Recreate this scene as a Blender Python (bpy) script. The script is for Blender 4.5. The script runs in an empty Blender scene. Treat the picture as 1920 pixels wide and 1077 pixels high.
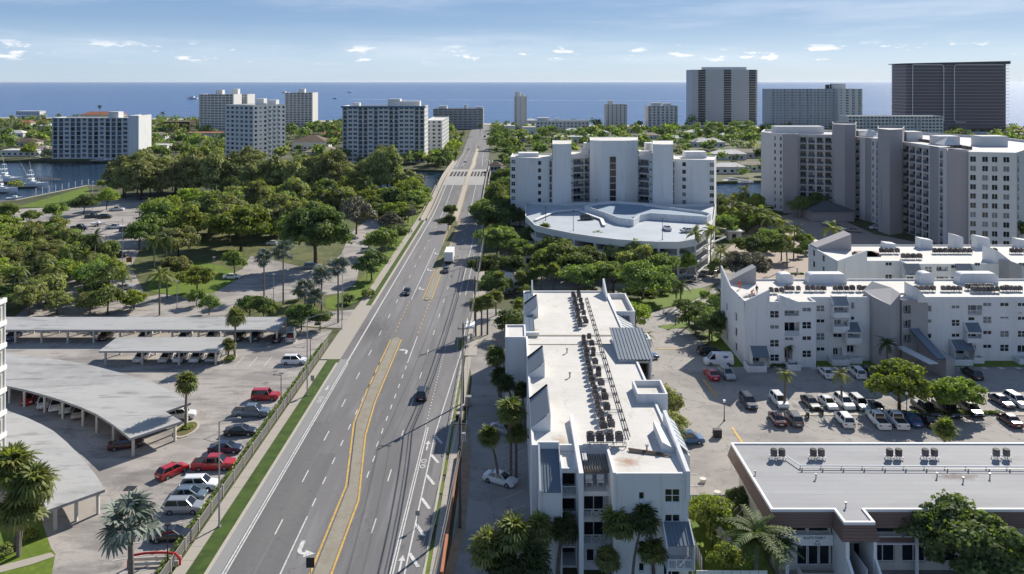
import bpy, math, random
import numpy as np
from mathutils import Vector, Matrix, Euler
R = math.radians
rng = random.Random(7)
SC = bpy.context.scene
COL = SC.collection

# ---------------------------------------------------------------- camera
CX, HY, F, H = 960.0, 153.0, 1450.0, 54.0       # photo: principal column, horizon row, focal px, camera height m
cam_d = bpy.data.cameras.new('camera')
cam = bpy.data.objects.new('camera', cam_d)
COL.objects.link(cam)
cam.location = (0, 0, H)
cam.rotation_euler = (R(90), 0, 0)
cam_d.sensor_width = 36
cam_d.lens = F/1920*36
cam_d.shift_y = (HY-538.5)/1920
cam_d.clip_start = 1
cam_d.clip_end = 120000
SC.camera = cam

# ---------------------------------------------------------------- sky, sun, exposure
SUN_AZ, SUN_EL = R(35), R(34)
world = bpy.data.worlds.new('World'); SC.world = world
world.use_nodes = True
nt = world.node_tree; nt.nodes.clear()
def wn(t, **k):
    n = nt.nodes.new(t)
    for a, b in k.items(): setattr(n, a, b)
    return n
sky = wn('ShaderNodeTexSky', sky_type='NISHITA', sun_disc=False, sun_elevation=SUN_EL, sun_rotation=SUN_AZ,
         altitude=50, air_density=1.0, dust_density=0.35, ozone_density=2.5)
tc = wn('ShaderNodeTexCoord')
sep = wn('ShaderNodeSeparateXYZ')
nt.links.new(tc.outputs['Generated'], sep.inputs[0])
def wmath(op, a, b=None, c=None, clamp=False):
    n = wn('ShaderNodeMath', operation=op, use_clamp=clamp)
    for i, v in enumerate((a, b, c)):
        if v is None: continue
        if isinstance(v, (int, float)): n.inputs[i].default_value = v
        else: nt.links.new(v, n.inputs[i])
    return n.outputs[0]
def wramp(v, pts):
    n = wn('ShaderNodeValToRGB')
    n.color_ramp.interpolation = 'EASE'
    e = n.color_ramp.elements
    e[0].position, e[0].color = pts[0][0], (pts[0][1],)*3+(1,)
    e[1].position, e[1].color = pts[1][0], (pts[1][1],)*3+(1,)
    for p, c in pts[2:]:
        k = e.new(p); k.color = (c, c, c, 1)
    nt.links.new(v, n.inputs[0])
    return n.outputs[0]
# small fair-weather cumulus low over the sea, all the way round, and a thin high veil
az = wmath('ARCTAN2', sep.outputs[0], sep.outputs[1])
cmb = wn('ShaderNodeCombineXYZ')
nt.links.new(wmath('MULTIPLY', az, 26.0), cmb.inputs[0])
nt.links.new(wmath('MULTIPLY', sep.outputs[2], 95.0), cmb.inputs[1])
n1 = wn('ShaderNodeTexNoise'); n1.inputs['Scale'].default_value = .85; n1.inputs['Detail'].default_value = 9; n1.inputs['Roughness'].default_value = .62
nt.links.new(cmb.outputs[0], n1.inputs['Vector'])
cum = wramp(n1.outputs['Fac'], [(.55, 0), (.64, 1)])
band = wramp(sep.outputs[2], [(.022, 0), (.028, 1), (.037, 1), (.050, 0)])
cum = wmath('MULTIPLY', cum, band)
cmb2 = wn('ShaderNodeCombineXYZ')
nt.links.new(wmath('MULTIPLY', az, 3.2), cmb2.inputs[0])
nt.links.new(wmath('MULTIPLY', sep.outputs[2], 30.0), cmb2.inputs[1])
cmb2.inputs[2].default_value = 3.3
n2 = wn('ShaderNodeTexNoise'); n2.inputs['Scale'].default_value = 1.0; n2.inputs['Detail'].default_value = 7; n2.inputs['Roughness'].default_value = .6
nt.links.new(cmb2.outputs[0], n2.inputs['Vector'])
veil = wramp(n2.outputs['Fac'], [(.42, 0), (.75, 1)])
veil = wmath('MULTIPLY', veil, wramp(sep.outputs[2], [(.0, .25), (.05, 1), (.16, .7), (.6, .25)]))
# hazy subtropical air: the clear-sky model blended with a milky blue that thins with height, alike all the way round
grad = wn('ShaderNodeValToRGB'); ge = grad.color_ramp.elements
ge[0].position, ge[0].color = 0.0, (4.7, 5.9, 7.2, 1)
ge[1].position, ge[1].color = 1.0, (1.15, 1.85, 3.3, 1)
for gp_, gc_ in ((.03, (4.3, 5.7, 7.4, 1)), (.075, (2.25, 3.55, 5.7, 1)), (.12, (1.7, 2.9, 5.1, 1)), (.35, (1.4, 2.3, 4.1, 1))):
    k_ = ge.new(gp_); k_.color = gc_
nt.links.new(sep.outputs[2], grad.inputs[0])
tint = wn('ShaderNodeMixRGB', blend_type='MULTIPLY'); tint.inputs[0].default_value = 1; tint.inputs[2].default_value = (.86, .93, 1.06, 1)
nt.links.new(sky.outputs[0], tint.inputs[1])
hsv = wn('ShaderNodeMixRGB'); hsv.inputs[0].default_value = .82
nt.links.new(tint.outputs[0], hsv.inputs[1]); nt.links.new(grad.outputs[0], hsv.inputs[2])
mixv = wn('ShaderNodeMixRGB'); nt.links.new(wmath('MULTIPLY', veil, .34), mixv.inputs[0])
nt.links.new(hsv.outputs[0], mixv.inputs[1]); mixv.inputs[2].default_value = (8.6, 9.0, 9.6, 1)
mixc = wn('ShaderNodeMixRGB'); nt.links.new(wmath('MULTIPLY', cum, .8), mixc.inputs[0])
nt.links.new(mixv.outputs[0], mixc.inputs[1]); mixc.inputs[2].default_value = (10.5, 10.3, 10.2, 1)
bg = wn('ShaderNodeBackground'); bg.inputs[1].default_value = .084
wo = wn('ShaderNodeOutputWorld')
nt.links.new(mixc.outputs[0], bg.inputs[0]); nt.links.new(bg.outputs[0], wo.inputs[0])

sun_d = bpy.data.lights.new('sun', 'SUN'); sun_d.energy = 5.0; sun_d.angle = R(.55); sun_d.color = (1, .94, .84)
sun = bpy.data.objects.new('sun', sun_d); COL.objects.link(sun)
sdir = Vector((math.sin(SUN_AZ)*math.cos(SUN_EL), math.cos(SUN_AZ)*math.cos(SUN_EL), math.sin(SUN_EL)))
sun.rotation_euler = sdir.to_track_quat('Z', 'Y').to_euler()
sun.location = (0, 0, 200)
vs = SC.view_settings
SC.display_settings.display_device = 'sRGB'
vs.view_transform = 'Standard'; vs.look = 'None'; vs.gamma = 1; vs.use_curve_mapping = False
vs.exposure = 0.48
SC.cycles.max_bounces = 6; SC.cycles.transparent_max_bounces = 8
SC.cycles.diffuse_bounces = 3; SC.cycles.glossy_bounces = 2

# ---------------------------------------------------------------- helpers
def G(x, y, z=0.0):
    """photo pixel -> world point on the level z"""
    Y = F*(H-z)/(y-HY)
    return ((x-CX)/F*Y, Y)
def ZA(y, Y):
    return H-(y-HY)*Y/F
def XA(x, Y):
    return (x-CX)/F*Y

class MB:
    def __init__(s): s.v = []; s.f = []; s.m = []
    def add(s, vs, fs, m=0):
        o = len(s.v); s.v += [tuple(v) for v in vs]
        s.f += [tuple(i+o for i in f) for f in fs]; s.m += [m]*len(fs)
    def quad(s, a, b, c, d, m=0): s.add((a, b, c, d), ((0, 1, 2, 3),), m)
    def tri(s, a, b, c, m=0): s.add((a, b, c), ((0, 1, 2),), m)
    def box(s, x0, y0, z0, x1, y1, z1, m=0):
        s.add([(x0,y0,z0),(x1,y0,z0),(x1,y1,z0),(x0,y1,z0),(x0,y0,z1),(x1,y0,z1),(x1,y1,z1),(x0,y1,z1)],
              [(0,3,2,1),(4,5,6,7),(0,1,5,4),(1,2,6,5),(2,3,7,6),(3,0,4,7)], m)
    def obox(s, c, sx, sy, sz, ang=0, m=0):
        ca, sa = math.cos(ang), math.sin(ang); o = []
        for z in (0, sz):
            for x, y in ((-sx/2,-sy/2),(sx/2,-sy/2),(sx/2,sy/2),(-sx/2,sy/2)):
                o.append((c[0]+x*ca-y*sa, c[1]+x*sa+y*ca, c[2]+z))
        s.add(o, [(0,3,2,1),(4,5,6,7),(0,1,5,4),(1,2,6,5),(2,3,7,6),(3,0,4,7)], m)
    def prism(s, poly, z0, z1, m=0, mtop=None):
        n = len(poly)
        if sum(poly[i][0]*poly[(i+1)%n][1]-poly[(i+1)%n][0]*poly[i][1] for i in range(n)) < 0: poly = poly[::-1]
        zb = z0 if hasattr(z0, '__len__') else [z0]*n
        zt = z1 if hasattr(z1, '__len__') else [z1]*n
        vs = [(p[0], p[1], zb[i]) for i, p in enumerate(poly)]+[(p[0], p[1], zt[i]) for i, p in enumerate(poly)]
        s.add(vs, [(i, (i+1)%n, (i+1)%n+n, i+n) for i in range(n)]+[tuple(range(n-1, -1, -1))], m)
        s.add([vs[n+i] for i in range(n)], [tuple(range(n))], m if mtop is None else mtop)
    def tube(s, p0, p1, r0, r1=None, n=8, m=0, cap=True):
        r1 = r0 if r1 is None else r1
        a, b = Vector(p0), Vector(p1); d = (b-a)
        if d.length < 1e-6: return
        q = d.to_track_quat('Z', 'Y'); vs = []
        for c, r in ((a, r0), (b, r1)):
            for i in range(n):
                t = 2*math.pi*i/n
                vs.append(c+q@Vector((r*math.cos(t), r*math.sin(t), 0)))
        fs = [(i, (i+1)%n, (i+1)%n+n, i+n) for i in range(n)]
        if cap: fs += [tuple(range(n-1, -1, -1)), tuple(range(n, 2*n))]
        s.add(vs, fs, m)
    def bar(s, a, b, w, h=None, m=0):
        h = w if h is None else h
        a, b = Vector(a), Vector(b); d = b-a; q = d.to_track_quat('Z', 'Y'); L = d.length; vs = []
        for z in (0, L):
            for x, y in ((-w/2,-h/2),(w/2,-h/2),(w/2,h/2),(-w/2,h/2)): vs.append(a+q@Vector((x, y, z)))
        s.add(vs, [(0,3,2,1),(4,5,6,7),(0,1,5,4),(1,2,6,5),(2,3,7,6),(3,0,4,7)], m)
    def mesh(s, name, mats, smooth=False):
        me = bpy.data.meshes.new(name)
        me.from_pydata(s.v, [], s.f)
        for mm in (mats if isinstance(mats, (list, tuple)) else [mats]): me.materials.append(mm)
        if len(me.polygons) and any(s.m): me.polygons.foreach_set('material_index', s.m)
        if smooth: me.polygons.foreach_set('use_smooth', [True]*len(me.polygons))
        me.update(); return me
    def build(s, name, mats, parent=None, loc=(0,0,0), smooth=False, rz=0):
        return link(name, s.mesh(name, mats, smooth), parent, loc, rz)

def link(name, me, parent=None, loc=(0,0,0), rz=0, rot=None, scale=None):
    o = bpy.data.objects.new(name, me); COL.objects.link(o)
    o.location = loc
    if rot is not None: o.rotation_euler = rot
    elif rz: o.rotation_euler = (0, 0, rz)
    if scale is not None: o.scale = scale
    if parent is not None: o.parent = parent
    return o
LABELS = {}
def tag(o, label, cat, group=None):
    o['label'] = label; o['category'] = cat
    if group: o['group'] = group
    LABELS.setdefault(label, []).append(o)
    return o
def thing(name, label, cat, loc=(0,0,0), rz=0, group=None, scale=None):
    return tag(link(name, None, None, loc, rz, scale=scale), label, cat, group)
def struct(name, mb, mats, loc=(0,0,0)):
    o = mb.build(name, mats, None, loc); o['kind'] = 'structure'; return o
CH = {}
def children_of(o):
    return [c for c in ALLKIDS.get(o.name, [])]
def copy_tree(o, kids, parent=None):
    c = o.copy(); COL.objects.link(c); c.parent = parent
    for ch in kids(o): copy_tree(ch, kids, c)
    return c
def dup(root, loc, rz=0, label=None, group=None, scale=None):
    c = copy_tree(root, lambda o: KIDS.get(o.name, []))
    c.location = loc; c.rotation_euler = (0, 0, rz)
    if scale is not None: c.scale = scale
    if label: c['label'] = label
    if group: c['group'] = group
    return c
KIDS = {}
def freeze(root):
    """remember the children of a prototype so that it can be copied"""
    for o in bpy.data.objects:
        if o.parent is not None:
            l = KIDS.setdefault(o.parent.name, [])
            if o not in l: l.append(o)

ORDW = 'first second third fourth fifth sixth seventh eighth ninth tenth eleventh twelfth thirteenth fourteenth fifteenth sixteenth seventeenth eighteenth nineteenth twentieth'.split()
def ordw(i):
    if i < 20: return ORDW[i]
    t_, u_ = divmod(i+1, 10); T_ = ['', '', 'twenty', 'thirty', 'forty', 'fifty', 'sixty'][t_]
    return (T_+'-'+ORDW[u_-1]) if u_ else T_[:-1]+'ieth'
def number(objs, fmt, key=lambda o: o.location.x/max(1, o.location.y)):
    for i, o in enumerate(sorted(objs, key=key)): o['label'] = fmt % ordw(i)
# ---------------------------------------------------------------- materials
MATS = {}
def M(name, col, rough=.8, col2=None, scale=.5, var=1.0, bump=0.0, bscale=20, metal=0, spec=.3, detail=6, coat=0, thr=(.35, .65), island=0, objrand=0):
    if name in MATS: return MATS[name]
    m = bpy.data.materials.new(name); m.use_nodes = True
    n = m.node_tree; b = n.nodes['Principled BSDF']
    b.inputs['Roughness'].default_value = rough; b.inputs['Metallic'].default_value = metal
    b.inputs['Specular IOR Level'].default_value = spec
    if coat: b.inputs['Coat Weight'].default_value = coat; b.inputs['Coat Roughness'].default_value = .05
    b.inputs['Base Color'].default_value = (*col, 1)
    def N(t): return n.nodes.new(t)
    geo = N('ShaderNodeNewGeometry')
    src = None
    if col2 is not None:
        no = N('ShaderNodeTexNoise'); no.inputs['Scale'].default_value = scale; no.inputs['Detail'].default_value = detail
        no.inputs['Roughness'].default_value = .65
        n.links.new(geo.outputs['Position'], no.inputs['Vector'])
        r = N('ShaderNodeMapRange'); r.inputs[1].default_value = thr[0]; r.inputs[2].default_value = thr[1]
        n.links.new(no.outputs['Fac'], r.inputs[0])
        mx = N('ShaderNodeMixRGB'); mx.inputs[1].default_value = (*col, 1); mx.inputs[2].default_value = (*col2, 1)
        n.links.new(r.outputs[0], mx.inputs[0]); src = mx.outputs[0]
        n.links.new(src, b.inputs['Base Color'])
    if island or objrand:
        v = None
        if island:
            mr = N('ShaderNodeMapRange'); mr.inputs[3].default_value = 1-island; mr.inputs[4].default_value = 1+island
            n.links.new(geo.outputs['Random Per Island'], mr.inputs[0]); v = mr.outputs[0]
        if objrand:
            oi = N('ShaderNodeObjectInfo')
            mr = N('ShaderNodeMapRange'); mr.inputs[3].default_value = 1-objrand; mr.inputs[4].default_value = 1+objrand
            n.links.new(oi.outputs['Random'], mr.inputs[0])
            if v is None: v = mr.outputs[0]
            else:
                mu = N('ShaderNodeMath'); mu.operation = 'MULTIPLY'
                n.links.new(v, mu.inputs[0]); n.links.new(mr.outputs[0], mu.inputs[1]); v = mu.outputs[0]
        h = N('ShaderNodeHueSaturation')
        if src is None: h.inputs['Color'].default_value = (*col, 1)
        else: n.links.new(src, h.inputs['Color'])
        n.links.new(v, h.inputs['Value']); src = h.outputs[0]
        n.links.new(src, b.inputs['Base Color'])
    if bump:
        nb = N('ShaderNodeTexNoise'); nb.inputs['Scale'].default_value = bscale; nb.inputs['Detail'].default_value = 4
        n.links.new(geo.outputs['Position'], nb.inputs['Vector'])
        bp = N('ShaderNodeBump'); bp.inputs['Strength'].default_value = bump; bp.inputs['Distance'].default_value = .1
        n.links.new(nb.outputs['Fac'], bp.inputs['Height']); n.links.new(bp.outputs[0], b.inputs['Normal'])
    MATS[name] = m
    return m
def layered(name, base, layers, rough=.85, bump=.0, bscale=30, spec=.25, spots=(), cracks=None, seams=None):
    """base colour with stacked noise layers: (colour, scale, lo, hi, strength, (sx, sy, sz) stretch)"""
    m = bpy.data.materials.new(name); m.use_nodes = True
    n = m.node_tree; b = n.nodes['Principled BSDF']
    b.inputs['Roughness'].default_value = rough; b.inputs['Specular IOR Level'].default_value = spec
    geo = n.nodes.new('ShaderNodeNewGeometry')
    rgb = n.nodes.new('ShaderNodeRGB'); rgb.outputs[0].default_value = (*base, 1); src = rgb.outputs[0]
    for i, (c, sc, lo, hi, st, stre) in enumerate(layers):
        mp = n.nodes.new('ShaderNodeMapping'); mp.inputs['Scale'].default_value = stre; mp.inputs['Location'].default_value = (i*13.7, i*7.1, 0)
        n.links.new(geo.outputs['Position'], mp.inputs['Vector'])
        no = n.nodes.new('ShaderNodeTexNoise'); no.inputs['Scale'].default_value = sc; no.inputs['Detail'].default_value = 8; no.inputs['Roughness'].default_value = .6
        n.links.new(mp.outputs[0], no.inputs['Vector'])
        r = n.nodes.new('ShaderNodeMapRange'); r.inputs[1].default_value = lo; r.inputs[2].default_value = hi; r.inputs[4].default_value = st
        n.links.new(no.outputs['Fac'], r.inputs[0])
        mx = n.nodes.new('ShaderNodeMixRGB'); mx.inputs[2].default_value = (*c, 1)
        n.links.new(r.outputs[0], mx.inputs[0]); n.links.new(src, mx.inputs[1]); src = mx.outputs[0]
    if cracks:
        no = n.nodes.new('ShaderNodeTexNoise'); no.inputs['Scale'].default_value = .5; no.inputs['Detail'].default_value = 5; n.links.new(geo.outputs['Position'], no.inputs['Vector'])
        ma = n.nodes.new('ShaderNodeVectorMath'); ma.operation = 'MULTIPLY_ADD'; ma.inputs[1].default_value = (3.5, 3.5, 0)
        n.links.new(no.outputs['Color'], ma.inputs[0]); n.links.new(geo.outputs['Position'], ma.inputs[2])
        fl = n.nodes.new('ShaderNodeVectorMath'); fl.operation = 'MULTIPLY'; fl.inputs[1].default_value = (1, 1, 0); n.links.new(ma.outputs[0], fl.inputs[0])
        vo = n.nodes.new('ShaderNodeTexVoronoi'); vo.feature = 'DISTANCE_TO_EDGE'; vo.inputs['Scale'].default_value = cracks[0]; n.links.new(fl.outputs[0], vo.inputs['Vector'])
        r = n.nodes.new('ShaderNodeMapRange'); r.inputs[1].default_value = cracks[1]; r.inputs[2].default_value = 0; r.inputs[4].default_value = cracks[2]; n.links.new(vo.outputs['Distance'], r.inputs[0])
        mx = n.nodes.new('ShaderNodeMixRGB'); mx.inputs[2].default_value = (*cracks[3], 1); n.links.new(r.outputs[0], mx.inputs[0]); n.links.new(src, mx.inputs[1]); src = mx.outputs[0]
    if seams:
        br_ = n.nodes.new('ShaderNodeTexBrick'); br_.inputs['Scale'].default_value = 1; br_.inputs['Brick Width'].default_value = seams[0]; br_.inputs['Row Height'].default_value = seams[1]; br_.inputs['Mortar Size'].default_value = seams[2]; br_.inputs['Mortar Smooth'].default_value = .3
        br_.inputs['Color1'].default_value = (1, 1, 1, 1); br_.inputs['Color2'].default_value = (seams[4],)*3+(1,); br_.inputs['Mortar'].default_value = (seams[3],)*3+(1,)
        n.links.new(geo.outputs['Position'], br_.inputs['Vector'])
        mx = n.nodes.new('ShaderNodeMixRGB'); mx.blend_type = 'MULTIPLY'; mx.inputs[0].default_value = 1; n.links.new(src, mx.inputs[1]); n.links.new(br_.outputs[0], mx.inputs[2]); src = mx.outputs[0]
    for (cx_, cy_, rx_, ry_, c, st) in spots:
        mp = n.nodes.new('ShaderNodeMapping'); mp.vector_type = 'POINT'; mp.inputs['Location'].default_value = (-cx_/rx_, -cy_/ry_, 0); mp.inputs['Scale'].default_value = (1/rx_, 1/ry_, 0)
        n.links.new(geo.outputs['Position'], mp.inputs['Vector'])
        ln = n.nodes.new('ShaderNodeVectorMath'); ln.operation = 'LENGTH'; n.links.new(mp.outputs[0], ln.inputs[0])
        no = n.nodes.new('ShaderNodeTexNoise'); no.inputs['Scale'].default_value = 1.6; no.inputs['Detail'].default_value = 8; n.links.new(geo.outputs['Position'], no.inputs['Vector'])
        ad = n.nodes.new('ShaderNodeMath'); ad.operation = 'MULTIPLY_ADD'; n.links.new(no.outputs['Fac'], ad.inputs[0]); ad.inputs[1].default_value = 1.6; n.links.new(ln.outputs['Value'], ad.inputs[2])
        r = n.nodes.new('ShaderNodeMapRange'); r.inputs[1].default_value = 1.75; r.inputs[2].default_value = 1.0; r.inputs[3].default_value = 0; r.inputs[4].default_value = st; n.links.new(ad.outputs[0], r.inputs[0])
        mx = n.nodes.new('ShaderNodeMixRGB'); mx.inputs[2].default_value = (*c, 1)
        n.links.new(r.outputs[0], mx.inputs[0]); n.links.new(src, mx.inputs[1]); src = mx.outputs[0]
    n.links.new(src, b.inputs['Base Color'])
    if bump:
        nb = n.nodes.new('ShaderNodeTexNoise'); nb.inputs['Scale'].default_value = bscale
        n.links.new(geo.outputs['Position'], nb.inputs['Vector'])
        bp = n.nodes.new('ShaderNodeBump'); bp.inputs['Strength'].default_value = bump; bp.inputs['Distance'].default_value = .05
        n.links.new(nb.outputs['Fac'], bp.inputs['Height']); n.links.new(bp.outputs[0], b.inputs['Normal'])
    MATS[name] = m
    return m
def leafmat(name, c1, c2, scale=.35, trans=.42, island=.4, objrand=.26):
    m = bpy.data.materials.new(name); m.use_nodes = True
    n = m.node_tree; n.nodes.clear()
    def N(t): return n.nodes.new(t)
    geo = N('ShaderNodeNewGeometry'); oi = N('ShaderNodeObjectInfo')
    no = N('ShaderNodeTexNoise'); no.inputs['Scale'].default_value = scale; no.inputs['Detail'].default_value = 3
    n.links.new(geo.outputs['Position'], no.inputs['Vector'])
    r = N('ShaderNodeMapRange'); r.inputs[1].default_value = .38; r.inputs[2].default_value = .62
    n.links.new(no.outputs['Fac'], r.inputs[0])
    mx = N('ShaderNodeMixRGB'); mx.inputs[1].default_value = (*c1, 1); mx.inputs[2].default_value = (*c2, 1)
    n.links.new(r.outputs[0], mx.inputs[0])
    a = N('ShaderNodeMapRange'); a.inputs[3].default_value = 1-island; a.inputs[4].default_value = 1+island
    n.links.new(geo.outputs['Random Per Island'], a.inputs[0])
    c = N('ShaderNodeMapRange'); c.inputs[3].default_value = 1-objrand; c.inputs[4].default_value = 1+objrand
    n.links.new(oi.outputs['Random'], c.inputs[0])
    mu = N('ShaderNodeMath'); mu.operation = 'MULTIPLY'; n.links.new(a.outputs[0], mu.inputs[0]); n.links.new(c.outputs[0], mu.inputs[1])
    h = N('ShaderNodeHueSaturation'); n.links.new(mx.outputs[0], h.inputs['Color']); n.links.new(mu.outputs[0], h.inputs['Value'])
    hh = N('ShaderNodeMapRange'); hh.inputs[3].default_value = .488; hh.inputs[4].default_value = .515
    n.links.new(oi.outputs['Random'], hh.inputs[0]); n.links.new(hh.outputs[0], h.inputs['Hue'])
    d = N('ShaderNodeBsdfDiffuse'); t = N('ShaderNodeBsdfTranslucent'); g = N('ShaderNodeBsdfGlossy')
    g.inputs['Roughness'].default_value = .6
    tcx = N('ShaderNodeMixRGB'); tcx.blend_type = 'MULTIPLY'; tcx.inputs[0].default_value = 1; tcx.inputs[2].default_value = (1.35, 1.5, .55, 1)
    n.links.new(h.outputs[0], d.inputs[0]); n.links.new(h.outputs[0], tcx.inputs[1]); n.links.new(tcx.outputs[0], t.inputs[0])
    m1 = N('ShaderNodeMixShader'); m1.inputs[0].default_value = trans
    n.links.new(d.outputs[0], m1.inputs[1]); n.links.new(t.outputs[0], m1.inputs[2])
    m2 = N('ShaderNodeMixShader'); m2.inputs[0].default_value = .03
    n.links.new(m1.outputs[0], m2.inputs[1]); n.links.new(g.outputs[0], m2.inputs[2])
    o = N('ShaderNodeOutputMaterial'); n.links.new(m2.outputs[0], o.inputs[0])
    MATS[name] = m
    return m
def watermat(name, col, rough, s1, s2, strength, dist=1.0, spec=.5, stretch=(1,1,1)):
    m = bpy.data.materials.new(name); m.use_nodes = True
    n = m.node_tree; b = n.nodes['Principled BSDF']
    b.inputs['Base Color'].default_value = (*col, 1); b.inputs['Roughness'].default_value = rough
    b.inputs['IOR'].default_value = 1.33; b.inputs['Specular IOR Level'].default_value = spec
    geo = n.nodes.new('ShaderNodeNewGeometry')
    mp = n.nodes.new('ShaderNodeMapping'); mp.inputs['Scale'].default_value = stretch
    n.links.new(geo.outputs['Position'], mp.inputs['Vector'])
    prev = None
    for sc, st, ds in ((s1, strength, dist), (s2, strength*.7, dist*4)):
        no = n.nodes.new('ShaderNodeTexNoise'); no.inputs['Scale'].default_value = sc; no.inputs['Detail'].default_value = 4
        n.links.new(mp.outputs[0], no.inputs['Vector'])
        bp = n.nodes.new('ShaderNodeBump'); bp.inputs['Strength'].default_value = st; bp.inputs['Distance'].default_value = ds
        n.links.new(no.outputs['Fac'], bp.inputs['Height'])
        if prev: n.links.new(prev, bp.inputs['Normal'])
        prev = bp.outputs[0]
    n.links.new(prev, b.inputs['Normal'])
    MATS[name] = m
    return m

ASPH = layered('road_asphalt', (.19, .183, .183), [((.135,.13,.132), .05, .42, .62, .9, (1,.12,1)), ((.265,.26,.258), .4, .5, .72, .5, (1,.1,1)), ((.10,.10,.10), .9, .56, .70, .6, (1,.04,1)), ((.24,.235,.23), 6, .5, .8, .25, (1,1,1)), ((.09,.09,.09), .35, .66, .70, .5, (1,.3,1))], spots=[(-29.8, 168, 5, 11, (.09,.088,.09), .75), (-26.5, 158, 2, 9, (.1,.1,.1), .6), (-24.5, 196, 1.2, 5, (.1,.1,.1), .5), (-16, 150, 1.4, 22, (.11,.11,.11), .5), (-30, 86, 2.5, 9, (.1,.1,.1), .4)], cracks=(.07, .004, .45, (.07,.07,.07)), bump=.15, bscale=25)
ASPH2 = layered('patched_asphalt', (.135, .13, .13), [((.17,.165,.16), .3, .4, .7, .6, (1,.15,1)), ((.1,.1,.1), 1.2, .5, .7, .5, (1,1,1))])
ASPHL = layered('shoulder_asphalt', (.26, .255, .25), [((.21,.205,.2), .3, .4, .7, .6, (1,.1,1)), ((.3,.3,.3), 4, .5, .7, .3, (1,1,1))])
LOT = layered('lot_pavement', (.34, .31, .285), [((.385,.35,.32), .06, .42, .58, .8, (1,1,1)), ((.29,.265,.245), 3.0, .48, .62, .4, (1,1,1)), ((.20,.185,.175), .13, .49, .60, .75, (.5,1,1)), ((.165,.155,.15), .36, .52, .62, .6, (.35,1.2,1)), ((.11,.105,.10), 1.1, .63, .70, .5, (.5,1,1))], bump=.1, cracks=(.13, .009, .4, (.12,.11,.105)), spots=[(-44, 86+i*5.8, .9, 1.2, (.08,.078,.075), .6) for i in range(12)]+[(-52, 104, 2.5, 4, (.14,.13,.125), .6), (-58, 118, 4, 2, (.14,.13,.125), .6)])
LOT2 = layered('lot_pavement_right', (.295, .272, .25), [((.345,.318,.29), .07, .42, .58, .8, (1,1,1)), ((.26,.24,.22), 3.0, .48, .62, .4, (1,1,1)), ((.20,.185,.175), .12, .49, .60, .65, (.6,1,1)), ((.15,.14,.135), .6, .57, .66, .5, (1,1,1)), ((.09,.085,.08), 1.8, .66, .71, .5, (1,1,1))], cracks=(.10, .009, .5, (.09,.085,.08)), spots=[(46+i*5.8, 122, .9, 1.3, (.07,.068,.065), .6) for i in range(9)]+[(47+i*5.8, 128.6, .9, 1.3, (.07,.068,.065), .6) for i in range(9)])
SIDEW = layered('sidewalk_concrete', (.36, .325, .28), [((.34,.31,.27), .5, .45, .7, .6, (1,1,1)), ((.41,.38,.33), 3, .5, .7, .4, (1,1,1))])
CURB = layered('curb_concrete', (.42, .385, .32), [((.38,.34,.28), 1.2, .45, .7, .7, (1,1,1))])
MEDC = layered('median_concrete', (.27, .245, .20), [((.22,.19,.14), .6, .42, .7, .8, (1,1,1)), ((.38,.34,.26), 3, .55, .7, .5, (1,1,1))])
GRASS = layered('lawn_grass', (.115, .17, .018), [((.075,.125,.014), .25, .4, .65, .8, (1,1,1)), ((.21,.24,.04), 1.3, .5, .72, .6, (1,1,1)), ((.2,.19,.07), .12, .62, .75, .4, (1,1,1))], bump=.5, bscale=8)
GRASSV = layered('verge_grass', (.055, .095, .014), [((.03,.058,.01), .5, .42, .6, .8, (1,1,1)), ((.09,.125,.02), 1.6, .55, .72, .5, (1,1,1))], bump=.5, bscale=8)
GRASSD = layered('dry_grass', (.12, .125, .045), [((.055,.075,.02), .12, .4, .62, .9, (1,1,1)), ((.2,.17,.1), .5, .5, .7, .7, (1,1,1))], bump=.4, bscale=6)
GROUND = layered('ground_soil', (.085, .09, .04), [((.04,.055,.018), .03, .4, .6, .9, (1,1,1)), ((.2,.17,.12), .09, .55, .7, .6, (1,1,1))])
SAND = M('beach_sand', (.55,.47,.35), .9, (.45,.38,.28), .2)
PLAZA = layered('plaza_paving', (.33, .265, .22), [((.33,.27,.23), .3, .42, .66, .7, (1,1,1)), ((.38,.31,.26), 2, .5, .7, .5, (1,1,1))])
WPAINT = M('road_paint_white', (.60,.59,.57), .7, (.32,.31,.30), 3, thr=(.46,.7))
YPAINT = M('road_paint_yellow', (.62,.38,.07), .7, (.34,.24,.1), 2.5, thr=(.42,.66))
OCEAN = watermat('ocean_water', (.006,.055,.19), .20, .09, .011, .8, 1.6, spec=.22)
CANAL = watermat('canal_water', (.012,.035,.07), .12, .8, .12, .45, .5)
WHITE = layered('white_stucco', (.70,.70,.695), [((.56,.555,.54), .3, .5, .72, .55, (1,1,.18)), ((.46,.45,.43), 1.1, .56, .70, .5, (1,1,.07)), ((.42,.40,.36), .35, .64, .74, .4, (1,1,.3)), ((.74,.74,.735), 2, .5, .7, .4, (1,1,1))], rough=.9, bump=.1, bscale=15)
WHITE2 = layered('ivory_stucco', (.63,.625,.605), [((.6,.59,.57), .2, .48, .75, .5, (1,1,.3))], rough=.9)
GRAYST = layered('grey_stucco', (.36,.35,.35), [((.31,.3,.3), .2, .45, .7, .6, (1,1,.3))], rough=.9)
BEIGE = layered('warm_grey_stucco', (.66,.625,.61), [((.53,.50,.50), .15, .45, .7, .5, (1,1,.3))], rough=.9)
TAUPE = layered('taupe_stucco', (.39,.36,.36), [((.33,.305,.305), .2, .45, .7, .5, (1,1,.3))], rough=.9)
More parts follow.
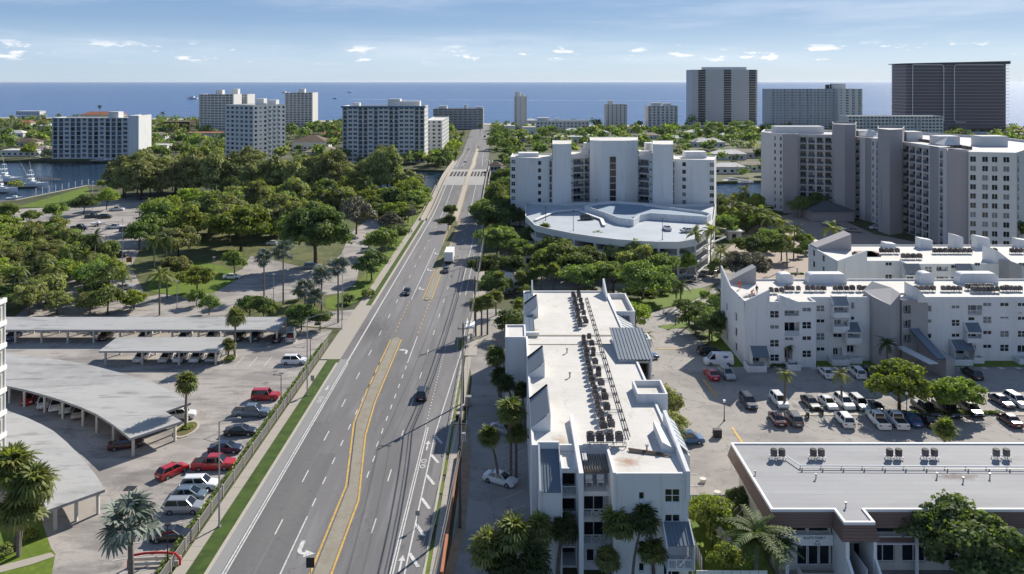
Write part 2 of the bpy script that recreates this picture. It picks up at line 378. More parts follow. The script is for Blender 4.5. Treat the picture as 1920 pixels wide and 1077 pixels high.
ROOFW = layered('white_roof_coating', (.60,.575,.535), [((.49,.46,.41), .12, .48, .68, .6, (1,1,1)), ((.40,.33,.25), .5, .60, .72, .6, (1,.5,1)), ((.67,.65,.61), .6, .5, .7, .4, (1,1,1)), ((.45,.42,.38), 1.4, .66, .74, .5, (1,.3,1))], rough=.8, spots=[(13.0, 86.4, 1.7, 1.3, (.33,.19,.12), .8), (5.6, 91.2, 1.3, 2.2, (.38,.30,.2), .75), (3.6, 132, 1.2, 1.5, (.5,.36,.22), .7), (8.2, 146, .8, 1.2, (.5,.42,.28), .6)], seams=(14, 2.4, .03, .82, .97), cracks=(.11, .006, .35, (.3,.27,.23)))
ROOFG = layered('grey_roof_membrane', (.34,.34,.345), [((.25,.25,.265), .15, .45, .66, .6, (.3,1,1)), ((.34,.34,.345), .6, .5, .7, .5, (.2,1,1)), ((.20,.20,.21), 1.0, .62, .72, .4, (.12,1.2,1))], rough=.8, spots=[(53, 92.0, 3.6, 1.1, (.13,.10,.09), .8), (31.6, 96.4, 2.0, 1.1, (.23,.23,.235), .7), (37, 96.4, 2.0, 1.1, (.23,.23,.235), .7), (47.5, 96.4, 2.2, 1.1, (.23,.23,.235), .7), (61.5, 96.4, 2.4, 1.1, (.23,.23,.235), .7)], seams=(8.5, 1.0, .022, .72, .94))
CARPORT = layered('carport_roofing', (.39,.385,.375), [((.29,.285,.28), .12, .46, .60, .8, (.4,1.2,1)), ((.19,.19,.185), .45, .55, .66, .75, (.3,1.6,1)), ((.15,.15,.15), 1.2, .64, .70, .6, (.15,1.5,1)), ((.43,.425,.42), .4, .5, .7, .5, (1,1,1)), ((.28,.255,.21), .3, .64, .78, .6, (.4,1,1))], rough=.8)
BLUEMET = layered('blue_grey_metal', (.13,.165,.20), [((.17,.205,.24), .5, .45, .7, .5, (1,1,1))], rough=.45, spec=.5)
BROWN = layered('brown_siding', (.21,.14,.115), [((.15,.10,.082), .6, .45, .7, .7, (.3,.3,1)), ((.26,.18,.15), 3, .6, .8, .5, (.3,.3,1))], rough=.75)
TRIM = M('white_trim', (.78,.78,.77), .6)
CREAM = M('cream_panel', (.60,.57,.50), .8, (.5,.47,.42), .5)
DARKM = M('dark_metal', (.03,.03,.033), .5)
GREYM = M('galvanised_metal', (.34,.34,.34), .45, (.28,.28,.28), 1, metal=.3)
ACM = M('ac_casing', (.10,.085,.088), .6, (.16,.14,.14), .8, objrand=.4)
ACF = M('ac_fan', (.02,.02,.02), .6)
GLASS = M('window_glass', (.012,.017,.025), .1, spec=.4)
GLASSB = M('tinted_glass', (.05,.08,.12), .15, spec=.6)
GLASSL = M('window_blind_glass', (.20,.21,.22), .3, (.12,.13,.14), .7, spec=.6)
GLASST = M('mirror_dark_glass', (.02,.022,.028), .15, spec=.4)
DARKIN = M('dark_interior', (.03,.03,.033), .9)
SLABG = M('slab_grey', (.42,.42,.43), .8)
BARK = M('tree_bark', (.13,.10,.075), .95, (.08,.065,.05), 2, objrand=.2)
PALMB = M('palm_bark', (.20,.175,.15), .95, (.13,.11,.09), 3, objrand=.15)
TYRE = M('tyre_rubber', (.015,.015,.015), .8)
RIM = M('wheel_rim', (.35,.35,.36), .3, metal=.7)
CGLASS = M('car_glass', (.008,.011,.014), .05, spec=.9)
HLAMP = M('headlamp_glass', (.6,.62,.65), .1, spec=.8)
TLAMP = M('tail_lamp', (.30,.01,.01), .2)
TERRA = M('terracotta_tile', (.42,.17,.09), .8, (.33,.13,.07), 1.5)
BROOF = M('brown_shingle', (.17,.12,.09), .9, (.12,.085,.065), 1.2)
TANROOF = M('tan_shingle', (.36,.30,.24), .9, (.30,.25,.2), 1)
WOODP = M('weathered_wood', (.16,.125,.10), .9, (.10,.08,.065), 2)
# ================================================================ THE SETTING
def sstep(a, b, x):
    t = min(1, max(0, (x-a)/(b-a))); return t*t*(3-2*t)
def zr(Y):                      # height of the road: it climbs to the bascule bridge and comes down beyond it
    return 5.5*sstep(300, 408, Y)*(1-sstep(428, 600, Y))
def dx(Y):                      # beyond the bridge the road bends gently left
    return 0 if Y < 430 else -.028*(Y-430)*sstep(430, 500, Y)
def strip(mb, x0, x1, y0, y1, dz, m=0, step=12.0, thick=0.0):
    """a strip of the road between two X lines; x0, x1 may be functions of Y"""
    fx0 = x0 if callable(x0) else (lambda Y, c=x0: c)
    fx1 = x1 if callable(x1) else (lambda Y, c=x1: c)
    if y0 < 290 and y1 < 300 and not callable(x0): n = 1
    else: n = max(1, int((y1-y0)/step))
    pts = []
    for i in range(n+1):
        Y = y0+(y1-y0)*i/n; z = zr(Y)+dz
        pts.append(((fx0(Y)+dx(Y), Y, z), (fx1(Y)+dx(Y), Y, z)))
    for a, b in zip(pts, pts[1:]):
        mb.quad(a[0], a[1], b[1], b[0], m)
        if thick:
            lo = lambda p: (p[0], p[1], p[2]-thick)
            mb.quad(lo(a[0]), a[0], b[0], lo(b[0]), m); mb.quad(a[1], lo(a[1]), lo(b[1]), b[1], m)
    if thick:
        for a in (pts[0], pts[-1]):
            mb.quad(a[0], a[1], (a[1][0], a[1][1], a[1][2]-thick), (a[0][0], a[0][1], a[0][2]-thick), m)
def sheet(name, pts, z, mat, px=True, thick=0):
    mb = MB(); P = [G(*p) if px else p for p in pts]
    if thick: mb.prism(P, z-thick, z)
    else:
        if sum(P[i][0]*P[(i+1)%len(P)][1]-P[(i+1)%len(P)][0]*P[i][1] for i in range(len(P))) < 0: P = P[::-1]
        mb.add([(p[0], p[1], z) for p in P], [tuple(range(len(P)))])
    me = mb.mesh(name, mat)
    import bmesh
    bm = bmesh.new(); bm.from_mesh(me); bmesh.ops.triangulate(bm, faces=[f for f in bm.faces if len(f.verts) > 4]); bm.to_mesh(me); bm.free()
    o = link(name, me); o['kind'] = 'structure'
    return o

# water
mb = MB(); nn = 24
mb.quad((-60000, 700, -1.3), (60000, 700, -1.3), (60000, 60000, -1.3), (-60000, 60000, -1.3))
struct('ocean_water', mb, OCEAN)
mb = MB(); mb.quad((-6000, 200, -1.3), (6000, 200, -1.3), (6000, 700, -1.3), (-6000, 700, -1.3))
struct('canal_water', mb, CANAL)
# land
shore = [(-400, 386), (0, 378), (28, 376), (165, 348), (232, 351), (400, 345), (700, 350), (785, 371), (800, 373), (1000, 373), (1340, 378), (1442, 372), (1530, 345), (1700, 340), (2400, 335)]
main = [(-2500, 330)]+[G(*p) for p in shore]+[(2500, 420), (20000, 420), (20000, -20000), (-20000, -20000), (-20000, 330)]
sheet('mainland_ground', main, 0, GROUND, px=False, thick=3)
isl_near = [(-700, 300), (0, 301), (85, 301), (240, 303), (420, 309), (700, 316), (850, 320), (950, 327), (1000, 336), (1340, 341), (1445, 338), (1600, 332), (2500, 330)]
isl_far = [(2600, 900), (620, 905), (300, 930), (110, 955), (-100, 1010), (-300, 1080), (-620, 1150), (-1200, 1180), (-3500, 1200)]
sheet('barrier_island_ground', [(-3500, 560)]+[G(*p) for p in isl_near]+isl_far, 0, GROUND, px=False, thick=3)
beach = [(2600, 870), (620, 878), (300, 900), (110, 925), (-100, 985), (-300, 1055), (-620, 1125), (-1200, 1160), (-3500, 1180)]
sheet('beach_sand', beach+isl_far[::-1], .05, SAND, px=False)
# seawall coping along the marina and canal
mb = MB()
for a, b in zip(shore[:6], shore[1:7]):
    pa, pb = G(*a), G(*b); mb.bar((pa[0], pa[1], -.3), (pb[0], pb[1], -.3), 1.0, .9)
struct('seawall', mb, CURB)

# park and lot surfaces
sheet('park_lawn', [(-60, 560), (-60, 470), (0, 440), (200, 470), (430, 372), (800, 377), (803, 400), (622, 600), (600, 640), (8, 600)], .02, GRASSD)
sheet('marina_lawn', [(30, 389), (166, 350), (168, 368), (134, 386), (90, 389)], .03, GRASS)
sheet('boat_ramp_lot', [(-60, 400), (40, 392), (135, 388), (215, 372), (330, 366), (430, 366), (600, 374), (560, 384), (330, 440), (262, 470), (246, 500), (268, 545), (262, 600), (20, 600), (150, 500), (160, 460), (80, 440), (-60, 430)], .04, LOT)
sheet('park_road', [(245, 600), (255, 560), (380, 540), (455, 505), (470, 480), (600, 508), (640, 478), (655, 440), (692, 410), (722, 415), (700, 445), (675, 495), (668, 530), (640, 550), (560, 560), (470, 575), (420, 600)], .06, LOT)
sheet('traffic_island', [(300, 500), (345, 485), (420, 500), (455, 520), (400, 550), (330, 556), (272, 545)], .09, GRASS)
sheet('lawn_patch', [(630, 582), (690, 558), (748, 470), (770, 425), (800, 398), (805, 385), (790, 378), (770, 400), (740, 440), (680, 520), (655, 548), (610, 560), (610, 578)], .08, GRASS)
sheet('side_street_mouth', [(560, 590), (615, 585), (682, 580), (676, 600), (664, 618), (560, 612)], .075, LOT)
# condo lot at the left, with its grass corner
X0 = -39
sheet('condo_lot', [(-160, 60), (X0, 60), (X0, 168), (-60, 173), (-200, 173), (-200, 60)], .05, LOT, px=False)
sheet('corner_lawn', [(-60, 960), (70, 955), (96, 1030), (104, 1040), (90, 1120), (-60, 1120)], .09, GRASS)
sheet('garden_path', [(-60, 1078), (4, 1062), (96, 1038), (104, 1045), (60, 1060), (-60, 1092)], .12, SIDEW)

# road
mb = MB()
strip(mb, -33.3, lambda Y: -9.8 if Y < 215 else (-9.8-3.6*sstep(215, 380, Y)), 40, 300, .10)
strip(mb, -33.3, lambda Y: -9.8-3.6*sstep(215, 380, Y), 300, 372, .10, step=5)
strip(mb, -33.3, -13.2, 425, 960, .10, step=7)
struct('main_road', mb, ASPH)
mb = MB()
strip(mb, -32.8, -13.3, 372, 384, .11); strip(mb, -32.8, -13.3, 384, 396, .12); strip(mb, -32.8, -13.3, 415, 425, .11)
struct('bridge_deck_road', mb, layered('deck_concrete', (.36,.345,.32), [((.28,.27,.255), .5, .45, .7, .5, (1,.2,1))]))
mb = MB()
strip(mb, -31.4, -28.3, 60, 112, .112)
strip(mb, -28.1, -25.5, 60, 112, .112); strip(mb, -31.4, -28.3, 112, 122.5, .112)
struct('road_patch', mb, ASPH2)
mb = MB(); strip(mb, -33.3, -31.9, 60, 150, .114); struct('bike_lane', mb, ASPHL)
# turning tyre arcs near the crossing are in the asphalt itself; crossing street to the right
sheet('cross_street', [G(862, 624), G(880, 588), G(920, 580), G(985, 583), G(1050, 590), (19, 185), (19, 170), (6, 160), (-9.8, 158)], .07, LOT2, px=False)
sheet('condo_service_drive', [(-7, 60), (2.4, 60), (2.4, 160), (-9.8, 160), (-7.2, 140)], .04, LOT2, px=False)
# right-hand lots
sheet('east_lot', [(19.5, 97), (19.5, 160), (30, 172), (38, 168), (41, 149), (200, 149), (200, 101), (30, 100)], .04, LOT2, px=False)
sheet('condo_street', [G(1190, 612), G(1205, 590), G(1290, 570), G(1330, 548), G(1362, 520), G(1385, 508), G(1440, 500), G(1470, 470), G(1500, 480), G(1530, 520), G(1460, 560), G(1380, 560), G(1340, 600), G(1230, 625)], .06, LOT2, px=False)
sheet('garage_forecourt', [G(880, 560), G(885, 500), G(960, 470), (960/1450*10, 260), G(1350, 500), G(1395, 505), G(1365, 525), G(1300, 545), G(1160, 552), G(1000, 552)], .05, LOT2, px=False)
sheet('tower_plaza', [G(1350, 480), G(1395, 440), G(1430, 415), G(1500, 398), G(1560, 405), G(1640, 440), G(1800, 470), G(2000, 480), G(2000, 520), G(1560, 505), G(1480, 530), G(1430, 540), G(1400, 500)], .08, PLAZA, px=False)
sheet('front_lawn', [(41, 146.2), (200, 146.2), (200, 166), (41, 166)], .06, GRASS, px=False)
sheet('street_verge', [G(1168, 560), G(1195, 560), G(1265, 548), G(1318, 540), G(1330, 548), G(1295, 566), G(1215, 585), G(1190, 588)], .09, GRASS, px=False)
sheet('street_verge', [G(1232, 612), G(1290, 604), G(1300, 612), G(1250, 619)], .09, GRASS, px=False)
sheet('courtyard_lawn', [(19.6, 60), (29, 60), (28.4, 99), (19.6, 99)], .05, GRASS, px=False)
sheet('office_lot', [(29, 40), (200, 40), (200, 88), (29, 88)], .05, LOT2, px=False)
sheet('dirt_patch', [G(850, 790), G(868, 870), G(864, 930), G(852, 1000), G(830, 1090), G(848, 1090), G(872, 1000), G(880, 900), G(884, 840), G(880, 800)], .06, M('bare_dirt', (.33,.25,.17), .95, (.22,.18,.11), .8), px=False)

# kerbs, sidewalks, verges
mb = MB(); strip(mb, -33.7, -33.3, 60, 148, .17, thick=.17); strip(mb, -33.9, -33.3, 186, 300, .17, thick=.17)
strip(mb, -9.8, -9.5, 60, 215, .17, thick=.17)
strip(mb, lambda Y: -9.8-3.6*sstep(215, 380, Y), lambda Y: -9.4-3.6*sstep(215, 380, Y), 215, 372, .17, thick=.17)
struct('kerb', mb, CURB)
mb = MB(); strip(mb, -35.7, -33.75, 60, 150, .13, thick=.13); strip(mb, -35.2, -33.95, 186, 320, .13, thick=.13)
vg = struct('grass_verge', mb, GRASSV)
sw = thing('sidewalk', 'x', 'x'); sw['kind'] = 'structure'; del sw['category']; del sw['label']
def slab_run(x0, x1, y0, y1, L, par):
    n = int((y1-y0)/L); s = MB(); s.box(0, 0, 0, x1-x0, L-.04, .14); me = s.mesh('slab', SIDEW)
    for i in range(n): link('slab', me, par, (x0, y0+i*L, 0))
slab_run(-37.2, -35.75, 61, 150, 2.6, sw)
slab_run(-9.05, -7.95, 61, 152, 2.2, sw)
mb = MB()
strip(mb, -37.2, -33.35, 150, 186, .125, thick=.12); strip(mb, -37.1, -35.25, 186, 330, .125, thick=.12)
strip(mb, -9.35, -7.0, 152, 240, .125, thick=.12)
o = mb.build('far_walk', SIDEW, sw)
mb = MB()
for y0, y1 in ((84, 91), (94, 99.5), (101.2, 104), (106, 110), (112, 140)): strip(mb, -9.48, -9.1, y0, y1, .12, thick=.12)
struct('planted_strip', mb, GRASS)

# raised medians
med = MB()
p1 = [(-24.95, 146.5), (-25.0, 146), (-24.8, 128), (-21.8, 103), (-21.8, 60), (-19.8, 60), (-19.8, 98), (-22.3, 118), (-23.2, 133), (-23.4, 161.5), (-24.2, 163), (-25.0, 161.5)]
p1 = [(-25.0, 161.5), (-25.0, 135), (-24.6, 122), (-21.75, 103), (-21.75, 60), (-20.0, 60), (-20.0, 100), (-22.6, 118), (-23.3, 130), (-23.4, 161.5), (-24.2, 163)]
med.prism(p1, 0, .20)
p2 = [(-21.75, 191), (-21.75, 251), (-22.8, 262), (-22.8, 300), (-20.2, 300), (-20.2, 191), (-21.0, 190)]
med.prism(p2, 0, .24)
struct('median_strip', med, MEDC)
mb = MB()
strip(mb, -23.4, -21.4, 300, 372, .28, thick=.4, step=6); strip(mb, -23.4, -21.4, 426, 640, .28, thick=.4, step=6)
struct('median_kerb', mb, CURB)
mb = MB(); strip(mb, -23.2, -21.9, 372, 426, .34, thick=.3, step=6); struct('bridge_median', mb, CURB)
mb = MB(); mb.prism([(-22.6, 225), (-22.6, 296), (-20.6, 296), (-20.6, 225), (-21.6, 222)], .2, .30); struct('median_planting', mb, GRASSD)

# painted markings
wl = MB(); yl = MB()
def line(mbx, xa, ya, xb, yb, w, dz=.13):
    a = Vector((xa, ya)); b = Vector((xb, yb)); d = (b-a).normalized(); n = Vector((-d.y, d.x))*w/2
    q = [a-n, a+n, b+n, b-n]
    mbx.add([(p.x, p.y, zr(p.y)+dz) for p in q], [(0, 3, 2, 1)])
strip(wl, -31.78, -31.60, 60, 300, .125); strip(wl, -31.45, -31.28, 60, 148, .125)
strip(wl, -31.78, -31.5, 148, 300, .126)
strip(wl, -31.78, -31.5, 300, 372, .126, step=6)
for k in range(-2, 14):
    s = 1/(.001195+.0001533*k)/1.0; Y = F*H/s
    if Y > 60 and k < 10: line(wl, -28.2, Y-1.6, -28.2, Y+1.6, .16)
    if Y > 60 and k < 15 and not 10 <= k < 10: line(wl, -16.75, Y+.2-1.6, -16.75, Y+.2+1.6, .16)
for k in range(10, 26):
    Y = F*H*(.001195+.0001533*k)
    if Y < 300: line(wl, -28.2, Y-1.6, -28.2, Y+1.6, .16); line(wl, -16.75, Y-1.6, -16.75, Y+1.6, .16)
for i in range(10):                                    # short dashes beside the turn lanes
    Y = 99+i*5.4; line(wl, -25.35 if Y < 150 else -25.3, Y-.95, -25.35, Y+.95, .16)
    Y = 106+i*4.4
    if Y < 146: line(wl, -20.0+(-.0 if Y > 112 else .25), Y-.9, -20.0+(-.0 if Y > 112 else .25), Y+.9, .16)
line(wl, -25.35, 60, -25.35, 95.8, .17); line(wl, -20.0, 148, -20.0, 163.5, .17)
line(wl, -24.85, 191, -24.85, 250, .17)
for i in range(9):
    line(yl, -25.1, 166.5+i*2.7, -25.1, 167.6+i*2.7, .2); line(yl, -20.1, 165.5+i*2.9, -20.1, 166.8+i*2.9, .2)
for i in range(30):                                    # dotted lane extension
    Y = 121+i*1.25; line(wl, -13.5, Y-.25, -13.5, Y+.25, .14)
strip(wl, -13.42, -13.28, 60, 120.5, .125); strip(wl, -13.12, -12.98, 60, 120.5, .125)
strip(wl, -11.85, -11.68, 60, 118, .125); line(wl, -11.76, 118, -10.3, 150, .17); line(wl, -10.2, 150, -10.1, 176, .17)
strip(wl, -13.35, -13.18, 195, 300, .125); strip(wl, -11.8, -11.65, 195, 240, .125)
strip(wl, -17.4, -17.2, 300, 372, .125, step=6); strip(wl, -28.4, -28.2, 300, 372, .125, step=6)
strip(wl, -28.3, -28.15, 440, 640, .125, step=8); strip(wl, -17.3, -17.15, 440, 640, .125, step=8); strip(wl, -31.8, -31.6, 440, 640, .125, step=8)
for i in range(8):                                     # hatching between bike lane and kerb
    Y = 75+i*5.6+(i*.25); line(wl, -11.7, Y+1.6, -10.4, Y-.9, .42)
def arrow(mbx, x, y, pts, ang=0, s=1.0, z=.13):
    ca, sa = math.cos(ang), math.sin(ang)
    mbx.add([(x+(p[0]*ca-p[1]*sa)*s, y+(p[0]*sa+p[1]*ca)*s, z) for p in pts], [tuple(range(len(pts)))])
def left_turn(mbx, x, y, flip=1, ang=0, s=1.0):
    # curved shaft and head as separate convex pieces
    arc = [(math.cos(t)*.9, math.sin(t)*.9) for t in [R(a) for a in (0, 22, 45, 68, 90)]]
    inn = [(math.cos(t)*.45, math.sin(t)*.5) for t in [R(a) for a in (0, 22, 45, 68, 90)]]
    for i in range(4): arrow(mbx, x, y, [(flip*arc[i][0], arc[i][1]), (flip*arc[i+1][0], arc[i+1][1]), (flip*inn[i+1][0], inn[i+1][1]), (flip*inn[i][0], inn[i][1])], ang, s)
    arrow(mbx, x, y, [(flip*.45, -1.6), (flip*.9, -1.6), (flip*.9, 0), (flip*.45, 0)], ang, s)
    arrow(mbx, x, y, [(0, .05), (0, 1.35), (-flip*1.1, .7)], ang, s)
left_turn(wl, -23.7, 89.0, 1, R(180), 1.1)
left_turn(wl, -21.7, 154.5, 1, 0, 1.0)
for Y in (201, 221, 242): left_turn(wl, -23.4, Y, 1, R(180), .95)
for X, Y in ((-12.5, 114.5), (-12.4, 86.5)):
    arrow(wl, X, Y, [(-.12, -1.6), (.12, -1.6), (.12, .4), (-.12, .4)]); arrow(wl, X, Y, [(-.4, .4), (.4, .4), (0, 1.5)])
for X, Y, s in ((-12.5, 109, 1), (-32.5, 131, 1)):        # bicycle symbols
    for dy in (-.55, .55):
        for k in range(8):
            t0, t1 = k*math.pi/4, (k+1)*math.pi/4
            arrow(wl, X, Y+dy*1.4, [(math.cos(t0)*.4, math.sin(t0)*.6), (math.cos(t1)*.4, math.sin(t1)*.6), (math.cos(t1)*.27, math.sin(t1)*.42), (math.cos(t0)*.27, math.sin(t0)*.42)])
    line(wl, X, Y-.8, X+.25, Y, .1); line(wl, X+.25, Y, X, Y+.8, .1); line(wl, X-.3, Y+.1, X+.3, Y+.1, .1)
arrow(wl, -32.5, 136, [(-.12, 1), (.12, 1), (.12, -.3), (-.12, -.3)]); arrow(wl, -32.5, 136, [(-.4, -.3), (.4, -.3), (0, -1.2)])
# median edge lines
def poly_line(mbx, pts, w, dz=.13):
    for a, b in zip(pts, pts[1:]): line(mbx, a[0], a[1], b[0], b[1], w, dz)
poly_line(yl, [(-22.1, 60), (-22.1, 103), (-24.95, 122), (-25.3, 135), (-25.3, 161.5)], .24)
poly_line(yl, [(-19.75, 60), (-19.75, 99.6), (-22.3, 117.6), (-23.0, 130), (-23.1, 161.5)], .24)
poly_line(yl, [(-22.05, 191), (-22.05, 250), (-23.1, 262), (-23.1, 300)], .22)
poly_line(yl, [(-19.9, 191), (-19.9, 300)], .22)
for x in (-23.6, -21.2):
    strip(yl, x-.1, x+.1, 300, 372, .13, step=6); strip(yl, x-.1, x+.1, 428, 700, .13, step=6)
strip(yl, -23.45, -23.25, 372, 426, .14, step=6); strip(yl, -21.8, -21.6, 372, 426, .14, step=6)
struct('road_line_markings', wl, WPAINT); struct('yellow_line_markings', yl, YPAINT)

# lot markings
lm = MB(); ly = MB()
def lline(mbx, a, b, w=.12, z=.085):
    a, b = Vector(a), Vector(b); d = (b-a).normalized(); n = Vector((-d.y, d.x))*w/2
    q = [a-n, b-n, b+n, a+n]; mbx.add([(p.x, p.y, z) for p in q], [(0, 1, 2, 3)])
for i in range(16): lline(lm, (-45.0, 84+i*3.0), (-40.0, 85.6+i*3.0))
for i in range(12): lline(lm, (-74.5+i*2.75, 146), (-74.5+i*2.75, 151.5)); 
for i in range(24): lline(lm, (-108+i*2.75, 158.5), (-108+i*2.75, 164.5))
for i in range(9): lline(lm, (20.5, 100+i*3.1), (25.5, 100+i*3.1))
for i in range(9): lline(lm, (20.5, 130+i*2.6), (24.5, 130+i*2.6))
for i in range(18): lline(lm, (45.5+i*2.9, 126.2), (44.3+i*2.9, 131.0)); lline(lm, (45.0+i*2.9, 124.6), (47.0+i*2.9, 119.4))
for i in range(18): lline(lm, (44+i*3.2, 145.9), (44+i*3.2, 144.9), .9)
lline(lm, (46, 125.4), (100, 125.4), .35); 
lline(ly, G(1318, 712), G(1345, 745), .4); lline(ly, G(1372, 802), G(1392, 832), .4); lline(ly, G(1230, 655), G(1288, 655), .3)
lline(ly, G(1395, 560), G(1399, 560), .2); lline(ly, G(886, 781), G(912, 781), .25)
for i in range(10): lline(lm, (19.9+i*.95, 95.5), (22.9+i*.95, 99.2), .12)
for i in range(7): lline(lm, (-1.5, 96+i*3.6), (1.6, 98.4+i*3.6), .12)
struct('parking_lines', lm, WPAINT); struct('parking_lines_yellow', ly, YPAINT)
# lot islands and drain covers
mb = MB()
for x, y, r in ((350, 806, 1.7), (431, 672, 1.3)):
    g = G(x, y); mb.prism([(g[0]+r*math.cos(t), g[1]+1.8*r*math.sin(t)) for t in [2*math.pi*k/14 for k in range(14)]], 0, .16)
mb.prism([(44.6, 124.75), (101, 124.75), (101, 126.0), (44.6, 126.0)], 0, .14)
struct('planting_island', mb, CURB)
mb = MB()
for x, y, r in ((350, 806, 1.35), (431, 672, 1.05)):
    g = G(x, y); mb.prism([(g[0]+r*math.cos(t), g[1]+1.8*r*math.sin(t)) for t in [2*math.pi*k/14 for k in range(14)]], .1, .19)
mb.prism([(62, 124.95), (80, 124.95), (80, 125.8), (62, 125.8)], .1, .17)
struct('island_mulch', mb, M('mulch', (.16,.12,.06), .95, (.09,.1,.03), .8))
g = G(244, 917); dm = MB(); dm.box(-.7, -.6, 0, .7, .6, .02)
tag(dm.build('drain_grate', DARKM, None, (g[0], g[1], .06)), 'square dark drain grate set in the pavement left of the parked cars', 'drain')

# ---------------------------------------------------------------- bridge
br = thing('bascule_bridge', 'low drawbridge with dark steel grating spans crossing the canal', 'bridge', (0, 0, 0))
for a_, b_ in ((355, 398), (415.5, 470)):
    mb = MB(); strip(mb, -35.4, -11.2, a_, b_, -.35, thick=1.6, step=4); mb.build('girder_deck', M('bridge_concrete', (.40,.385,.35), .85, (.3,.29,.27), .4), br)
for sx0, sx1 in ((-32.6, -23.3), (-21.7, -13.4)):
    n = 5; w = (sx1-sx0)/n
    for k in range(n):
        g = MB(); strip(g, sx0+k*w+.28, sx0+(k+1)*w-.28, 396.2, 415.2, .02, thick=.2, step=4)
        for j in range(8): strip(g, sx0+k*w+.28, sx0+(k+1)*w-.28, 397+j*2.3, 397.15+j*2.3, .06, thick=.05)
        g.build('steel_grating', M('steel_grating', (.035,.042,.055), .7), br)
    for k in range(n+1):
        g = MB(); strip(g, sx0+k*w-.26, sx0+k*w+.26, 396.1, 415.3, .12, thick=.3, step=4); g.build('roadway_beam', CURB, br)
for xa, h in ((-33.2, .9), (-13.1, .9), (-35.6, 1.1), (-11.5, 1.1)):
    g = MB(); strip(g, xa, xa+.3, 300, 480, h, thick=h+.6 if abs(xa) > 12 else h, step=5); g.build('parapet', CURB, br)
g = MB(); strip(g, -35.3, -33.2, 300, 480, .2, thick=.4, step=5); g.build('footway', SIDEW, br)
for Y in (372, 386, 425, 440):
    for X in (-31, -22.5, -15): g = MB(); g.tube((X, Y, -3), (X, Y, zr(Y)-1.6), .7, n=10); g.build('pier', M('pier_concrete', (.4,.38,.34), .9), br)
for p in ((-33.4, -11.3),):
    for Y in (60,): pass
g = MB(); strip(g, -36.9, -35.7, 240, 372, .1, thick=.6, step=8); g.build('approach_wall', CURB, br)

# bridge tender's house
bh = thing('bridge_tender_house', 'small white house with brown hipped roof beside the drawbridge', 'building', (-8.8, 416, 0))
g = MB(); g.box(-3, -3, -1.3, 3, 3, 9.0); g.build('wall', WHITE2, bh)
g = MB(); zz = 9.0
e = [(-3.9,-3.9,zz),(3.9,-3.9,zz),(3.9,3.9,zz),(-3.9,3.9,zz)]
g.add(e+[(0,0,11.4)], [(0,1,4),(1,2,4),(2,3,4),(3,0,4),(3,2,1,0)]); g.build('roof', BROOF, bh)
for k in range(3):
    g = MB(); g.box(-2.6+k*1.8, -3.05, 6.7, -1.1+k*1.8, -2.9, 8.3); g.build('window', GLASS, bh)

# ---------------------------------------------------------------- fences along the left lot
fp = MB(); L = 3.5
fp.box(0, -.03, .15, L, .03, .22); fp.box(0, -.03, 1.35, L, .03, 1.42)
for i in range(20): fp.box(.08+i*.175, -.02, .2, .15+i*.175, .02, 1.4)
fpm = fp.mesh('panel', M('fence_paint', (.30,.285,.26), .7))
pp = MB(); pp.box(-.10, -.10, 0, .10, .10, 1.5); pp.box(-.12, -.12, 1.5, .12, .12, 1.56); ppm = pp.mesh('post', SIDEW)
fe = thing('picket_fence', 'long grey picket fence with square posts between parked cars and sidewalk', 'fence', (-37.6, 62, 0))
for i in range(25):
    link('panel', fpm, fe, (0, i*3.85+.17, .05), rz=R(90)); link('post', ppm, fe, (0, i*3.85-.0, 0))
hg = MB()

# low terracotta wall on the right
o = MB(); o.box(-.16, 0, 0, .16, 27, .75); t = tag(o.build('low_wall', TERRA, None, (-7.65, 84, 0)), 'low rust orange wall beside the utility poles', 'wall')
o = MB()
for i in range(14): o.box(-.04, i*3.0, 0, .04, i*3.0+.08, 1.0)
o.box(-.03, 0, .95, .03, 40, 1.02)
tag(o.build('low_rail', GREYM, None, (-9.3, 112, .1)), 'thin grey handrail along the kerb right of the road', 'railing')
# ================================================================ BUILDINGS
WM = {}
def win_mesh(w, h, style, gl, sub):
    key = (round(w, 2), round(h, 2), style, gl, sub)
    if key in WM: return WM[key]
    g = MB(); f = g if not sub else MB(); fm = 1 if not sub else 0
    g.box(0, -.02, 0, w, .03, h, 0)
    t = (.07 if w > .7 else .05)*(1 if sub or h < 1.5 else .7)
    if style != 'bare':
        for b in ((0, 0, w, t), (0, h-t, w, h), (0, t, t, h-t), (w-t, t, w, h-t)): f.box(b[0], -.08, b[1], b[2], -.022, b[3], fm)
        n = {'plain': 1, 'two': 2, 'four': 2, 'slide': 2, 'three': 3, 'wide': 4}[style]
        for i in range(1, n): x = w*i/n; f.box(x-t*.6, -.07, t, x+t*.6, -.023, h-t, fm)
        if style in ('four', 'two') and h > 1.0: f.box(t, -.065, h/2-t*.4, w-t, -.024, h/2+t*.4, fm)
    gm = {'d': GLASS, 'b': GLASSB, 'l': GLASSL}[gl]
    WM[key] = (g.mesh('window', [gm, TRIM]), f.mesh('frame', TRIM) if sub else None)
    return WM[key]
RM = {}
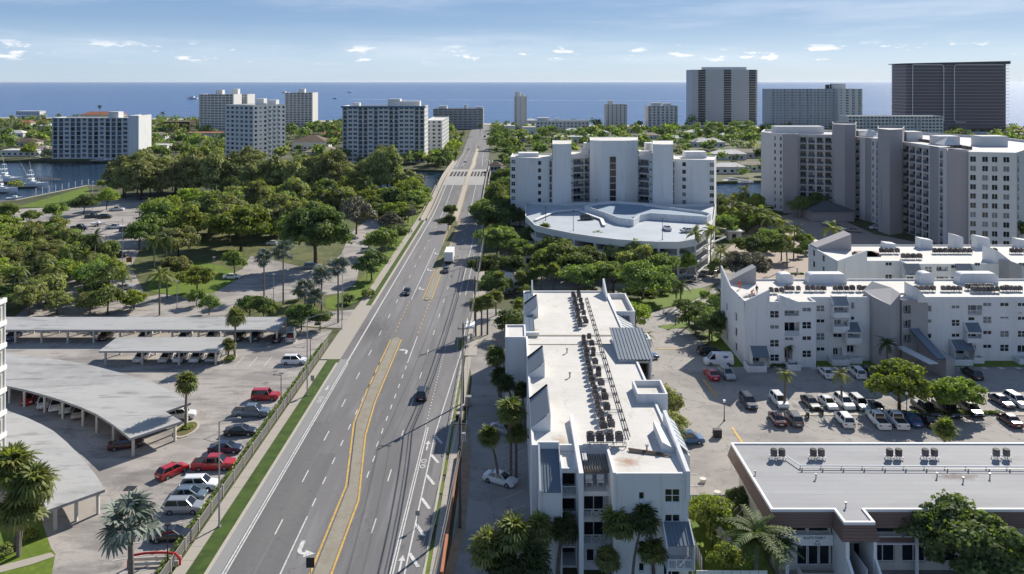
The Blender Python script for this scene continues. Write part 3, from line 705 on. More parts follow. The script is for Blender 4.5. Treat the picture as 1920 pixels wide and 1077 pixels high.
def rail_mesh(w, kind, h=1.0):
    key = (round(w, 2), kind)
    if key in RM: return RM[key]
    g = MB()
    if kind == 'bars':
        g.box(0, -.03, h-.06, w, .03, h); g.box(0, -.02, .08, w, .02, .13)
        n = int(w/.14)
        for i in range(n+1): g.box(i*w/n-.015, -.015, .13, i*w/n+.015, .015, h-.06)
        me = g.mesh('railing', TRIM)
    elif kind == 'cross':
        g.box(0, -.03, h-.07, w, .03, h); g.box(0, -.03, .05, w, .03, .12)
        for x in (0, w/3, 2*w/3, w): g.box(x-.04, -.035, .12, x+.04, .035, h-.07)
        g.bar((w/3, 0, .1), (2*w/3, 0, h-.07), .05); g.bar((w/3, .01, h-.07), (2*w/3, .01, .1), .05)
        n = int(w/3/.15)
        for k in (0, 2):
            for i in range(1, n): g.box(k*w/3+i*w/3/n-.012, -.012, .12, k*w/3+i*w/3/n+.012, .012, h-.07)
        me = g.mesh('railing', TRIM)
    elif kind == 'dark':
        g.box(0, -.03, h-.06, w, .03, h); g.box(0, -.015, 0, w, .015, h-.07)
        me = g.mesh('railing', M('dark_railing', (.10,.12,.14), .5))
    elif kind == 'glass':
        g.box(0, -.02, 0, w, .02, h); me = g.mesh('railing', M('pale_railing', (.42,.46,.5), .3))
    else:
        g.box(0, -.06, 0, w, .06, h); me = g.mesh('balcony_wall', kind if not isinstance(kind, str) else WHITE)
    RM[key] = me
    return me
KD = {  # kind: z0, z1 within the floor, depth of the opening, window style, railing
 'w': (.72, 2.3, .2, 'two', None), 'v': (.72, 2.3, .2, 'plain', None), 'W': (.6, 2.3, .2, 'slide', None), 's': (1.2, 2.0, .2, 'plain', None),
 'b': (.1, 2.5, 1.3, 'slide', 'bars'), 'k': (.1, 2.5, 1.3, 'slide', 'dark'), 'B': (.1, 2.5, 1.4, 'slide', 'solid'), 'g': (.9, 2.45, 5, None, None),
 'q': (.12, 2.62, .35, 'plain', None), 'p': (.3, 2.6, .12, None, None), 't': (.05, 2.7, .15, 'bare', None), 'G': (.1, 2.5, 1.3, 'slide', 'glass')}
GW = {'near': 'ddl', 'far': 'ddb', 'blue': 'bbd', 'blind': 'dll', 'dark': 'ddd'}
def facade(root, mbw, O, U, L, z0, z1, ops, mat_i, gw='near', sub=False, din=None, bal=None):
    """a wall with real openings; ops: (u0, u1, za, zb, depth, style, rail)"""
    Nn = Vector((-U[1], U[0])); th = math.atan2(U[1], U[0])
    P = lambda u, z, d=0: (O[0]+U[0]*u+Nn.x*d, O[1]+U[1]*u+Nn.y*d, z)
    us = sorted({0, L}|{round(o[0], 3) for o in ops}|{round(o[1], 3) for o in ops})
    for ua, ub in zip(us, us[1:]):
        if ub-ua < 1e-4: continue
        cur = sorted([(o[2], o[3]) for o in ops if o[0] <= ua+1e-3 and o[1] >= ub-1e-3])
        z = z0
        for a, b in cur:
            if a > z+1e-4: mbw.quad(P(ua, z), P(ub, z), P(ub, a), P(ua, a), mat_i)
            z = max(z, b)
        if z < z1-1e-4: mbw.quad(P(ua, z), P(ub, z), P(ub, z1), P(ua, z1), mat_i)
    for (u0, u1, a, b, d, st, rail) in ops:
        u0, u1 = round(u0, 3), round(u1, 3)
        mbw.quad(P(u0, a), P(u0, a, d), P(u0, b, d), P(u0, b), mat_i); mbw.quad(P(u1, a, d), P(u1, a), P(u1, b), P(u1, b, d), mat_i)
        mbw.quad(P(u0, a), P(u1, a), P(u1, a, d), P(u0, a, d), mat_i); mbw.quad(P(u0, b, d), P(u1, b, d), P(u1, b), P(u0, b), mat_i)
        back = mat_i
        if st is None and d > 2: back = 'dark'
        q = (P(u0, a, d), P(u1, a, d), P(u1, b, d), P(u0, b, d))
        if back == 'dark' and din is not None: mbw.quad(*q, din)
        else: mbw.quad(*q, mat_i)
        if st:
            w, h = u1-u0-.02, b-a-.02
            if d > .6: w = w*rng.choice((.62, .8, .8)); h = h-.3
            me, fr = win_mesh(w, h, st, rng.choice(GW[gw]), sub)
            o = link('window' if d < .6 else 'balcony_door', me, root, P(u0+.01+(0 if d < .6 else .15), a+.01, d-.035), th)
            if fr: link('frame', fr, o)
        if rail:
            k = rail if rail != 'solid' else (bal or 'solid')
            link('railing' if isinstance(rail, str) and rail != 'solid' else 'balcony_wall', rail_mesh(u1-u0, k), root, P(u0, a, .06 if rail != 'solid' else -.05), th)
def inset(poly, d):
    n = len(poly); out = []
    for i in range(n):
        a, b, c = Vector(poly[i-1]), Vector(poly[i]), Vector(poly[(i+1) % n])
        u, v = (b-a).normalized(), (c-b).normalized()
        nu, nv = Vector((-u.y, u.x)), Vector((-v.y, v.x))
        k = (nu+nv); den = 1+nu.dot(nv)
        if den < .15: den = .15
        out.append(tuple(b+k*(d/den)))
    return out
def tri_face(mb, pts, z, m):
    from mathutils.geometry import tessellate_polygon
    for t in tessellate_polygon([[Vector((p[0], p[1], 0)) for p in pts]]):
        a, b, c = [pts[i] for i in t]
        if (b[0]-a[0])*(c[1]-a[1])-(b[1]-a[1])*(c[0]-a[0]) < 0: b, c = c, b
        mb.tri((a[0], a[1], z), (b[0], b[1], z), (c[0], c[1], z), m)
def volume(root, name, poly, z1, mat=None, roofm=None, par=.5, specs={}, nf=4, fh=2.8, vb=.3, gw='near', sub=False, z0=0, mats={}, bal=None, pt=.25, rail=None):
    """a closed block with a flat roof behind a parapet; poly counter-clockwise, local to root"""
    mat = mat or WHITE; roofm = roofm or ROOFW
    ml = [mat, roofm, DARKIN]+[m for m in mats.values()]; mi = {e: 3+i for i, e in enumerate(mats)}
    mb = MB(); n = len(poly)
    for i in range(n):
        a, b = Vector(poly[i]), Vector(poly[(i+1) % n]); L = (b-a).length; U = (b-a)/L
        ops = []
        for sp in specs.get(i, ()):
            if sp[0] == 'abs':
                ops.append(tuple(sp[1:])); continue
            u0, u1, kd = sp[:3]; fl = sp[3] if len(sp) > 3 else range(nf)
            k = KD[kd]
            for f in fl:
                r = k[4]
                if rail and r: r = rail
                sc = fh/2.8
                ops.append((u0, u1, z0+vb+f*fh+k[0]*sc, z0+vb+f*fh+k[1]*sc, k[2], k[3], r))
        facade(root, mb, a, U, L, z0, z1+par, ops, mi.get(i, 0), gw, sub, 2, bal)
    if par > 0:
        ins = inset(poly, pt)
        for i in range(n):
            j = (i+1) % n
            mb.quad((*poly[i], z1+par), (*poly[j], z1+par), (*ins[j], z1+par), (*ins[i], z1+par), 0)
            mb.quad((*ins[i], z1+par), (*ins[j], z1+par), (*ins[j], z1), (*ins[i], z1), 0)
        tri_face(mb, ins, z1, 1)
    else: tri_face(mb, poly, z1, 1)
    return mb.build(name, ml, root)
def cols(L, n, w, kind, m0=1.0, m1=None, fl=None):
    m1 = m0 if m1 is None else m1
    sp = (L-m0-m1-n*w)/max(1, n-1) if n > 1 else 0
    out = []
    for i in range(n):
        u = m0+i*(w+sp)
        k = kind[i % len(kind)]
        out.append((u, u+w, k) if fl is None else (u, u+w, k, fl))
    return out
def rect(x0, y0, x1, y1): return [(x0, y0), (x1, y0), (x1, y1), (x0, y1)]
def ribbed(mb, p00, p10, p11, p01, n, m=0, t=.06, rib=.07):
    """standing-seam metal sheet: four corners (low-left, low-right, high-right, high-left)"""
    a, b, c, d = map(Vector, (p00, p10, p11, p01)); nrm = (b-a).cross(d-a).normalized()
    if nrm.z < 0: nrm = -nrm
    lo = [p-nrm*t for p in (a, b, c, d)]
    mb.add([*lo, a, b, c, d], [(0,3,2,1),(4,5,6,7),(0,1,5,4),(1,2,6,5),(2,3,7,6),(3,0,4,7)], m)
    for i in range(n+1):
        f = i/n; s, e = a.lerp(b, f), d.lerp(c, f)
        mb.bar(s+nrm*.03, e+nrm*.03, rib, rib, m)

# ---------------------------------------------------------------- rooftop condensers
ac0 = None
acb = MB(); acb.box(-.42, -.42, .38, .42, .42, 1.22)
for k in range(5): acb.box(-.45, -.45, .48+k*.15, .45, .45, .53+k*.15)
acf = MB()
for k in range(14):
    t0, t1 = 2*math.pi*k/14, 2*math.pi*(k+1)/14
    acf.quad((.36*math.cos(t0), .36*math.sin(t0), 1.30), (.36*math.cos(t1), .36*math.sin(t1), 1.30), (.36*math.cos(t1), .36*math.sin(t1), 1.2), (.36*math.cos(t0), .36*math.sin(t0), 1.2))
acf.tube((0, 0, 1.2), (0, 0, 1.27), .34, n=12)
for k in range(3): acf.box(-.34, -.2+k*.18, 1.275, .34, -.17+k*.18, 1.295)
acl = MB()
for x in (-.38, .38):
    acl.box(x-.04, -.5, .30, x+.04, .5, .375)
    for y in (-.36, .36): acl.box(x-.03, y-.03, 0, x+.03, y+.03, .3)
acl.box(-.34, -.03, .31, .34, .03, .36)
acr = MB(); acr.tube((0, 0, .45), (0, 0, 1.12), .42, .42, n=16); acr.tube((0, 0, 1.12), (0, 0, 1.2), .45, .37, n=16)
ac_me = (acb.mesh('casing', ACM), acf.mesh('fan_guard', ACF), acl.mesh('stand', TRIM))
ACR = acr.mesh('casing', ACM)
def condenser(x, y, z, label, group, rz=0, s=1.0, rnd=False):
    t = thing('roof_condenser', label, 'air conditioner', (x, y, z), rz, group, scale=(s, s, s))
    link('casing', ACR if rnd else ac_me[0], t); link('fan_guard', ac_me[1], t, (0, 0, -.05 if rnd else 0)); link('stand', ac_me[2], t)
    return t

# ================================================================ near white condo left of centre (seen from its end)
b1 = thing('white_condo', 'white stepped four storey condo nearest the camera with a long roof beside the road', 'building', (0, 0, 0))
ZR = 11.5
fr = [('abs', 2.75, 3.35, 8.95, 9.75, .2, 'plain', None), ('abs', 5.55, 7.2, 8.6, 10.1, .2, 'four', None), ('abs', 5.55, 7.2, 6.5, 7.35, .2, 'two', None),
      ('abs', 2.75, 3.35, 1.2, 2.1, .2, 'plain', None), ('abs', 2.75, 3.35, 6.3, 7.0, .2, 'plain', None), ('abs', 2.75, 3.35, 3.7, 4.5, .2, 'plain', None), ('abs', 5.4, 7.2, .4, 2.2, .2, 'slide', None)]
volume(b1, 'wall', [(2.3, 89.8), (10.9, 89.8), (10.9, 83.3), (19, 83.3), (19, 156), (2.3, 156)], ZR, specs={
    2: fr, 3: [(3+i*6.0, 4.6+i*6.0, 'w') for i in range(11)]}, nf=4, par=.28, sub=True, gw='dark', pt=.3)
volume(b1, 'balcony_bay', rect(7.7, 85.5, 10.85, 89.75), 8.45, specs={0: [('abs', .15, 3.0, 5.7, 8.15, 1.3, 'slide', 'cross'), ('abs', .15, 3.0, 2.85, 5.3, 1.3, 'slide', 'cross'), ('abs', .5, 1.4, .9, 2.3, .2, 'plain', None), ('abs', 1.6, 2.5, .9, 2.3, .2, 'plain', None)]}, par=.1, sub=True, gw='dark', roofm=SLABG)
volume(b1, 'stair_shaft', rect(5.5, 85.9, 7.2, 89.7), 10.9, specs={0: [('abs', .1, 1.6, 8.0, 10.5, 2.5, None, 'bars'), ('abs', .1, 1.6, 5.2, 7.7, 2.5, None, 'bars'), ('abs', .1, 1.6, 2.4, 4.9, 2.5, None, 'bars'), ('abs', .1, 1.6, .2, 2.2, 2.5, None, None)]}, par=0.12)
mb = MB(); mb.box(7.2, 82.9, 0, 7.68, 86.5, 12.0); mb.prism([(7.2, 86.5), (7.68, 86.5), (7.68, 97), (7.2, 97)], 0, [12.0, 12.0, 12.3, 12.3]); mb.build('fin_wall', WHITE, b1)
mb = MB(); mb.prism([(10.86, 83.0), (11.15, 83.0), (11.15, 89.8), (10.86, 89.8)], 8, [12.0, 12.0, 11.85, 11.85]); mb.build('terrace_wall', WHITE, b1)
mb = MB(); mb.prism(rect(3.2, 84.6, 5.4, 89.7), 0, [9.0, 9.0, 11.3, 11.3]); mb.box(3.1, 89.7, 11.3, 5.45, 90.1, 12.15); mb.box(2.95, 84.4, 8.6, 3.18, 89.9, 11.9) if False else None
mb.build('stair_wall', WHITE, b1)
mb = MB(); ribbed(mb, (3.3, 84.5, 9.08), (5.35, 84.5, 9.08), (5.35, 89.65, 11.38), (3.3, 89.65, 11.38), 6); mb.build('metal_roof', BLUEMET, b1)
mb = MB(); mb.prism([(3.0, 84.4), (3.22, 84.4), (3.22, 89.7), (3.0, 89.7)], 0, [9.3, 9.3, 12.1, 12.1]); mb.prism([(5.38, 84.4), (5.5, 84.4), (5.5, 89.7), (5.38, 89.7)], 0, [9.3, 9.3, 12.1, 12.1]); mb.build('side_fin', WHITE, b1)
# roof terrace pergola
for i in range(11):
    g = MB(); g.box(7.8+i*.29, 86.2, 10.6, 7.88+i*.29, 89.75, 10.75); g.build('pergola_slat', WOODP, b1)
g = MB(); g.box(7.75, 86.1, 10.4, 10.8, 86.25, 10.6); g.build('pergola_beam', WOODP, b1)
# projecting corner balcony under a metal canopy
mb = MB(); mb.box(16.2, 80.9, 2.75, 19.0, 83.28, 2.95); mb.box(16.2, 80.9, 0, 16.35, 81.05, 2.75); mb.box(18.85, 80.9, 0, 19.0, 81.05, 2.75)
mb.build('balcony_slab', WHITE, b1)
link('railing', rail_mesh(2.5, 'cross'), b1, (16.35, 80.95, 2.95))
mb = MB(); ribbed(mb, (16.3, 80.8, 5.45), (18.95, 80.8, 5.45), (18.95, 83.25, 6.6), (16.3, 83.25, 6.6), 6); mb.build('canopy_roof', BLUEMET, b1)
mb = MB()
for x in (16.12, 18.98): mb.prism([(x, 80.7), (x+.14, 80.7), (x+.14, 83.25), (x, 83.25)], 2.95 if x < 17 else 2.9, [5.6, 5.6, 6.9, 6.9]) if x > 17 else mb.add([(x, 80.7, 5.2), (x, 80.7, 5.6), (x, 83.25, 6.9), (x, 83.25, 6.4), (x+.14, 80.7, 5.2), (x+.14, 80.7, 5.6), (x+.14, 83.25, 6.9), (x+.14, 83.25, 6.4)], [(0,1,2,3),(7,6,5,4),(0,4,5,1),(1,5,6,2),(2,6,7,3),(3,7,4,0)])
mb.build('canopy_cheek', WHITE, b1)
# sloped light shafts along the left roof edge
for Y0, LL, hh in ((139.0, 7.5, 2.0), (111.0, 6.8, 2.1), (94.0, 8.5, 2.2)):
    g = MB(); g.prism(rect(2.28, Y0, 4.7, Y0+LL), ZR-.02 if False else 9.5, [ZR+.3, ZR+hh, ZR+hh, ZR+.3]); g.build('light_shaft', WHITE, b1)
    g = MB(); g.add([(2.35, Y0+.15, ZR+.38), (4.55, Y0+.15, ZR+hh-.02+.03), (4.55, Y0+LL-.2, ZR+hh+.01), (2.35, Y0+LL-.2, ZR+.38)], [(0, 1, 2, 3)]); g.build('shaft_panel', M('shaft_panel_grey', (.2,.225,.25), .5), b1)
    g = MB(); g.bar((2.3, Y0+LL-.1, ZR+.45), (4.65, Y0+LL-.1, ZR+hh+.15), .1, .25); g.build('coping', DARKM, b1)
g = MB(); ribbed(g, (2.45, 130, ZR+.32), (3.8, 130, ZR+.6), (3.8, 154.5, ZR+.6), (2.45, 154.5, ZR+.32), 2); g.build('metal_roof', BLUEMET, b1)
g = MB(); g.box(2.31, 128.6, ZR+.3, 4.5, 129.2, ZR+.75); g.build('coping', WHITE, b1)
g = MB(); g.box(2.65, 129.0, ZR+.01, 18.7, 129.5, ZR+.12); g.box(2.65, 124.8, ZR+.01, 16.0, 125.0, ZR+.08); g.build('expansion_strip', CURB, b1)
volume(b1, 'stair_tower', rect(-1.1, 126.5, 2.28, 133), 11.9, par=.3)
# far end fins
g = MB(); g.prism([(3.9, 153), (4.2, 153), (4.2, 156.2), (3.9, 156.2)], 8, [12, 12, 13.9, 13.9]); g.build('fin_wall', WHITE, b1)
g = MB(); g.prism([(18.3, 150), (18.65, 150), (18.65, 156.2), (18.3, 156.2)], 8, [12.2, 12.2, 14.2, 14.2]); g.build('fin_wall', WHITE, b1)
volume(b1, 'east_wing', rect(19.02, 142, 22.6, 154), 10.9, specs={0: [(1, 2.6, 'w')]}, par=.9)
g = MB(); g.prism(rect(19.02, 130.5, 21.7, 141.9), 0, [10.2, 10.0, 10.0, 11.3]); g.build('east_bay', WHITE, b1)
g = MB(); ribbed(g, (21.65, 130.6, 10.15), (21.65, 141.7, 10.15), (19.1, 141.7, 11.4), (19.1, 130.6, 11.4), 7); g.build('metal_roof', BLUEMET, b1)
volume(b1, 'white_block', rect(19.02, 127.6, 22.9, 130.4), 11.2, par=.3)
# open stair tower on the right
g = MB(); g.box(16.3, 117.2, 9, 19.0, 127.4, 11.9); g.build('stair_head', WHITE, b1)
g = MB(); ribbed(g, (16.1, 116.8, 12.0), (21.4, 116.8, 12.0), (21.4, 127.5, 13.4), (16.1, 127.5, 13.4), 10, rib=.12); g.build('metal_roof', BLUEMET, b1)
volume(b1, 'stair_wall', rect(19.03, 117.2, 21.2, 127.3), 11.6, mat=GRAYST, specs={0: [('abs', .15, 1.7, 8.9, 11.3, 2.5, None, None), ('abs', .15, 1.7, 5.9, 8.4, 2.5, None, 'bars'), ('abs', .15, 1.7, 2.9, 5.4, 2.5, None, 'bars'), ('abs', .15, 1.7, .2, 2.5, 2.5, None, None)]}, par=.05)
g = MB(); g.bar((19.3, 117.1, 7.0), (20.9, 117.1, 8.6), .12, .9); g.bar((19.3, 117.05, 4.0), (20.9, 117.05, 5.6), .12, .9); g.build('stair_flight', CURB, b1)
g = MB(); g.box(20.95, 116.9, 0, 21.2, 117.18, 12); g.build('column', WHITE, b1)
volume(b1, 'white_block', rect(16.6, 102.2, 20.6, 107), 12.0, par=.7)
g = MB(); g.prism(rect(19.02, 93, 21.4, 101.9), 0, [9.6, 9.0, 9.0, 10.8]); g.build('east_bay', WHITE, b1)
g = MB(); ribbed(g, (21.4, 93.1, 9.2), (21.4, 101.8, 9.2), (19.1, 101.8, 11.2), (19.1, 93.1, 11.2), 6); g.build('metal_roof', M('pale_metal', (.42,.46,.5), .5), b1)
g = MB(); g.prism(rect(17.2, 88.6, 19.0, 94.2), 9, [ZR+1.2, ZR+.2, ZR+.2, ZR+1.2]); g.build('light_shaft', WHITE, b1)
g = MB(); g.prism([(18.72, 83.1), (19.15, 83.1), (19.15, 96), (18.72, 96)], 9, [12.1, 12.1, 13.2, 13.2]); g.build('fin_wall', WHITE, b1)
# small things on that roof
ROW1, ROW2 = [], []
for i in range(37):
    Y = 152.5-i*1.62
    if 127.5 < Y < 132: continue
    ROW1.append(condenser(12.1-(152.5-Y)*.018+rng.uniform(-.1, .1), Y, ZR, 'x', 'condensers in a line on the nearest roof', rng.uniform(-.25, .25), rng.uniform(.74, .92)))
    if i % 5 in (0, 1, 3): ROW2.append(condenser(13.2-(152.5-Y)*.018+rng.uniform(-.1, .1), Y+.4, ZR, 'x', 'condensers in a line on the nearest roof', rng.uniform(-.25, .25), rng.uniform(.74, .92)))
number(ROW1, '%s condenser from the camera in the left line along the nearest white roof', lambda o: o.location.y)
number(ROW2, '%s condenser from the camera in the right line along the nearest white roof', lambda o: o.location.y)
for i, wd in enumerate(('leftmost', 'second from the left', 'third from the left', 'rightmost')):
    condenser(G(1110+i*18.3, 838, 12.2)[0], 90.2, ZR+.3, wd+' of four dark condensers on the raised roof rack', 'condensers on the roof rack', 0, 1.0)
g = MB(); g.box(9.0, 89.9, 0, 13.3, 89.98, .08)
for y in (89.7, 90.7): g.box(8.9, y, .55, 13.3, y+.07, .62)
for x in (9.0, 10.4, 11.8, 13.2):
    g.box(x, 89.7, 0, x+.07, 89.77, .55); g.box(x, 90.7, 0, x+.07, 90.77, .55)
tag(g.build('equipment_rack', GREYM, None, (0, 0, ZR+.01)), 'low steel rack carrying four condensers on the nearest roof', 'rack')
for k, (xa, xb) in enumerate(((14.45, 13.75), (14.75, 14.05))):
    g = MB(); g.tube((xa, 151, .25), (xb, 92, .25), .06, n=6)
    for i in range(22): g.box(xa+(xb-xa)*i/22-.1, 151-i*2.7-.1, 0, xa+(xb-xa)*i/22+.1, 151-i*2.7+.1, .2)
    t = tag(g.build('roof_pipe', DARKM, None, (0, 0, ZR+.01)), ('left' if k == 0 else 'right')+' dark pipe of the pair running the length of the nearest roof', 'pipe')
for i in range(6):
    g = MB(); g.tube((0, 0, .12), (-2.6, 0, .12), .04, n=5); g.tube((-2.6, 0, .12), (-2.6, .9, .12), .04, n=5); g.tube((0, .9, .12), (-2.6, .9, .12), .04, n=5)
    tag(g.build('branch_pipe', GREYM, None, (14.2, 99+i*5.2, ZR+.02)), '%s thin looped branch pipe from the camera beside the long roof pipes' % ordw(i), 'pipe', 'branch pipes')
g = MB(); 
for i in range(6): g.bar((0, i*.1, .1+.03*i), (4.6-.2*i, -1.2+i*.12, .1+.03*i), .12, .08)
tag(g.build('timber_pile', WOODP, None, (13.4, 88.6, ZR)), 'loose weathered boards lying on the roof behind the condensers rack', 'boards')
for x, Y, wd in ((15.5, 88.9, 'front'), (8.6, 121, 'middle'), (8.3, 111, 'rear')):
    g = MB(); g.tube((0, 0, 0), (0, 0, .6), .1, n=8); g.tube((0, 0, .6), (0, 0, .75), .2, n=8)
    tag(g.build('roof_vent', GREYM, None, (x, Y, ZR)), 'small metal vent pipe, %s one on the nearest white roof' % wd, 'vent')
g = MB(); g.box(-.15, -1.3, 0, .15, 1.3, .15); g.box(-.35, -1.3, 0, -.2, 1.3, .15)
tag(g.build('drain_channel', SLABG, None, (8.3, 86.9+1, ZR-.0)), 'short grey channel lying on the roof above the balcony bay', 'channel')
for k, x in enumerate((8.3, 9.6)):
    g = MB(); g.box(0, 0, .4, .8, .7, .5); g.box(0, .6, .5, .8, .72, 1.0)
    for a in (.05, .7):
        for b in (.05, .6): g.box(a, b, 0, a+.06, b+.06, .4)
    tag(g.build('terrace_chair', TRIM, None, (x, 87, 8.45)), ('left' if k == 0 else 'right')+' white chair under the slatted roof terrace', 'chair')

# ================================================================ white condo on the right
def abs_(px0, px1, y0, y1, Yf, Xb, d=.2, st='two', rail=None):
    return ('abs', XA(px0, Yf)-Xb, XA(px1, Yf)-Xb, ZA(y1, Yf), ZA(y0, Yf), d, st, rail)
b2 = thing('white_condo', 'long white four storey condo with awnings facing the right-hand car park', 'building', (0, 0, 0))
ZB = 12.4
q3 = lambda z: 520+z*.16716
L0 = []
for x0, x1, rows in ((1443.5, 1461, ((375, 460), (535, 585), (700, 785), (865, 945))), (1504, 1521.5, ((340, 390), (500, 582), (660, 712), (820, 902)))):
    for a, b in rows: L0.append(abs_(x0, x1, q3(a), q3(b), 146, 44, .15, 'two' if b-a < 60 else 'four'))
L0 += [abs_(1471, 1499, q3(375), q3(436), 146, 44, 1.4, 'slide'), abs_(1471, 1499, q3(508), q3(660), 146, 44, 1.4, 'slide', 'glass'), abs_(1471, 1488, q3(672), q3(712), 146, 44, .15, 'two'), abs_(1471, 1486, q3(800), q3(925), 146, 44, 1.0, 'slide')]
L0 += [abs_(1408, 1424, q3(900), q3(955), 146, 44, .6, 'slide')]
L2 = []
for x0, x1, rows in ((1530.5, 1546.5, ((315, 390), (470, 515), (625, 710), (785, 830))),):
    for a, b in rows: L2.append(abs_(x0, x1, q3(a), q3(b), 149.3, 57.4, .15, 'two' if b-a < 60 else 'four'))
L2 += [abs_(1562, 1579, q3(630), q3(678), 149.3, 57.4, .15, 'two'), abs_(1562, 1579, q3(790), q3(885), 149.3, 57.4, .8, 'slide'), abs_(1588, 1602, q3(765), q3(850), 149.3, 57.4, .4, 'slide'),
       abs_(1595, 1602.5, q3(280), q3(358), 149.3, 57.4, .15, 'plain'), abs_(1595, 1602.5, q3(440), q3(484), 149.3, 57.4, .15, 'plain'), abs_(1637, 1646, q3(285), q3(330), 149.3, 57.4, .15, 'plain'), abs_(1637, 1646, q3(440), q3(484), 149.3, 57.4, .15, 'plain')]
for a, b in ((315, 390), (470, 515), (630, 690)): L2.append(abs_(1739, 1747, q3(a), q3(b), 149.3, 57.4, .15, 'plain'))
for a, b in ((315, 355), (475, 552), (630, 675)): L2.append(abs_(1784, 1800, q3(a), q3(b), 149.3, 57.4, .15, 'two' if b-a < 60 else 'four'))
for a, b in ((285, 330), (440, 522), (598, 645), (755, 800)): L2.append(abs_(1843, 1859.5, q3(a), q3(b), 149.3, 57.4, .15, 'two' if b-a < 60 else 'four'))
for a, b in ((285, 330), (440, 470), (600, 676), (755, 835)): L2.append(abs_(1875, 1892, q3(a), q3(b), 149.3, 57.4, .15, 'two' if b-a < 60 else 'four'))
L2 += [abs_(1815, 1842, q3(315), q3(430), 149.3, 57.4, 1.4, 'slide', 'bars'), abs_(1815, 1828, q3(445), q3(490), 149.3, 57.4, .15, 'plain'), abs_(1817, 1830, q3(765), q3(850), 149.3, 57.4, .5, 'slide'), abs_(1784, 1808, q3(825), q3(870), 149.3, 57.4, .6, 'slide')]
for xx in (1908, 1945, 1985): L2 += [abs_(xx, xx+20, q3(765), q3(850), 149.3, 57.4, .5, 'slide'), abs_(xx, xx+16, q3(600), q3(676), 149.3, 57.4, .15, 'four'), abs_(xx, xx+16, q3(440), q3(484), 149.3, 57.4, .15, 'two'), abs_(xx, xx+16, q3(285), q3(330), 149.3, 57.4, .15, 'two')]
EW = [(10.5, 11.9, 'v'), (4.0, 5.2, 'v')]
volume(b2, 'wall', [(44, 146), (57.4, 146), (57.4, 149.3), (112, 149.3), (112, 163), (44, 163)], ZB-.35, specs={0: L0, 2: L2, 5: EW}, nf=4, fh=2.95, par=.35, sub=True, gw='near')
def boxy_balcony(x0, x1, ytop, yo0, yo1, ybot, Yf, out, roof=True):
    X0_, X1_ = XA(x0, Yf-out), XA(x1, Yf-out); z = [ZA(v, Yf-out) for v in (yo0, yo1, ybot)]
    volume(b2, 'balcony_box', rect(X0_, Yf-out, X1_, Yf+.0-.02), z[0]+.25, z0=z[2], par=0, specs={0: [('abs', .12, X1_-X0_-.12, z[1], z[0], out+.3 if False else out-.1, 'slide', None)]}, sub=True, roofm=WHITE)
    if roof:
        zt = ZA(ytop, Yf)
        g = MB(); ribbed(g, (X0_+.12, Yf-out-.05, z[0]+.3), (X1_-.12, Yf-out-.05, z[0]+.3), (X1_-.12, Yf-.05, zt), (X0_+.12, Yf-.05, zt), 5, rib=.1); g.build('awning_roof', BLUEMET if x0 != 1563 else GREYM, b2)
        g = MB()
        for X in (X0_, X1_-.1): g.add([(X, Yf-out-.1, z[0]+.1), (X, Yf-out-.1, z[0]+.5), (X, Yf-.05, zt+.3), (X, Yf-.05, z[0]+.1), (X+.1, Yf-out-.1, z[0]+.1), (X+.1, Yf-out-.1, z[0]+.5), (X+.1, Yf-.05, zt+.3), (X+.1, Yf-.05, z[0]+.1)], [(0,1,2,3),(7,6,5,4),(0,4,5,1),(1,5,6,2),(2,6,7,3),(3,7,4,0)])
        g.build('awning_cheek', WHITE, b2)
boxy_balcony(1563, 1593, q3(215), q3(338), q3(400), q3(470), 149.3, 1.5)
boxy_balcony(1563, 1593, q3(440), q3(478), q3(556), q3(625), 149.3, 1.5, False)
boxy_balcony(1588, 1616, q3(505), q3(632), q3(686), q3(755), 149.3, 1.8)
boxy_balcony(1814, 1842, q3(510), q3(635), q3(690), q3(740), 149.3, 1.3)
for x0, x1, ya, yb, Yf in ((1406, 1437, q3(770), q3(905), 146), (1781, 1817, q3(700), q3(825), 149.3)):
    z0_, z1_ = ZA(yb, Yf-1.8), ZA(ya, Yf); A, B = XA(x0, Yf), XA(x1, Yf)
    g = MB(); ribbed(g, (A, Yf-1.8, z0_), (B, Yf-1.8, z0_), (B, Yf-.04, z1_), (A, Yf-.04, z1_), 6, rib=.09); g.build('awning_roof', BLUEMET, b2)
    g = MB()
    for X in (A-.12, B+.02): g.add([(X, Yf-1.9, 1.2), (X, Yf-1.9, z0_+.15), (X, Yf-.03, z1_+.3), (X, Yf-.03, 1.2), (X+.1, Yf-1.9, 1.2), (X+.1, Yf-1.9, z0_+.15), (X+.1, Yf-.03, z1_+.3), (X+.1, Yf-.03, 1.2)], [(0,1,2,3),(7,6,5,4),(0,4,5,1),(1,5,6,2),(2,6,7,3),(3,7,4,0)])
    g.build('awning_cheek', WHITE, b2)
for x0, x1, Yf, out in ((1402, 1438, 146, 2.6), (1478, 1502, 146, 1.8), (1561, 1594, 149.3, 2.6), (1594, 1617, 149.3, 1.6), (1781, 1825, 149.3, 2.6), (1826, 1846, 149.3, 1.5), (1912, 1950, 149.3, 2.0)):
    g = MB(); A, B = XA(x0, Yf-out), XA(x1, Yf-out); g.box(A, Yf-out, 0, B, Yf-out+.2, 1.15); g.box(A, Yf-out+.2, 0, A+.2, Yf-.02, 1.14); g.box(B-.2, Yf-out+.2, 0, B, Yf-.02, 1.14)
    g.build('patio_wall', WHITE, b2)
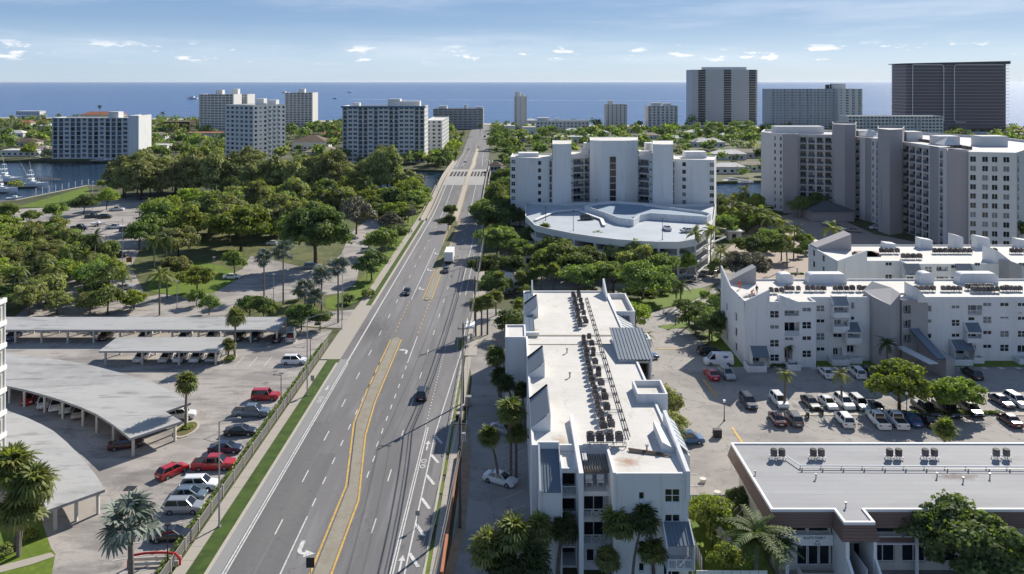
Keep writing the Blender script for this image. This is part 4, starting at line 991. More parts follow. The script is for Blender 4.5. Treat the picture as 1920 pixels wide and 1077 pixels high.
# roofline fins
g = MB(); A, B = 44.0, XA(1443, 146); g.add([(A, 145.97, ZB-1), (B, 145.97, ZB-1), (B, 145.97, 14.7), (A, 145.97, ZB+.1), (A, 146.27, ZB-1), (B, 146.27, ZB-1), (B, 146.27, 14.7), (A, 146.27, ZB+.1)], [(0,1,2,3),(7,6,5,4),(1,5,6,2),(2,6,7,3),(3,7,4,0)]); g.build('gable_fin', WHITE, b2)
g = MB(); A, B = XA(1462, 146), XA(1502, 146); g.add([(A, 145.96, ZB-1), (B, 145.96, ZB-1), (B, 145.96, ZB-.2), (A, 145.96, 13.7), (A, 146.26, ZB-1), (B, 146.26, ZB-1), (B, 146.26, ZB-.2), (A, 146.26, 13.7)], [(0,1,2,3),(7,6,5,4),(0,3,7,4),(1,5,6,2),(2,6,7,3)]); g.build('gable_fin', WHITE, b2)
g = MB(); g.box(51.0, 146.3, ZB-.3, 52.6, 149, 13.1); g.build('roof_block', WHITE, b2)
g = MB(); g.add([(44, 162.8, 9), (44, 146.3, 9), (44, 146.3, 12.5), (44, 156, 12.6), (44, 163, 15.2), (44.3, 162.8, 9), (44.3, 146.3, 9), (44.3, 146.3, 12.5), (44.3, 156, 12.6), (44.3, 163, 15.2)], [(0,1,2,3,4),(9,8,7,6,5),(2,7,8,3),(3,8,9,4),(0,4,9,5)]); g.v = [(p[0]-.03, p[1], p[2]) for p in g.v]; g.build('gable_fin', WHITE, b2)
g = MB(); g.prism([(44.6, 160), (50.5, 160), (50.5, 162.6), (44.6, 162.6)], 11, [12.6, 15.6, 15.6, 12.6]); g.build('stair_head', GRAYST, b2)
for x0, x1, h in ((1458, 1484, 2.0), (1513, 1584, 2.0), (1722, 1746, 2.2), (1794, 1866, 2.1)):
    g = MB(); A, B = XA(x0, 161.5), XA(x1, 161.5); n = 6; pr = []
    for i in range(n+1): t = math.pi/2*i/n; pr.append((A+.9-.9*math.cos(t), ZB-.35+h-.9+.9*math.sin(t)))
    for i in range(n+1): t = math.pi/2*i/n; pr.append((B-.9+.9*math.sin(t), ZB-.35+h-.9+.9*math.cos(t)))
    pts = [(A, ZB-.36)]+pr+[(B, ZB-.36)]
    N_ = len(pts); g.add([(p[0], 160.4, p[1]) for p in pts]+[(p[0], 162.7, p[1]) for p in pts], [tuple(range(N_-1, -1, -1)), tuple(range(N_, 2*N_))]+[(i, i+1, i+1+N_, i+N_) for i in range(N_-1)])
    g.build('roof_screen', WHITE, b2)
# grey stair tower with gabled cap, and its neighbour
A, B, C_ = XA(1648, 145.5), XA(1701, 145.5), XA(1668, 145.5)
g = MB(); g.prism([(A, 148), (C_, 145.2), (B, 148), (B, 151.5), ((A+B)/2, 154), (A, 152)], 0, [12.8, 12.0, 13.4, 13.6, 14.2, 13.0]); g.build('stair_tower', [GRAYST], b2)
volume(b2, 'stair_tower', [(B+.02, 147.5), (XA(1740, 147.5), 147.5), (XA(1740, 147.5), 152.5), (B+.02, 152.5)], 11.9, mat=GRAYST, specs={0: [('abs', .3, 1.7, ZA(q3(408), 147.5), ZA(q3(315), 147.5), 1, 'slide', None), ('abs', .3, 1.7, ZA(q3(570), 147.5), ZA(q3(480), 147.5), 1, 'slide', None), ('abs', .3, 1.7, ZA(q3(735), 147.5), ZA(q3(645), 147.5), 1, 'slide', None)]}, par=.4)
g = MB(); A2 = XA(1722, 147); g.prism([(A2, 147.2), (A2+2.0, 147.2), (A2+2.0, 152.3), (A2, 152.3)], 11.9, [14.6, 12.3, 12.3, 14.6]); g.build('gable_fin', WHITE, b2)
g = MB(); A2 = XA(1722, 144); g.add([(A2, 147.4, 6.9), (A2+1.8, 147.4, 6.9), (A2+3.4, 140.5, 3.6), (A2+1.6, 140.5, 3.6)], [(0, 3, 2, 1)]); g.add([(A2, 147.4, 6.7), (A2+1.8, 147.4, 6.7), (A2+3.4, 140.5, 3.4), (A2+1.6, 140.5, 3.4)], [(0, 1, 2, 3)]); g.build('entrance_roof', BLUEMET, b2)
g = MB(); g.prism([(A2+3.2, 140.4), (A2+3.5, 140.4), (A2+2.0, 147.3), (A2+1.75, 147.3)], 0, [3.7, 3.7, 7.1, 7.1]); g.prism([(A2+3.4, 140.6), (A2+5.6, 142), (A2+5.2, 147.3), (A2+2.2, 147.3)], 0, [3.1, 3.1, 3.4, 3.4]); g.build('entrance_wall', GRAYST, b2)
g = MB(); g.add([(A2-3.2, 146.5, 3.9), (A2-1.4, 146.5, 3.9), (A2+1.5, 140, 3.0), (A2-.3, 139.8, 3.0), (A2-3.2, 146.5, 3.75), (A2-1.4, 146.5, 3.75), (A2+1.5, 140, 2.85), (A2-.3, 139.8, 2.85)], [(0,3,2,1),(4,5,6,7),(3,7,6,2),(0,4,7,3),(1,2,6,5)]); g.build('entrance_canopy', WHITE2, b2)
ACL = [1446, 1456, 1466, 1475, 1485, 1497, 1514, 1524, 1534, 1544, 1566, 1576, 1587, 1598, 1612, 1622, 1631, 1645, 1718, 1728, 1738, 1749, 1769, 1779, 1789, 1799, 1880, 1888, 1896, 1904, 1912]
RL = []
for i, x in enumerate(ACL):
    Y = 154.4 if i > 2 else 152.9
    RL.append(condenser(XA(x, Y), Y, ZB-.35, 'dark condenser in the long row across the white roof facing the car park', 'condensers on the right-hand white roof', rng.uniform(-.15, .15), rng.uniform(.85, 1.0)))
number(RL, '%s condenser from the left in the long row on the awning condo roof')
RL = []
for i in range(14):
    RL.append(condenser(XA(1818+(i % 7)*7+rng.uniform(-1, 1), 155), 153.6+2.0*(i//7), ZB-.35, 'dark condenser in the crowded double row at the right of the white roof', 'condensers crowded in a double row', rng.uniform(-.6, .6)))
number(RL[:7], '%s condenser from the left, front of the crowded double row on the awning condo roof'); number(RL[7:], '%s condenser from the left, back of the crowded double row on the awning condo roof')

# ================================================================ second white condo behind it
b3 = thing('white_condo', 'white condo behind the long one, its roof lined with condensers, upper right', 'building', (0, 0, 0))
S = [abs_(1660, 1673, 492, 499, 183, 77), abs_(1660, 1673, 515, 525, 183, 77, .2, 'four')]
S2 = [abs_(1734, 1748, 500, 512, 180, 92, .2, 'four'), abs_(1756, 1778, 500, 509, 180, 92, 1.2, 'slide'), abs_(1783, 1797, 497, 503.5, 180, 92, .2, 'two'), abs_(1756, 1778, 519, 530, 180, 92, 1.2, 'slide'), abs_(1783, 1797, 519, 526, 180, 92, .2, 'two'), abs_(1828, 1838, 493, 499, 180, 92, .2, 'two'), abs_(1705, 1727, 503.5, 512, 180, 92, 1.2, 'slide'), abs_(1705, 1727, 523, 533, 180, 92, 1.2, 'slide')]
for x in (1910, 1935): S2.append(abs_(x, x+14, 493, 500, 180, 92, .2, 'two'))
volume(b3, 'wall', [(77, 183), (92, 183), (92, 180), (150, 180), (150, 201), (77, 201)], 11.2, specs={0: S, 2: S2, 5: [(3, 4.5, 'v'), (9, 10.5, 'v')]}, par=.35, fh=2.8, nf=4)
for x0, x1 in ((1699, 1728), (1797, 1826)):
    g = MB(); A, B = XA(x0, 178.6), XA(x1, 178.6); ribbed(g, (A, 178.4, 9.6), (B, 178.4, 9.6), (B, 180, 11.6), (A, 180, 11.6), 7, rib=.12); g.build('awning_roof', GREYM, b3)
    volume(b3, 'balcony_box', rect(A, 178.5, B, 179.98), 9.3, z0=5.6, par=0, specs={0: [('abs', .15, B-A-.15, 7.2, 9.0, 1.3, 'slide', None)]}, roofm=WHITE)
g = MB(); A, B = XA(1883, 178), XA(1905, 178); g.prism([(A, 179.9), (A+.5, 177), (B, 176), (B, 179.9)], 0, [12.5, 13, 12.2, 12.2]); g.build('stair_tower', GRAYST, b3)
g = MB(); g.add([(77, 182.97, 10), (84, 182.97, 10), (84, 182.97, 14), (77, 182.97, 11.5), (77, 183.3, 10), (84, 183.3, 10), (84, 183.3, 14), (77, 183.3, 11.5)], [(0,1,2,3),(7,6,5,4),(1,5,6,2),(2,6,7,3),(3,7,4,0)]); g.build('gable_fin', WHITE, b3)
g = MB(); g.prism([(77.2, 196), (86, 196), (86, 200.6), (77.2, 200.6)], 11, [11.9, 15.3, 15.3, 11.9]); g.build('stair_head', TAUPE, b3)
for x0, x1, h in ((1657, 1677, 1.4), (1722, 1745, 2.6), (1784, 1802, 3.6), (1828, 1852, 3.2), (1905, 1930, 2.4)):
    g = MB(); A, B = XA(x0, 199), XA(x1, 199); g.prism(rect(A, 198, B, 200.6), 11.2, [11.2+h, 11.2+h*.8, 11.2+h*.8, 11.2+h]); g.build('roof_screen', WHITE, b3)
g = MB(); A, B = XA(1866, 181), XA(1893, 181); g.prism(rect(A, 180.2, B, 186), 11, [14.6, 12, 12, 14.6]); g.build('roof_screen', WHITE, b3)
RL = []
for xs, y in (((1653, 1662, 1671, 1682), 470), ((1694, 1703, 1713, 1724), 480), ((1753, 1763, 1773, 1783), 472), ((1792, 1800, 1809, 1818), 471), ((1849, 1857, 1865), 470), ((1898, 1906, 1914), 468)):
    for x in xs:
        Yc = 192 if y < 475 else 186
        RL.append(condenser(XA(x, Yc), Yc, 11.2, 'x', 'condensers on the rear white roof', 0, 1.1))
number(RL, '%s condenser from the left on the roof of the rear white condo')
for i, (x, w) in enumerate(((1604, 5), (1622, 3.5))):
    g = MB(); g.box(0, 0, 0, w, 3, .5); g.box(.3, .3, .5, w-.3, 2.7, .8); tag(g.build('roof_hatch', BROWN, None, (XA(x, 190), 189, 11.2)), ('larger' if i == 0 else 'smaller')+' brown planter box on the left end of the rear white roof', 'planter')

# ================================================================ brown and white office building
b4 = thing('office_building', 'low two storey office with grey flat roof and sloped brown fascia, bottom right', 'building', (0, 0, 0))
RP = [(28.5, 84.8), (35.4, 84.8), (35.4, 82.3), (38.5, 82.3), (38.5, 84.8), (115, 84.8), (115, 100.2), (28.5, 100.2)]
mb = MB(); tri_face(mb, RP, 7.0, 0); mb.build('roof', [ROOFG], b4)
ou = inset(RP, -.12); mb = MB(); inn = inset(RP, .14)
for i in range(len(RP)):
    j = (i+1) % len(RP)
    for a, b, z0_, z1_ in ((ou[i], ou[j], 6.85, 7.16),): mb.quad((*a, z0_), (*b, z0_), (*b, z1_), (*a, z1_))
    mb.quad((*ou[i], 7.16), (*ou[j], 7.16), (*inn[j], 7.16), (*inn[i], 7.16)); mb.quad((*inn[i], 7.16), (*inn[j], 7.16), (*inn[j], 7.0), (*inn[i], 7.0))
mb.build('coping', TRIM, b4)
NP = 5
for i in range(len(RP)):                                  # sloped fascia boards
    j = (i+1) % len(RP)
    if i in (5, 6): continue
    for k in range(NP):
        f0, f1 = k/NP, (k+.93)/NP
        i0, i1 = inset(RP, -.1-.38*f0), inset(RP, -.1-.38*f1)
        z0_, z1_ = 6.84-1.55*f0, 6.84-1.55*f1
        g = MB(); g.quad((*i1[i], z1_), (*i1[j], z1_), (*i0[j], z0_), (*i0[i], z0_)); g.quad((*i1[i], z1_), (*i0[i], z0_-.12), (*i0[j], z0_-.12), (*i1[j], z1_)); g.build('fascia_board', BROWN, b4)
ub = inset(RP, -.45); g = MB(); tri_face(g, ub, 5.27, 0); g.build('soffit', BROWN, b4)
body = [(29.3, 85.4), (110, 85.4), (110, 99.9), (29.3, 99.9)]
ws = [('abs', 1.0+i*2.45, 3.25+i*2.45, 4.22, 5.15, .25, 'plain', None) for i in range(3)]+[('abs', 10.4+i*3.4, 13+i*3.4, 4.1, 5.15, .25, 'plain', None) for i in range(12)]
ws += [('abs', 2.2+i*1.25, 3.35+i*1.25, .5, 3.0, .3, 'plain', None) for i in range(6)]+[('abs', 10.4+i*3.4, 13+i*3.4, .9, 2.9, .3, 'slide', None) for i in range(12)]
volume(b4, 'wall', body, 6.8, mat=CREAM, par=0, specs={0: ws}, gw='dark', sub=True)
g = MB(); g.box(28.8, 84.95, 3.0, 35.3, 85.38, 4.15); g.build('sign_band', TRIM, b4)
g = MB(); g.box(39.5, 85.1, 3.3, 60, 85.38, 3.9); g.build('balcony_band', BROWN, b4)
g = MB(); g.box(39.4, 84.95, 3.92, 60, 85.37, 4.02); g.box(39.4, 84.9, 3.12, 60, 85.37, 3.28); g.build('band_trim', TRIM, b4)
for x in (30.0, 44.2, 50.6, 57): g = MB(); g.box(x, 84.7, 0, x+.35, 84.88 if x > 40 else 84.94, 5.25 if x > 40 else 3.15); g.build('column', TRIM, b4)
g = MB(); g.box(35.35, 81.9, 0, 35.75, 85.38, 5.2); g.box(38.3, 81.9, 0, 38.65, 85.38, 5.2); g.build('stair_wall', TRIM, b4)
g = MB(); g.prism([(35.4, 79.3), (35.7, 79.3), (35.7, 81.9), (35.4, 81.9)], 0, [1.6, 1.6, 3.6, 3.6]); g.prism([(38.35, 79.3), (38.6, 79.3), (38.6, 81.9), (38.35, 81.9)], 0, [1.6, 1.6, 3.6, 3.6]); g.box(35.72, 79.3, .1, 38.33, 79.5, 1.6); g.build('stair_parapet', TRIM, b4)
g = MB(); g.box(35.85, 79.24, .3, 38.2, 79.296, 1.35); g.build('brick_panel', TERRA, b4)
g = MB(); g.box(36.9, 80.5, 0, 37.05, 86, 3.2); g.build('stair_divider', SLABG, b4)
for s, x, z, sz in (('BLDITD.TSDJRI Y', 33.25, 3.74, .36), ('JAA', 33.55, 3.42, .25), ('NO. SS', 33.5, 3.10, .25)):
    cu = bpy.data.curves.new('lettering', 'FONT'); cu.body = s; cu.size = sz; cu.extrude = .01; cu.align_x = 'CENTER'; cu.space_character = .92
    tmp = bpy.data.objects.new('lettering', cu); me = bpy.data.meshes.new_from_object(tmp); me.materials.clear(); me.materials.append(DARKM); bpy.data.objects.remove(tmp)
    link('lettering', me, b4, (x, 84.935, z), rot=(R(90), 0, 0))
g = MB(); g.box(31.3, 83.6, 0, 35.2, 83.8, .7); g.box(31.3, 83.8, 0, 31.5, 85, .69); g.build('planter_wall', WHITE2, b4)
for i, x in enumerate((1451, 1466, 1525, 1540, 1668, 1685, 1735, 1752, 1868, 1887)):
    o = ('first', 'second', 'third', 'fourth', 'fifth')[i//2]
    condenser(XA(x, 96.3), 96.3, 7.0, '%s condenser of the %s pair from the left on the grey office roof' % ('left' if i % 2 == 0 else 'right', o), 'condensers on the grey office roof', 0, .98, True)
for k, (y, r) in enumerate(((93.9, .07), (93.3, .04))):
    g = MB(); g.tube((35.0 if k == 0 else 34.6, y, .35), (75, y-.4, .35), r, n=6)
    for i in range(16): g.box(35+i*2.5-.05, y-.1-.01*i, 0, 35+i*2.5+.05, y+.05-.01*i, .3)
    if k == 0: g.tube((35.0, y, .35), (34.2, 96.2, .35), r, n=6)
    tag(g.build('roof_pipe', TRIM if k == 0 else GREYM, None, (0, 0, 7.01)), ('white pipe on stands crossing the grey office roof', 'thin grey pipe beside the white one on the grey office roof')[k], 'pipe')
for i, (x, y) in enumerate(((1530, 898), (1586, 952), (1757, 896), (1806, 904), (1856, 897), (1416, 892))):
    gx, gy = G(x, y, 7); g = MB(); g.tube((0, 0, 0), (0, 0, .45), .07, n=8); g.tube((0, 0, .45), (0, 0, .6), .13, n=8)
    tag(g.build('roof_vent', GREYM, None, (gx, gy, 7.0)), '%s short vent pipe listed from the left on the grey office roof' % ordw((1, 2, 3, 4, 5, 0)[i]), 'vent', 'vent pipes on the grey office roof')
# office garden fences
g0 = MB(); g0.box(0, 0, 0, .9, .05, 1.9); fm_ = g0.mesh('board', M('fence_board_grey', (.42,.43,.44), .8))
fe2 = thing('board_fence', 'grey board fence between the condo lawn and the office garden', 'fence', (20.8, 88.5, 0))
for i in range(12): link('board', fm_, fe2, (0, i*.95-4, 0), rz=R(85))
fe3 = thing('board_fence', 'grey board fence closing the top of the office garden', 'fence', (21.7, 97.5, 0))
for i in range(6): link('board', fm_, fe3, (i*.95, 0, 0))
fe4 = thing('board_fence', 'white board fence beside the condo corner at the bottom edge', 'fence', (19.6, 82.2, 0))
g0 = MB(); g0.box(0, 0, 0, .9, .05, 2.0); fm2 = g0.mesh('board', TRIM)
for i in range(8): link('board', fm2, fe4, (i*.95, 0, 0))
g = MB(); g.box(-.15, -5, 0, .15, 5, 1.1); tag(g.build('planter_wall', WHITE2, None, (24.6, 92, 0), rz=R(14)), 'cream low planter wall at the left side of the office', 'wall')

# ================================================================ curved white condo with its parking garage
b5 = thing('curved_condo', 'pale curved condo tower with three windowless shafts above the parking deck', 'building', (0, 0, 0))
def PX(*pts): return [(XA(x, Y), Y) for x, Y in pts]
fl = dict(fh=2.75, nf=9, vb=.35)
volume(b5, 'wing', PX((957, 291), (1008, 286), (1034, 285))+[(XA(1034, 303), 303), (XA(961, 306), 306)], 25.2, par=.45, specs={0: [(.35, 2.0, 'w')], 1: [(.1, 1.35, 'v')]}, gw='near', **fl)
volume(b5, 'shaft', PX((1036, 281.2), (1050, 280.6), (1071, 282))+[(XA(1071, 300), 300), (XA(1036, 300), 300)], 31.1, par=.15)
volume(b5, 'bay', PX((1060, 290), (1113, 295))+[(XA(1113, 306), 306), (XA(1060, 306), 306)], 26.2, par=.4, specs={0: [(2.2, 3.2, 's'), (3.4, 7.9, 'k'), (8.3, 10.2, 'b')]}, rail='dark', gw='blind', mat=WHITE2, **fl)
vc = PX((1106, 289), (1128, 286.5), (1172, 286.5), (1196, 289))
volume(b5, 'shaft', vc+[(XA(1196, 306), 306), (XA(1106, 306), 306)], 31.9, par=.15, specs={1: [('abs', 2.85, 5.35, 4, 26.4, .35, None, None)]})
g = MB(); X_ = XA(1143.5, 286.5); W_ = 2.25
for i in range(9): g.box(X_+.05, 286.72, 4.1+i*2.47, X_+W_, 286.78, 4.1+i*2.47+2.2)
g.build('stair_glazing', GLASST, b5)
volume(b5, 'bay', PX((1186, 292), (1230, 287))+[(XA(1230, 303), 303), (XA(1186, 304), 304)], 26.2, par=.4, specs={0: [(.3, 2.0, 'b'), (2.4, 6.6, 'k'), (6.9, 7.7, 's')]}, rail='dark', gw='blind', mat=WHITE2, **fl)
volume(b5, 'shaft', PX((1224, 279.5), (1245, 278), (1262, 278.5))+[(XA(1262, 297), 297), (XA(1224, 297), 297)], 31.2, par=.15)
volume(b5, 'wing', PX((1263, 283), (1290, 281), (1339, 279))+[(XA(1343, 296), 296), (XA(1263, 299), 299)], 25.2, par=.45, specs={0: [(3.1, 4.5, 'v')], 1: [(7.6, 9.2, 'w')]}, gw='near', **fl)
for x0, x1, Yb in ((1029.5, 1036, 283.5), (1259, 1264.5, 281.5)):
    volume(b5, 'slot', [(XA(x0, Yb), Yb), (XA(x1, Yb), Yb), (XA(x1, Yb), 290), (XA(x0, Yb), 290)], 25.0, specs={0: [(.15, 1.0, 'k')]}, mat=WHITE2, par=0, rail='dark', **fl)
for x0, x1, Yb in ((972, 1010, 296), (1090, 1104, 297), (1200, 1222, 293), (1285, 1325, 290)):
    g = MB(); g.box(XA(x0, Yb), Yb, 25.2, XA(x1, Yb), Yb+5, 27.6 if x0 > 1000 else 26.6); g.build('roof_house', WHITE, b5)
for x in (1095, 1180, 1210): g = MB(); g.box(XA(x, 300), 298, 26, XA(x, 300)+3, 303, 30.2); g.build('roof_house', WHITE2, b5)
gar = thing('parking_garage', 'curved three level parking garage with white parapets at the foot of the curved condo', 'garage', (0, 0, 0))
cp = [(985, 407), (1003, 425), (1035, 433), (1075, 441), (1115, 447), (1155, 452), (1195, 455), (1235, 457), (1272, 457), (1305, 452), (1328, 436), (1339, 412)]
gp = [G(x, y+3, 9) for x, y in cp]
gp = gp+[(XA(1345, 277), 279), (XA(1250, 277), 277), (XA(1150, 284), 285), (XA(1060, 280), 280), (XA(985, 284), 284)]
spg = {}
for i in range(len(cp)-1):
    L = (Vector(gp[i+1])-Vector(gp[i])).length
    spg[i] = [('abs', .35, L-.35, 6.25, 8.0, 6, None, None), ('abs', .35, L-.35, 3.25, 5.1, 6, None, None), ('abs', .35, L-.35, .3, 2.3, 5, None, None)]
volume(gar, 'deck', gp, 9.0, mat=WHITE2, roofm=M('deck_coating', (.33,.37,.41), .7, (.40,.43,.46), .15), par=.95, specs=spg)
rd = [G(x, y, 9.2) for x, y in ((1096, 397), (1120, 391), (1150, 388), (1200, 391), (1250, 399), (1320, 408), (1333, 412), (1326, 418), (1260, 414), (1219, 411), (1200, 415), (1188, 424), (1160, 420), (1132, 409))]
rd = rd[::-1] if sum(rd[i][0]*rd[(i+1) % len(rd)][1]-rd[(i+1) % len(rd)][0]*rd[i][1] for i in range(len(rd))) < 0 else rd
volume(gar, 'upper_deck', rd, 10.4, z0=9.02, mat=WHITE, roofm=M('deck_blue', (.2,.27,.34), .7), par=.8)
for a, b in (((1003, 416), (1040, 400)), ((1040, 400), (1088, 396)), ((1088, 399), (1128, 414)), ((1128, 414), (1133, 426))):
    pa, pb = G(*a, 9), G(*b, 9); g = MB(); g.bar((*pa, 9.55), (*pb, 9.55), 1.1, .25); g.build('ramp_wall', WHITE, gar)
lampm = None
def lamp_post(x, y, h, label, arm=0, ang=0, z=0, mat=None, head='arm', group=None, px=True, r=.09):
    X, Y = G(x, y, z) if px else (x, y)
    t = thing('lamp_post', label, 'street lamp', (X, Y, z), ang, group)
    m = mat or GREYM
    g = MB(); g.tube((0, 0, 0), (0, 0, h), r, r*.6, n=8); g.tube((0, 0, 0), (0, 0, .25), r*2, r*1.6, n=8); g.build('pole', m, t)
    if arm:
        g = MB(); n = 4; p = Vector((0, 0, h-.1))
        for i in range(n):
            q = Vector((arm*(i+1)/n, 0, h-.1+.9*math.sin(math.pi/2*(i+1)/n)*(abs(arm)/4 if h > 8 else .1))); g.tube(p, q, .05, n=6); p = q
        g.build('arm', m, t); g = MB(); g.box(min(0, arm*.18), -.12, -.06, max(0, arm*.18), .12, .07); link('lamp_head', g.mesh('lamp_head', m), t, p)
    else: g = MB(); g.box(-.35, -.18, h, .35, .18, h+.14) if head == 'arm' else g.tube((0, 0, h), (0, 0, h+.4), .16, .22, n=8); g.build('lamp_head', TRIM if head != 'arm' else m, t)
    return t
for x, y, h in ((1023, 414, 4.3), (1075, 433, 6.0), (1242, 450, 6.0), (1119, 384, 1.8), (1187, 420, 2)):
    lamp_post(x, y, h, 'dark lamp pole on the garage roof deck at x'.replace('at x', {1023: 'far left', 1075: 'left front edge', 1242: 'right front', 1119: 'upper back edge', 1187: 'centre'}[x]), 0, 0, 9.0, DARKM, group='lamps on the garage deck')

# ================================================================ big grey condo on the right
b6 = thing('grey_condo', 'large warm grey condo with stepped towers and many balconies, right of the curved one', 'building', (0, 0, 0))
fp_ = [(1427, 333), (1447, 326), (1470, 321), (1497, 320), (1563, 315), (1603, 306), (1622, 300), (1634, 297), (1647, 292), (1692, 279), (1743, 262), (1760, 256), (1775, 251), (1815, 243.5), (1816, 238.5), (1905, 235.5)]
fpw = PX(*fp_)+[(XA(1990, 268), 275), (XA(1880, 300), 305), (XA(1700, 330), 335), (XA(1500, 350), 350), (XA(1432, 350), 350)]
def el(i): return (Vector(fpw[i+1])-Vector(fpw[i])).length
def cr(i, n, w, k, m=.6): return cols(el(i), n, w, k, m)
volume(b6, 'wall', fpw, 31.4, mat=BEIGE, roofm=SLABG, par=.9, fh=2.85, nf=11, vb=.1, rail='dark', gw='near', pt=.6, specs={
    1: cr(1, 2, .8, 'v', 1.2), 2: [(1.0, el(2)-1.0, 'p')], 3: cr(3, 4, (el(3)-3)/4, 'kkkk', .6), 4: [], 5: cr(5, 1, 2.2, 'k'), 6: [(.5, el(6)-.5, 'p')] if el(6) > 2 else [], 7: cr(7, 2, 1.0, 'vk', .5),
    9: cr(9, 4, (el(9)-3.2)/4, 'kkkk', .6), 11: cr(11, 1, 2.0, 'k', .6), 14: [((x_-1815)/90*el(14), (x_+w_-1815)/90*el(14), 'W') for x_, w_ in ((1818, 11.5), (1841, 11.5), (1859.5, 11), (1881, 12))], 15: cols(el(15), 5, 2.6, 'k', 2)},
    mats={2: TAUPE, 6: TAUPE, 10: TAUPE, 12: TAUPE, 13: TAUPE, 14: WHITE2, 15: WHITE2})
volume(b6, 'tower', PX((1563, 305), (1584, 302), (1604, 303))+[(XA(1606, 322), 322), (XA(1560, 324), 324)], 36.4, mat=TAUPE, roofm=SLABG, par=.8)
volume(b6, 'tower', PX((1646, 279), (1668, 272), (1692, 275))+[(XA(1696, 294), 294), (XA(1646, 297), 297)], 36.2, mat=TAUPE, roofm=SLABG, par=.8, specs={0: [('abs', 2, 3.4, 4, 16, .2, None, None)], 1: [('abs', 1, 2.2, 4, 16, .2, None, None)]})
volume(b6, 'bay', PX((1470, 317), (1496, 315.5))+[(XA(1496, 321), 323), (XA(1470, 321), 323)], 31.9, mat=TAUPE, roofm=SLABG, par=.5, fh=2.85, nf=10, vb=1, specs={0: [(1.2, 4.3, 'p')]})
volume(b6, 'bay', PX((1776, 243), (1816, 239.5))+[(XA(1820, 246), 246), (XA(1776, 252), 252)], 31.5, mat=TAUPE, roofm=SLABG, par=.8, fh=2.85, nf=10, vb=1, specs={0: [(.5, 2.4, 'p'), (4.0, 5.9, 'p')]})
for x0, x1, Yb, h in ((1455, 1545, 335, 34.5), (1660, 1672, 302, 34), (1700, 1730, 292, 35), (1760, 1800, 275, 34.5), (1840, 1890, 268, 35), (1610, 1640, 315, 34)):
    g = MB(); g.box(XA(x0, Yb), Yb, 31.4, XA(x1, Yb), Yb+6, h); g.build('roof_house', WHITE2, b6)
for x, Yb in ((1622, 306), (1650, 296), (1770, 262)):
    g = MB(); a = XA(x, Yb); e = [(a, Yb, 32.4), (a+6, Yb, 32.4), (a+6, Yb+6, 32.4), (a, Yb+6, 32.4)]; g.add(e+[(a+3, Yb+3, 35)], [(0,1,4),(1,2,4),(2,3,4),(3,0,4)]); g.build('pyramid_roof', WHITE2, b6)
for i in range(18):
    Yb = 300-i*2; a = XA(1700+i*5, Yb)
    g = MB(); g.box(0, 0, 0, 1, 1, 1.1); tag(g.build('roof_unit', ACM, None, (a, Yb-10, 31.4)), '%s small dark unit from the left on the grey condo roof' % ordw(i), 'air conditioner', 'units on the grey condo roof')
g = MB(); a = XA(1520, 300); g.box(a, 298, 0, a+16, 312, 4.0); g.build('entrance_block', TAUPE, b6)
g = MB(); e = [(a-1, 297, 4), (a+17, 297, 4), (a+17, 313, 4), (a-1, 313, 4)]; g.add(e+[(a+8, 304, 7.2)], [(0,1,4),(1,2,4),(2,3,4),(3,0,4)]); g.build('entrance_roof', M('slate_roof', (.09,.1,.105), .8), b6)

# ================================================================ distant towers
def tower(label, x0, x1, ytop, Y, D, nf, colspec, mat=None, par=.6, rz=0, gw='far', side=None, extra=(), fhv=None, rail=None, name='apartment_tower', roofm=None, vb=.6):
    X0_, X1_ = XA(x0, Y), XA(x1, Y); W = (X1_-X0_)/math.cos(rz); zt = ZA(ytop, Y); fh = fhv or (zt-vb)/nf
    t = thing(name, label, 'building', (X0_, Y, 0), rz)
    sp = {0: colspec(W)}
    if side is not None: sp[1 if side[0] == 'r' else 3] = side[1](D)
    volume(t, 'wall', rect(0, 0, W, D), zt-par, mat=mat or WHITE2, par=par, specs=sp, nf=nf, fh=fh, vb=vb, gw=gw, rail=rail, roofm=roofm)
    for (xa, xb, yt, dd) in extra:
        a, b = XA(xa, Y+dd)-X0_, XA(xb, Y+dd)-X0_; g = MB(); g.box(a, dd, zt-par-.5, b, dd+min(8, abs(b-a)), ZA(yt, Y+dd)); g.build('roof_house', WHITE2, t)
    return t, W, D, zt
C_ = cols
tower('white low condo block with blue glazed bays on the canal, far left', 97, 241, 221, 540, 18, 9, lambda W: C_(W, 13, 2.95, 'qqWqqGqqGqqqG', .9), gw='blue', rail='glass', extra=((203, 222, 210, 3),), side=('r', lambda D: []))
t, W, D, zt = tower('x', 241, 260, 217, 538, 19, 9, lambda W: [], mat=WHITE); t['label'] = 'plain white stair wing at the right end of the canal condo block'
hx = XA(475, 520)
t = thing('apartment_tower', 'white thirteen storey tower turned corner-on, left of the wide blue-topped one', 'building', (hx, 520, 0))
p0, p1, p2 = (-.85*28.5, .5*28.5), (0, 0), (.5*28.8, .85*28.8)
volume(t, 'wall', [p0, p1, p2, (p0[0]+p2[0], p0[1]+p2[1])], 37.4, mat=WHITE2, par=.7, specs={0: C_(28.5, 6, 2.7, 'wvwwvw', 1.4), 1: C_(28.8, 7, 2.0, 'vsvBBBv', 1.2)}, nf=12, fh=3.05, vb=.7, gw='far')
for (x, y, h) in ((-6, 22, 42), (2, 24, 41)): g = MB(); g.box(x, y, 37, x+6, y+7, h); g.build('roof_house', WHITE2, t)
tower('pale slab tower with cylinder roof house, leftmost of the two behind', 373, 438, 177, 800, 24, 15, lambda W: C_(W, 9, 2.9, 'BBBwwwwvv', 1.2), extra=((405, 417, 169, 6),), rz=0, side=('l', lambda D: []))
tower('pale stepped tower joined on the right of the slab tower', 438, 464, 177, 830, 24, 15, lambda W: C_(W, 4, 2, 'wwww', 1.2), extra=((434, 446, 167, 6),))
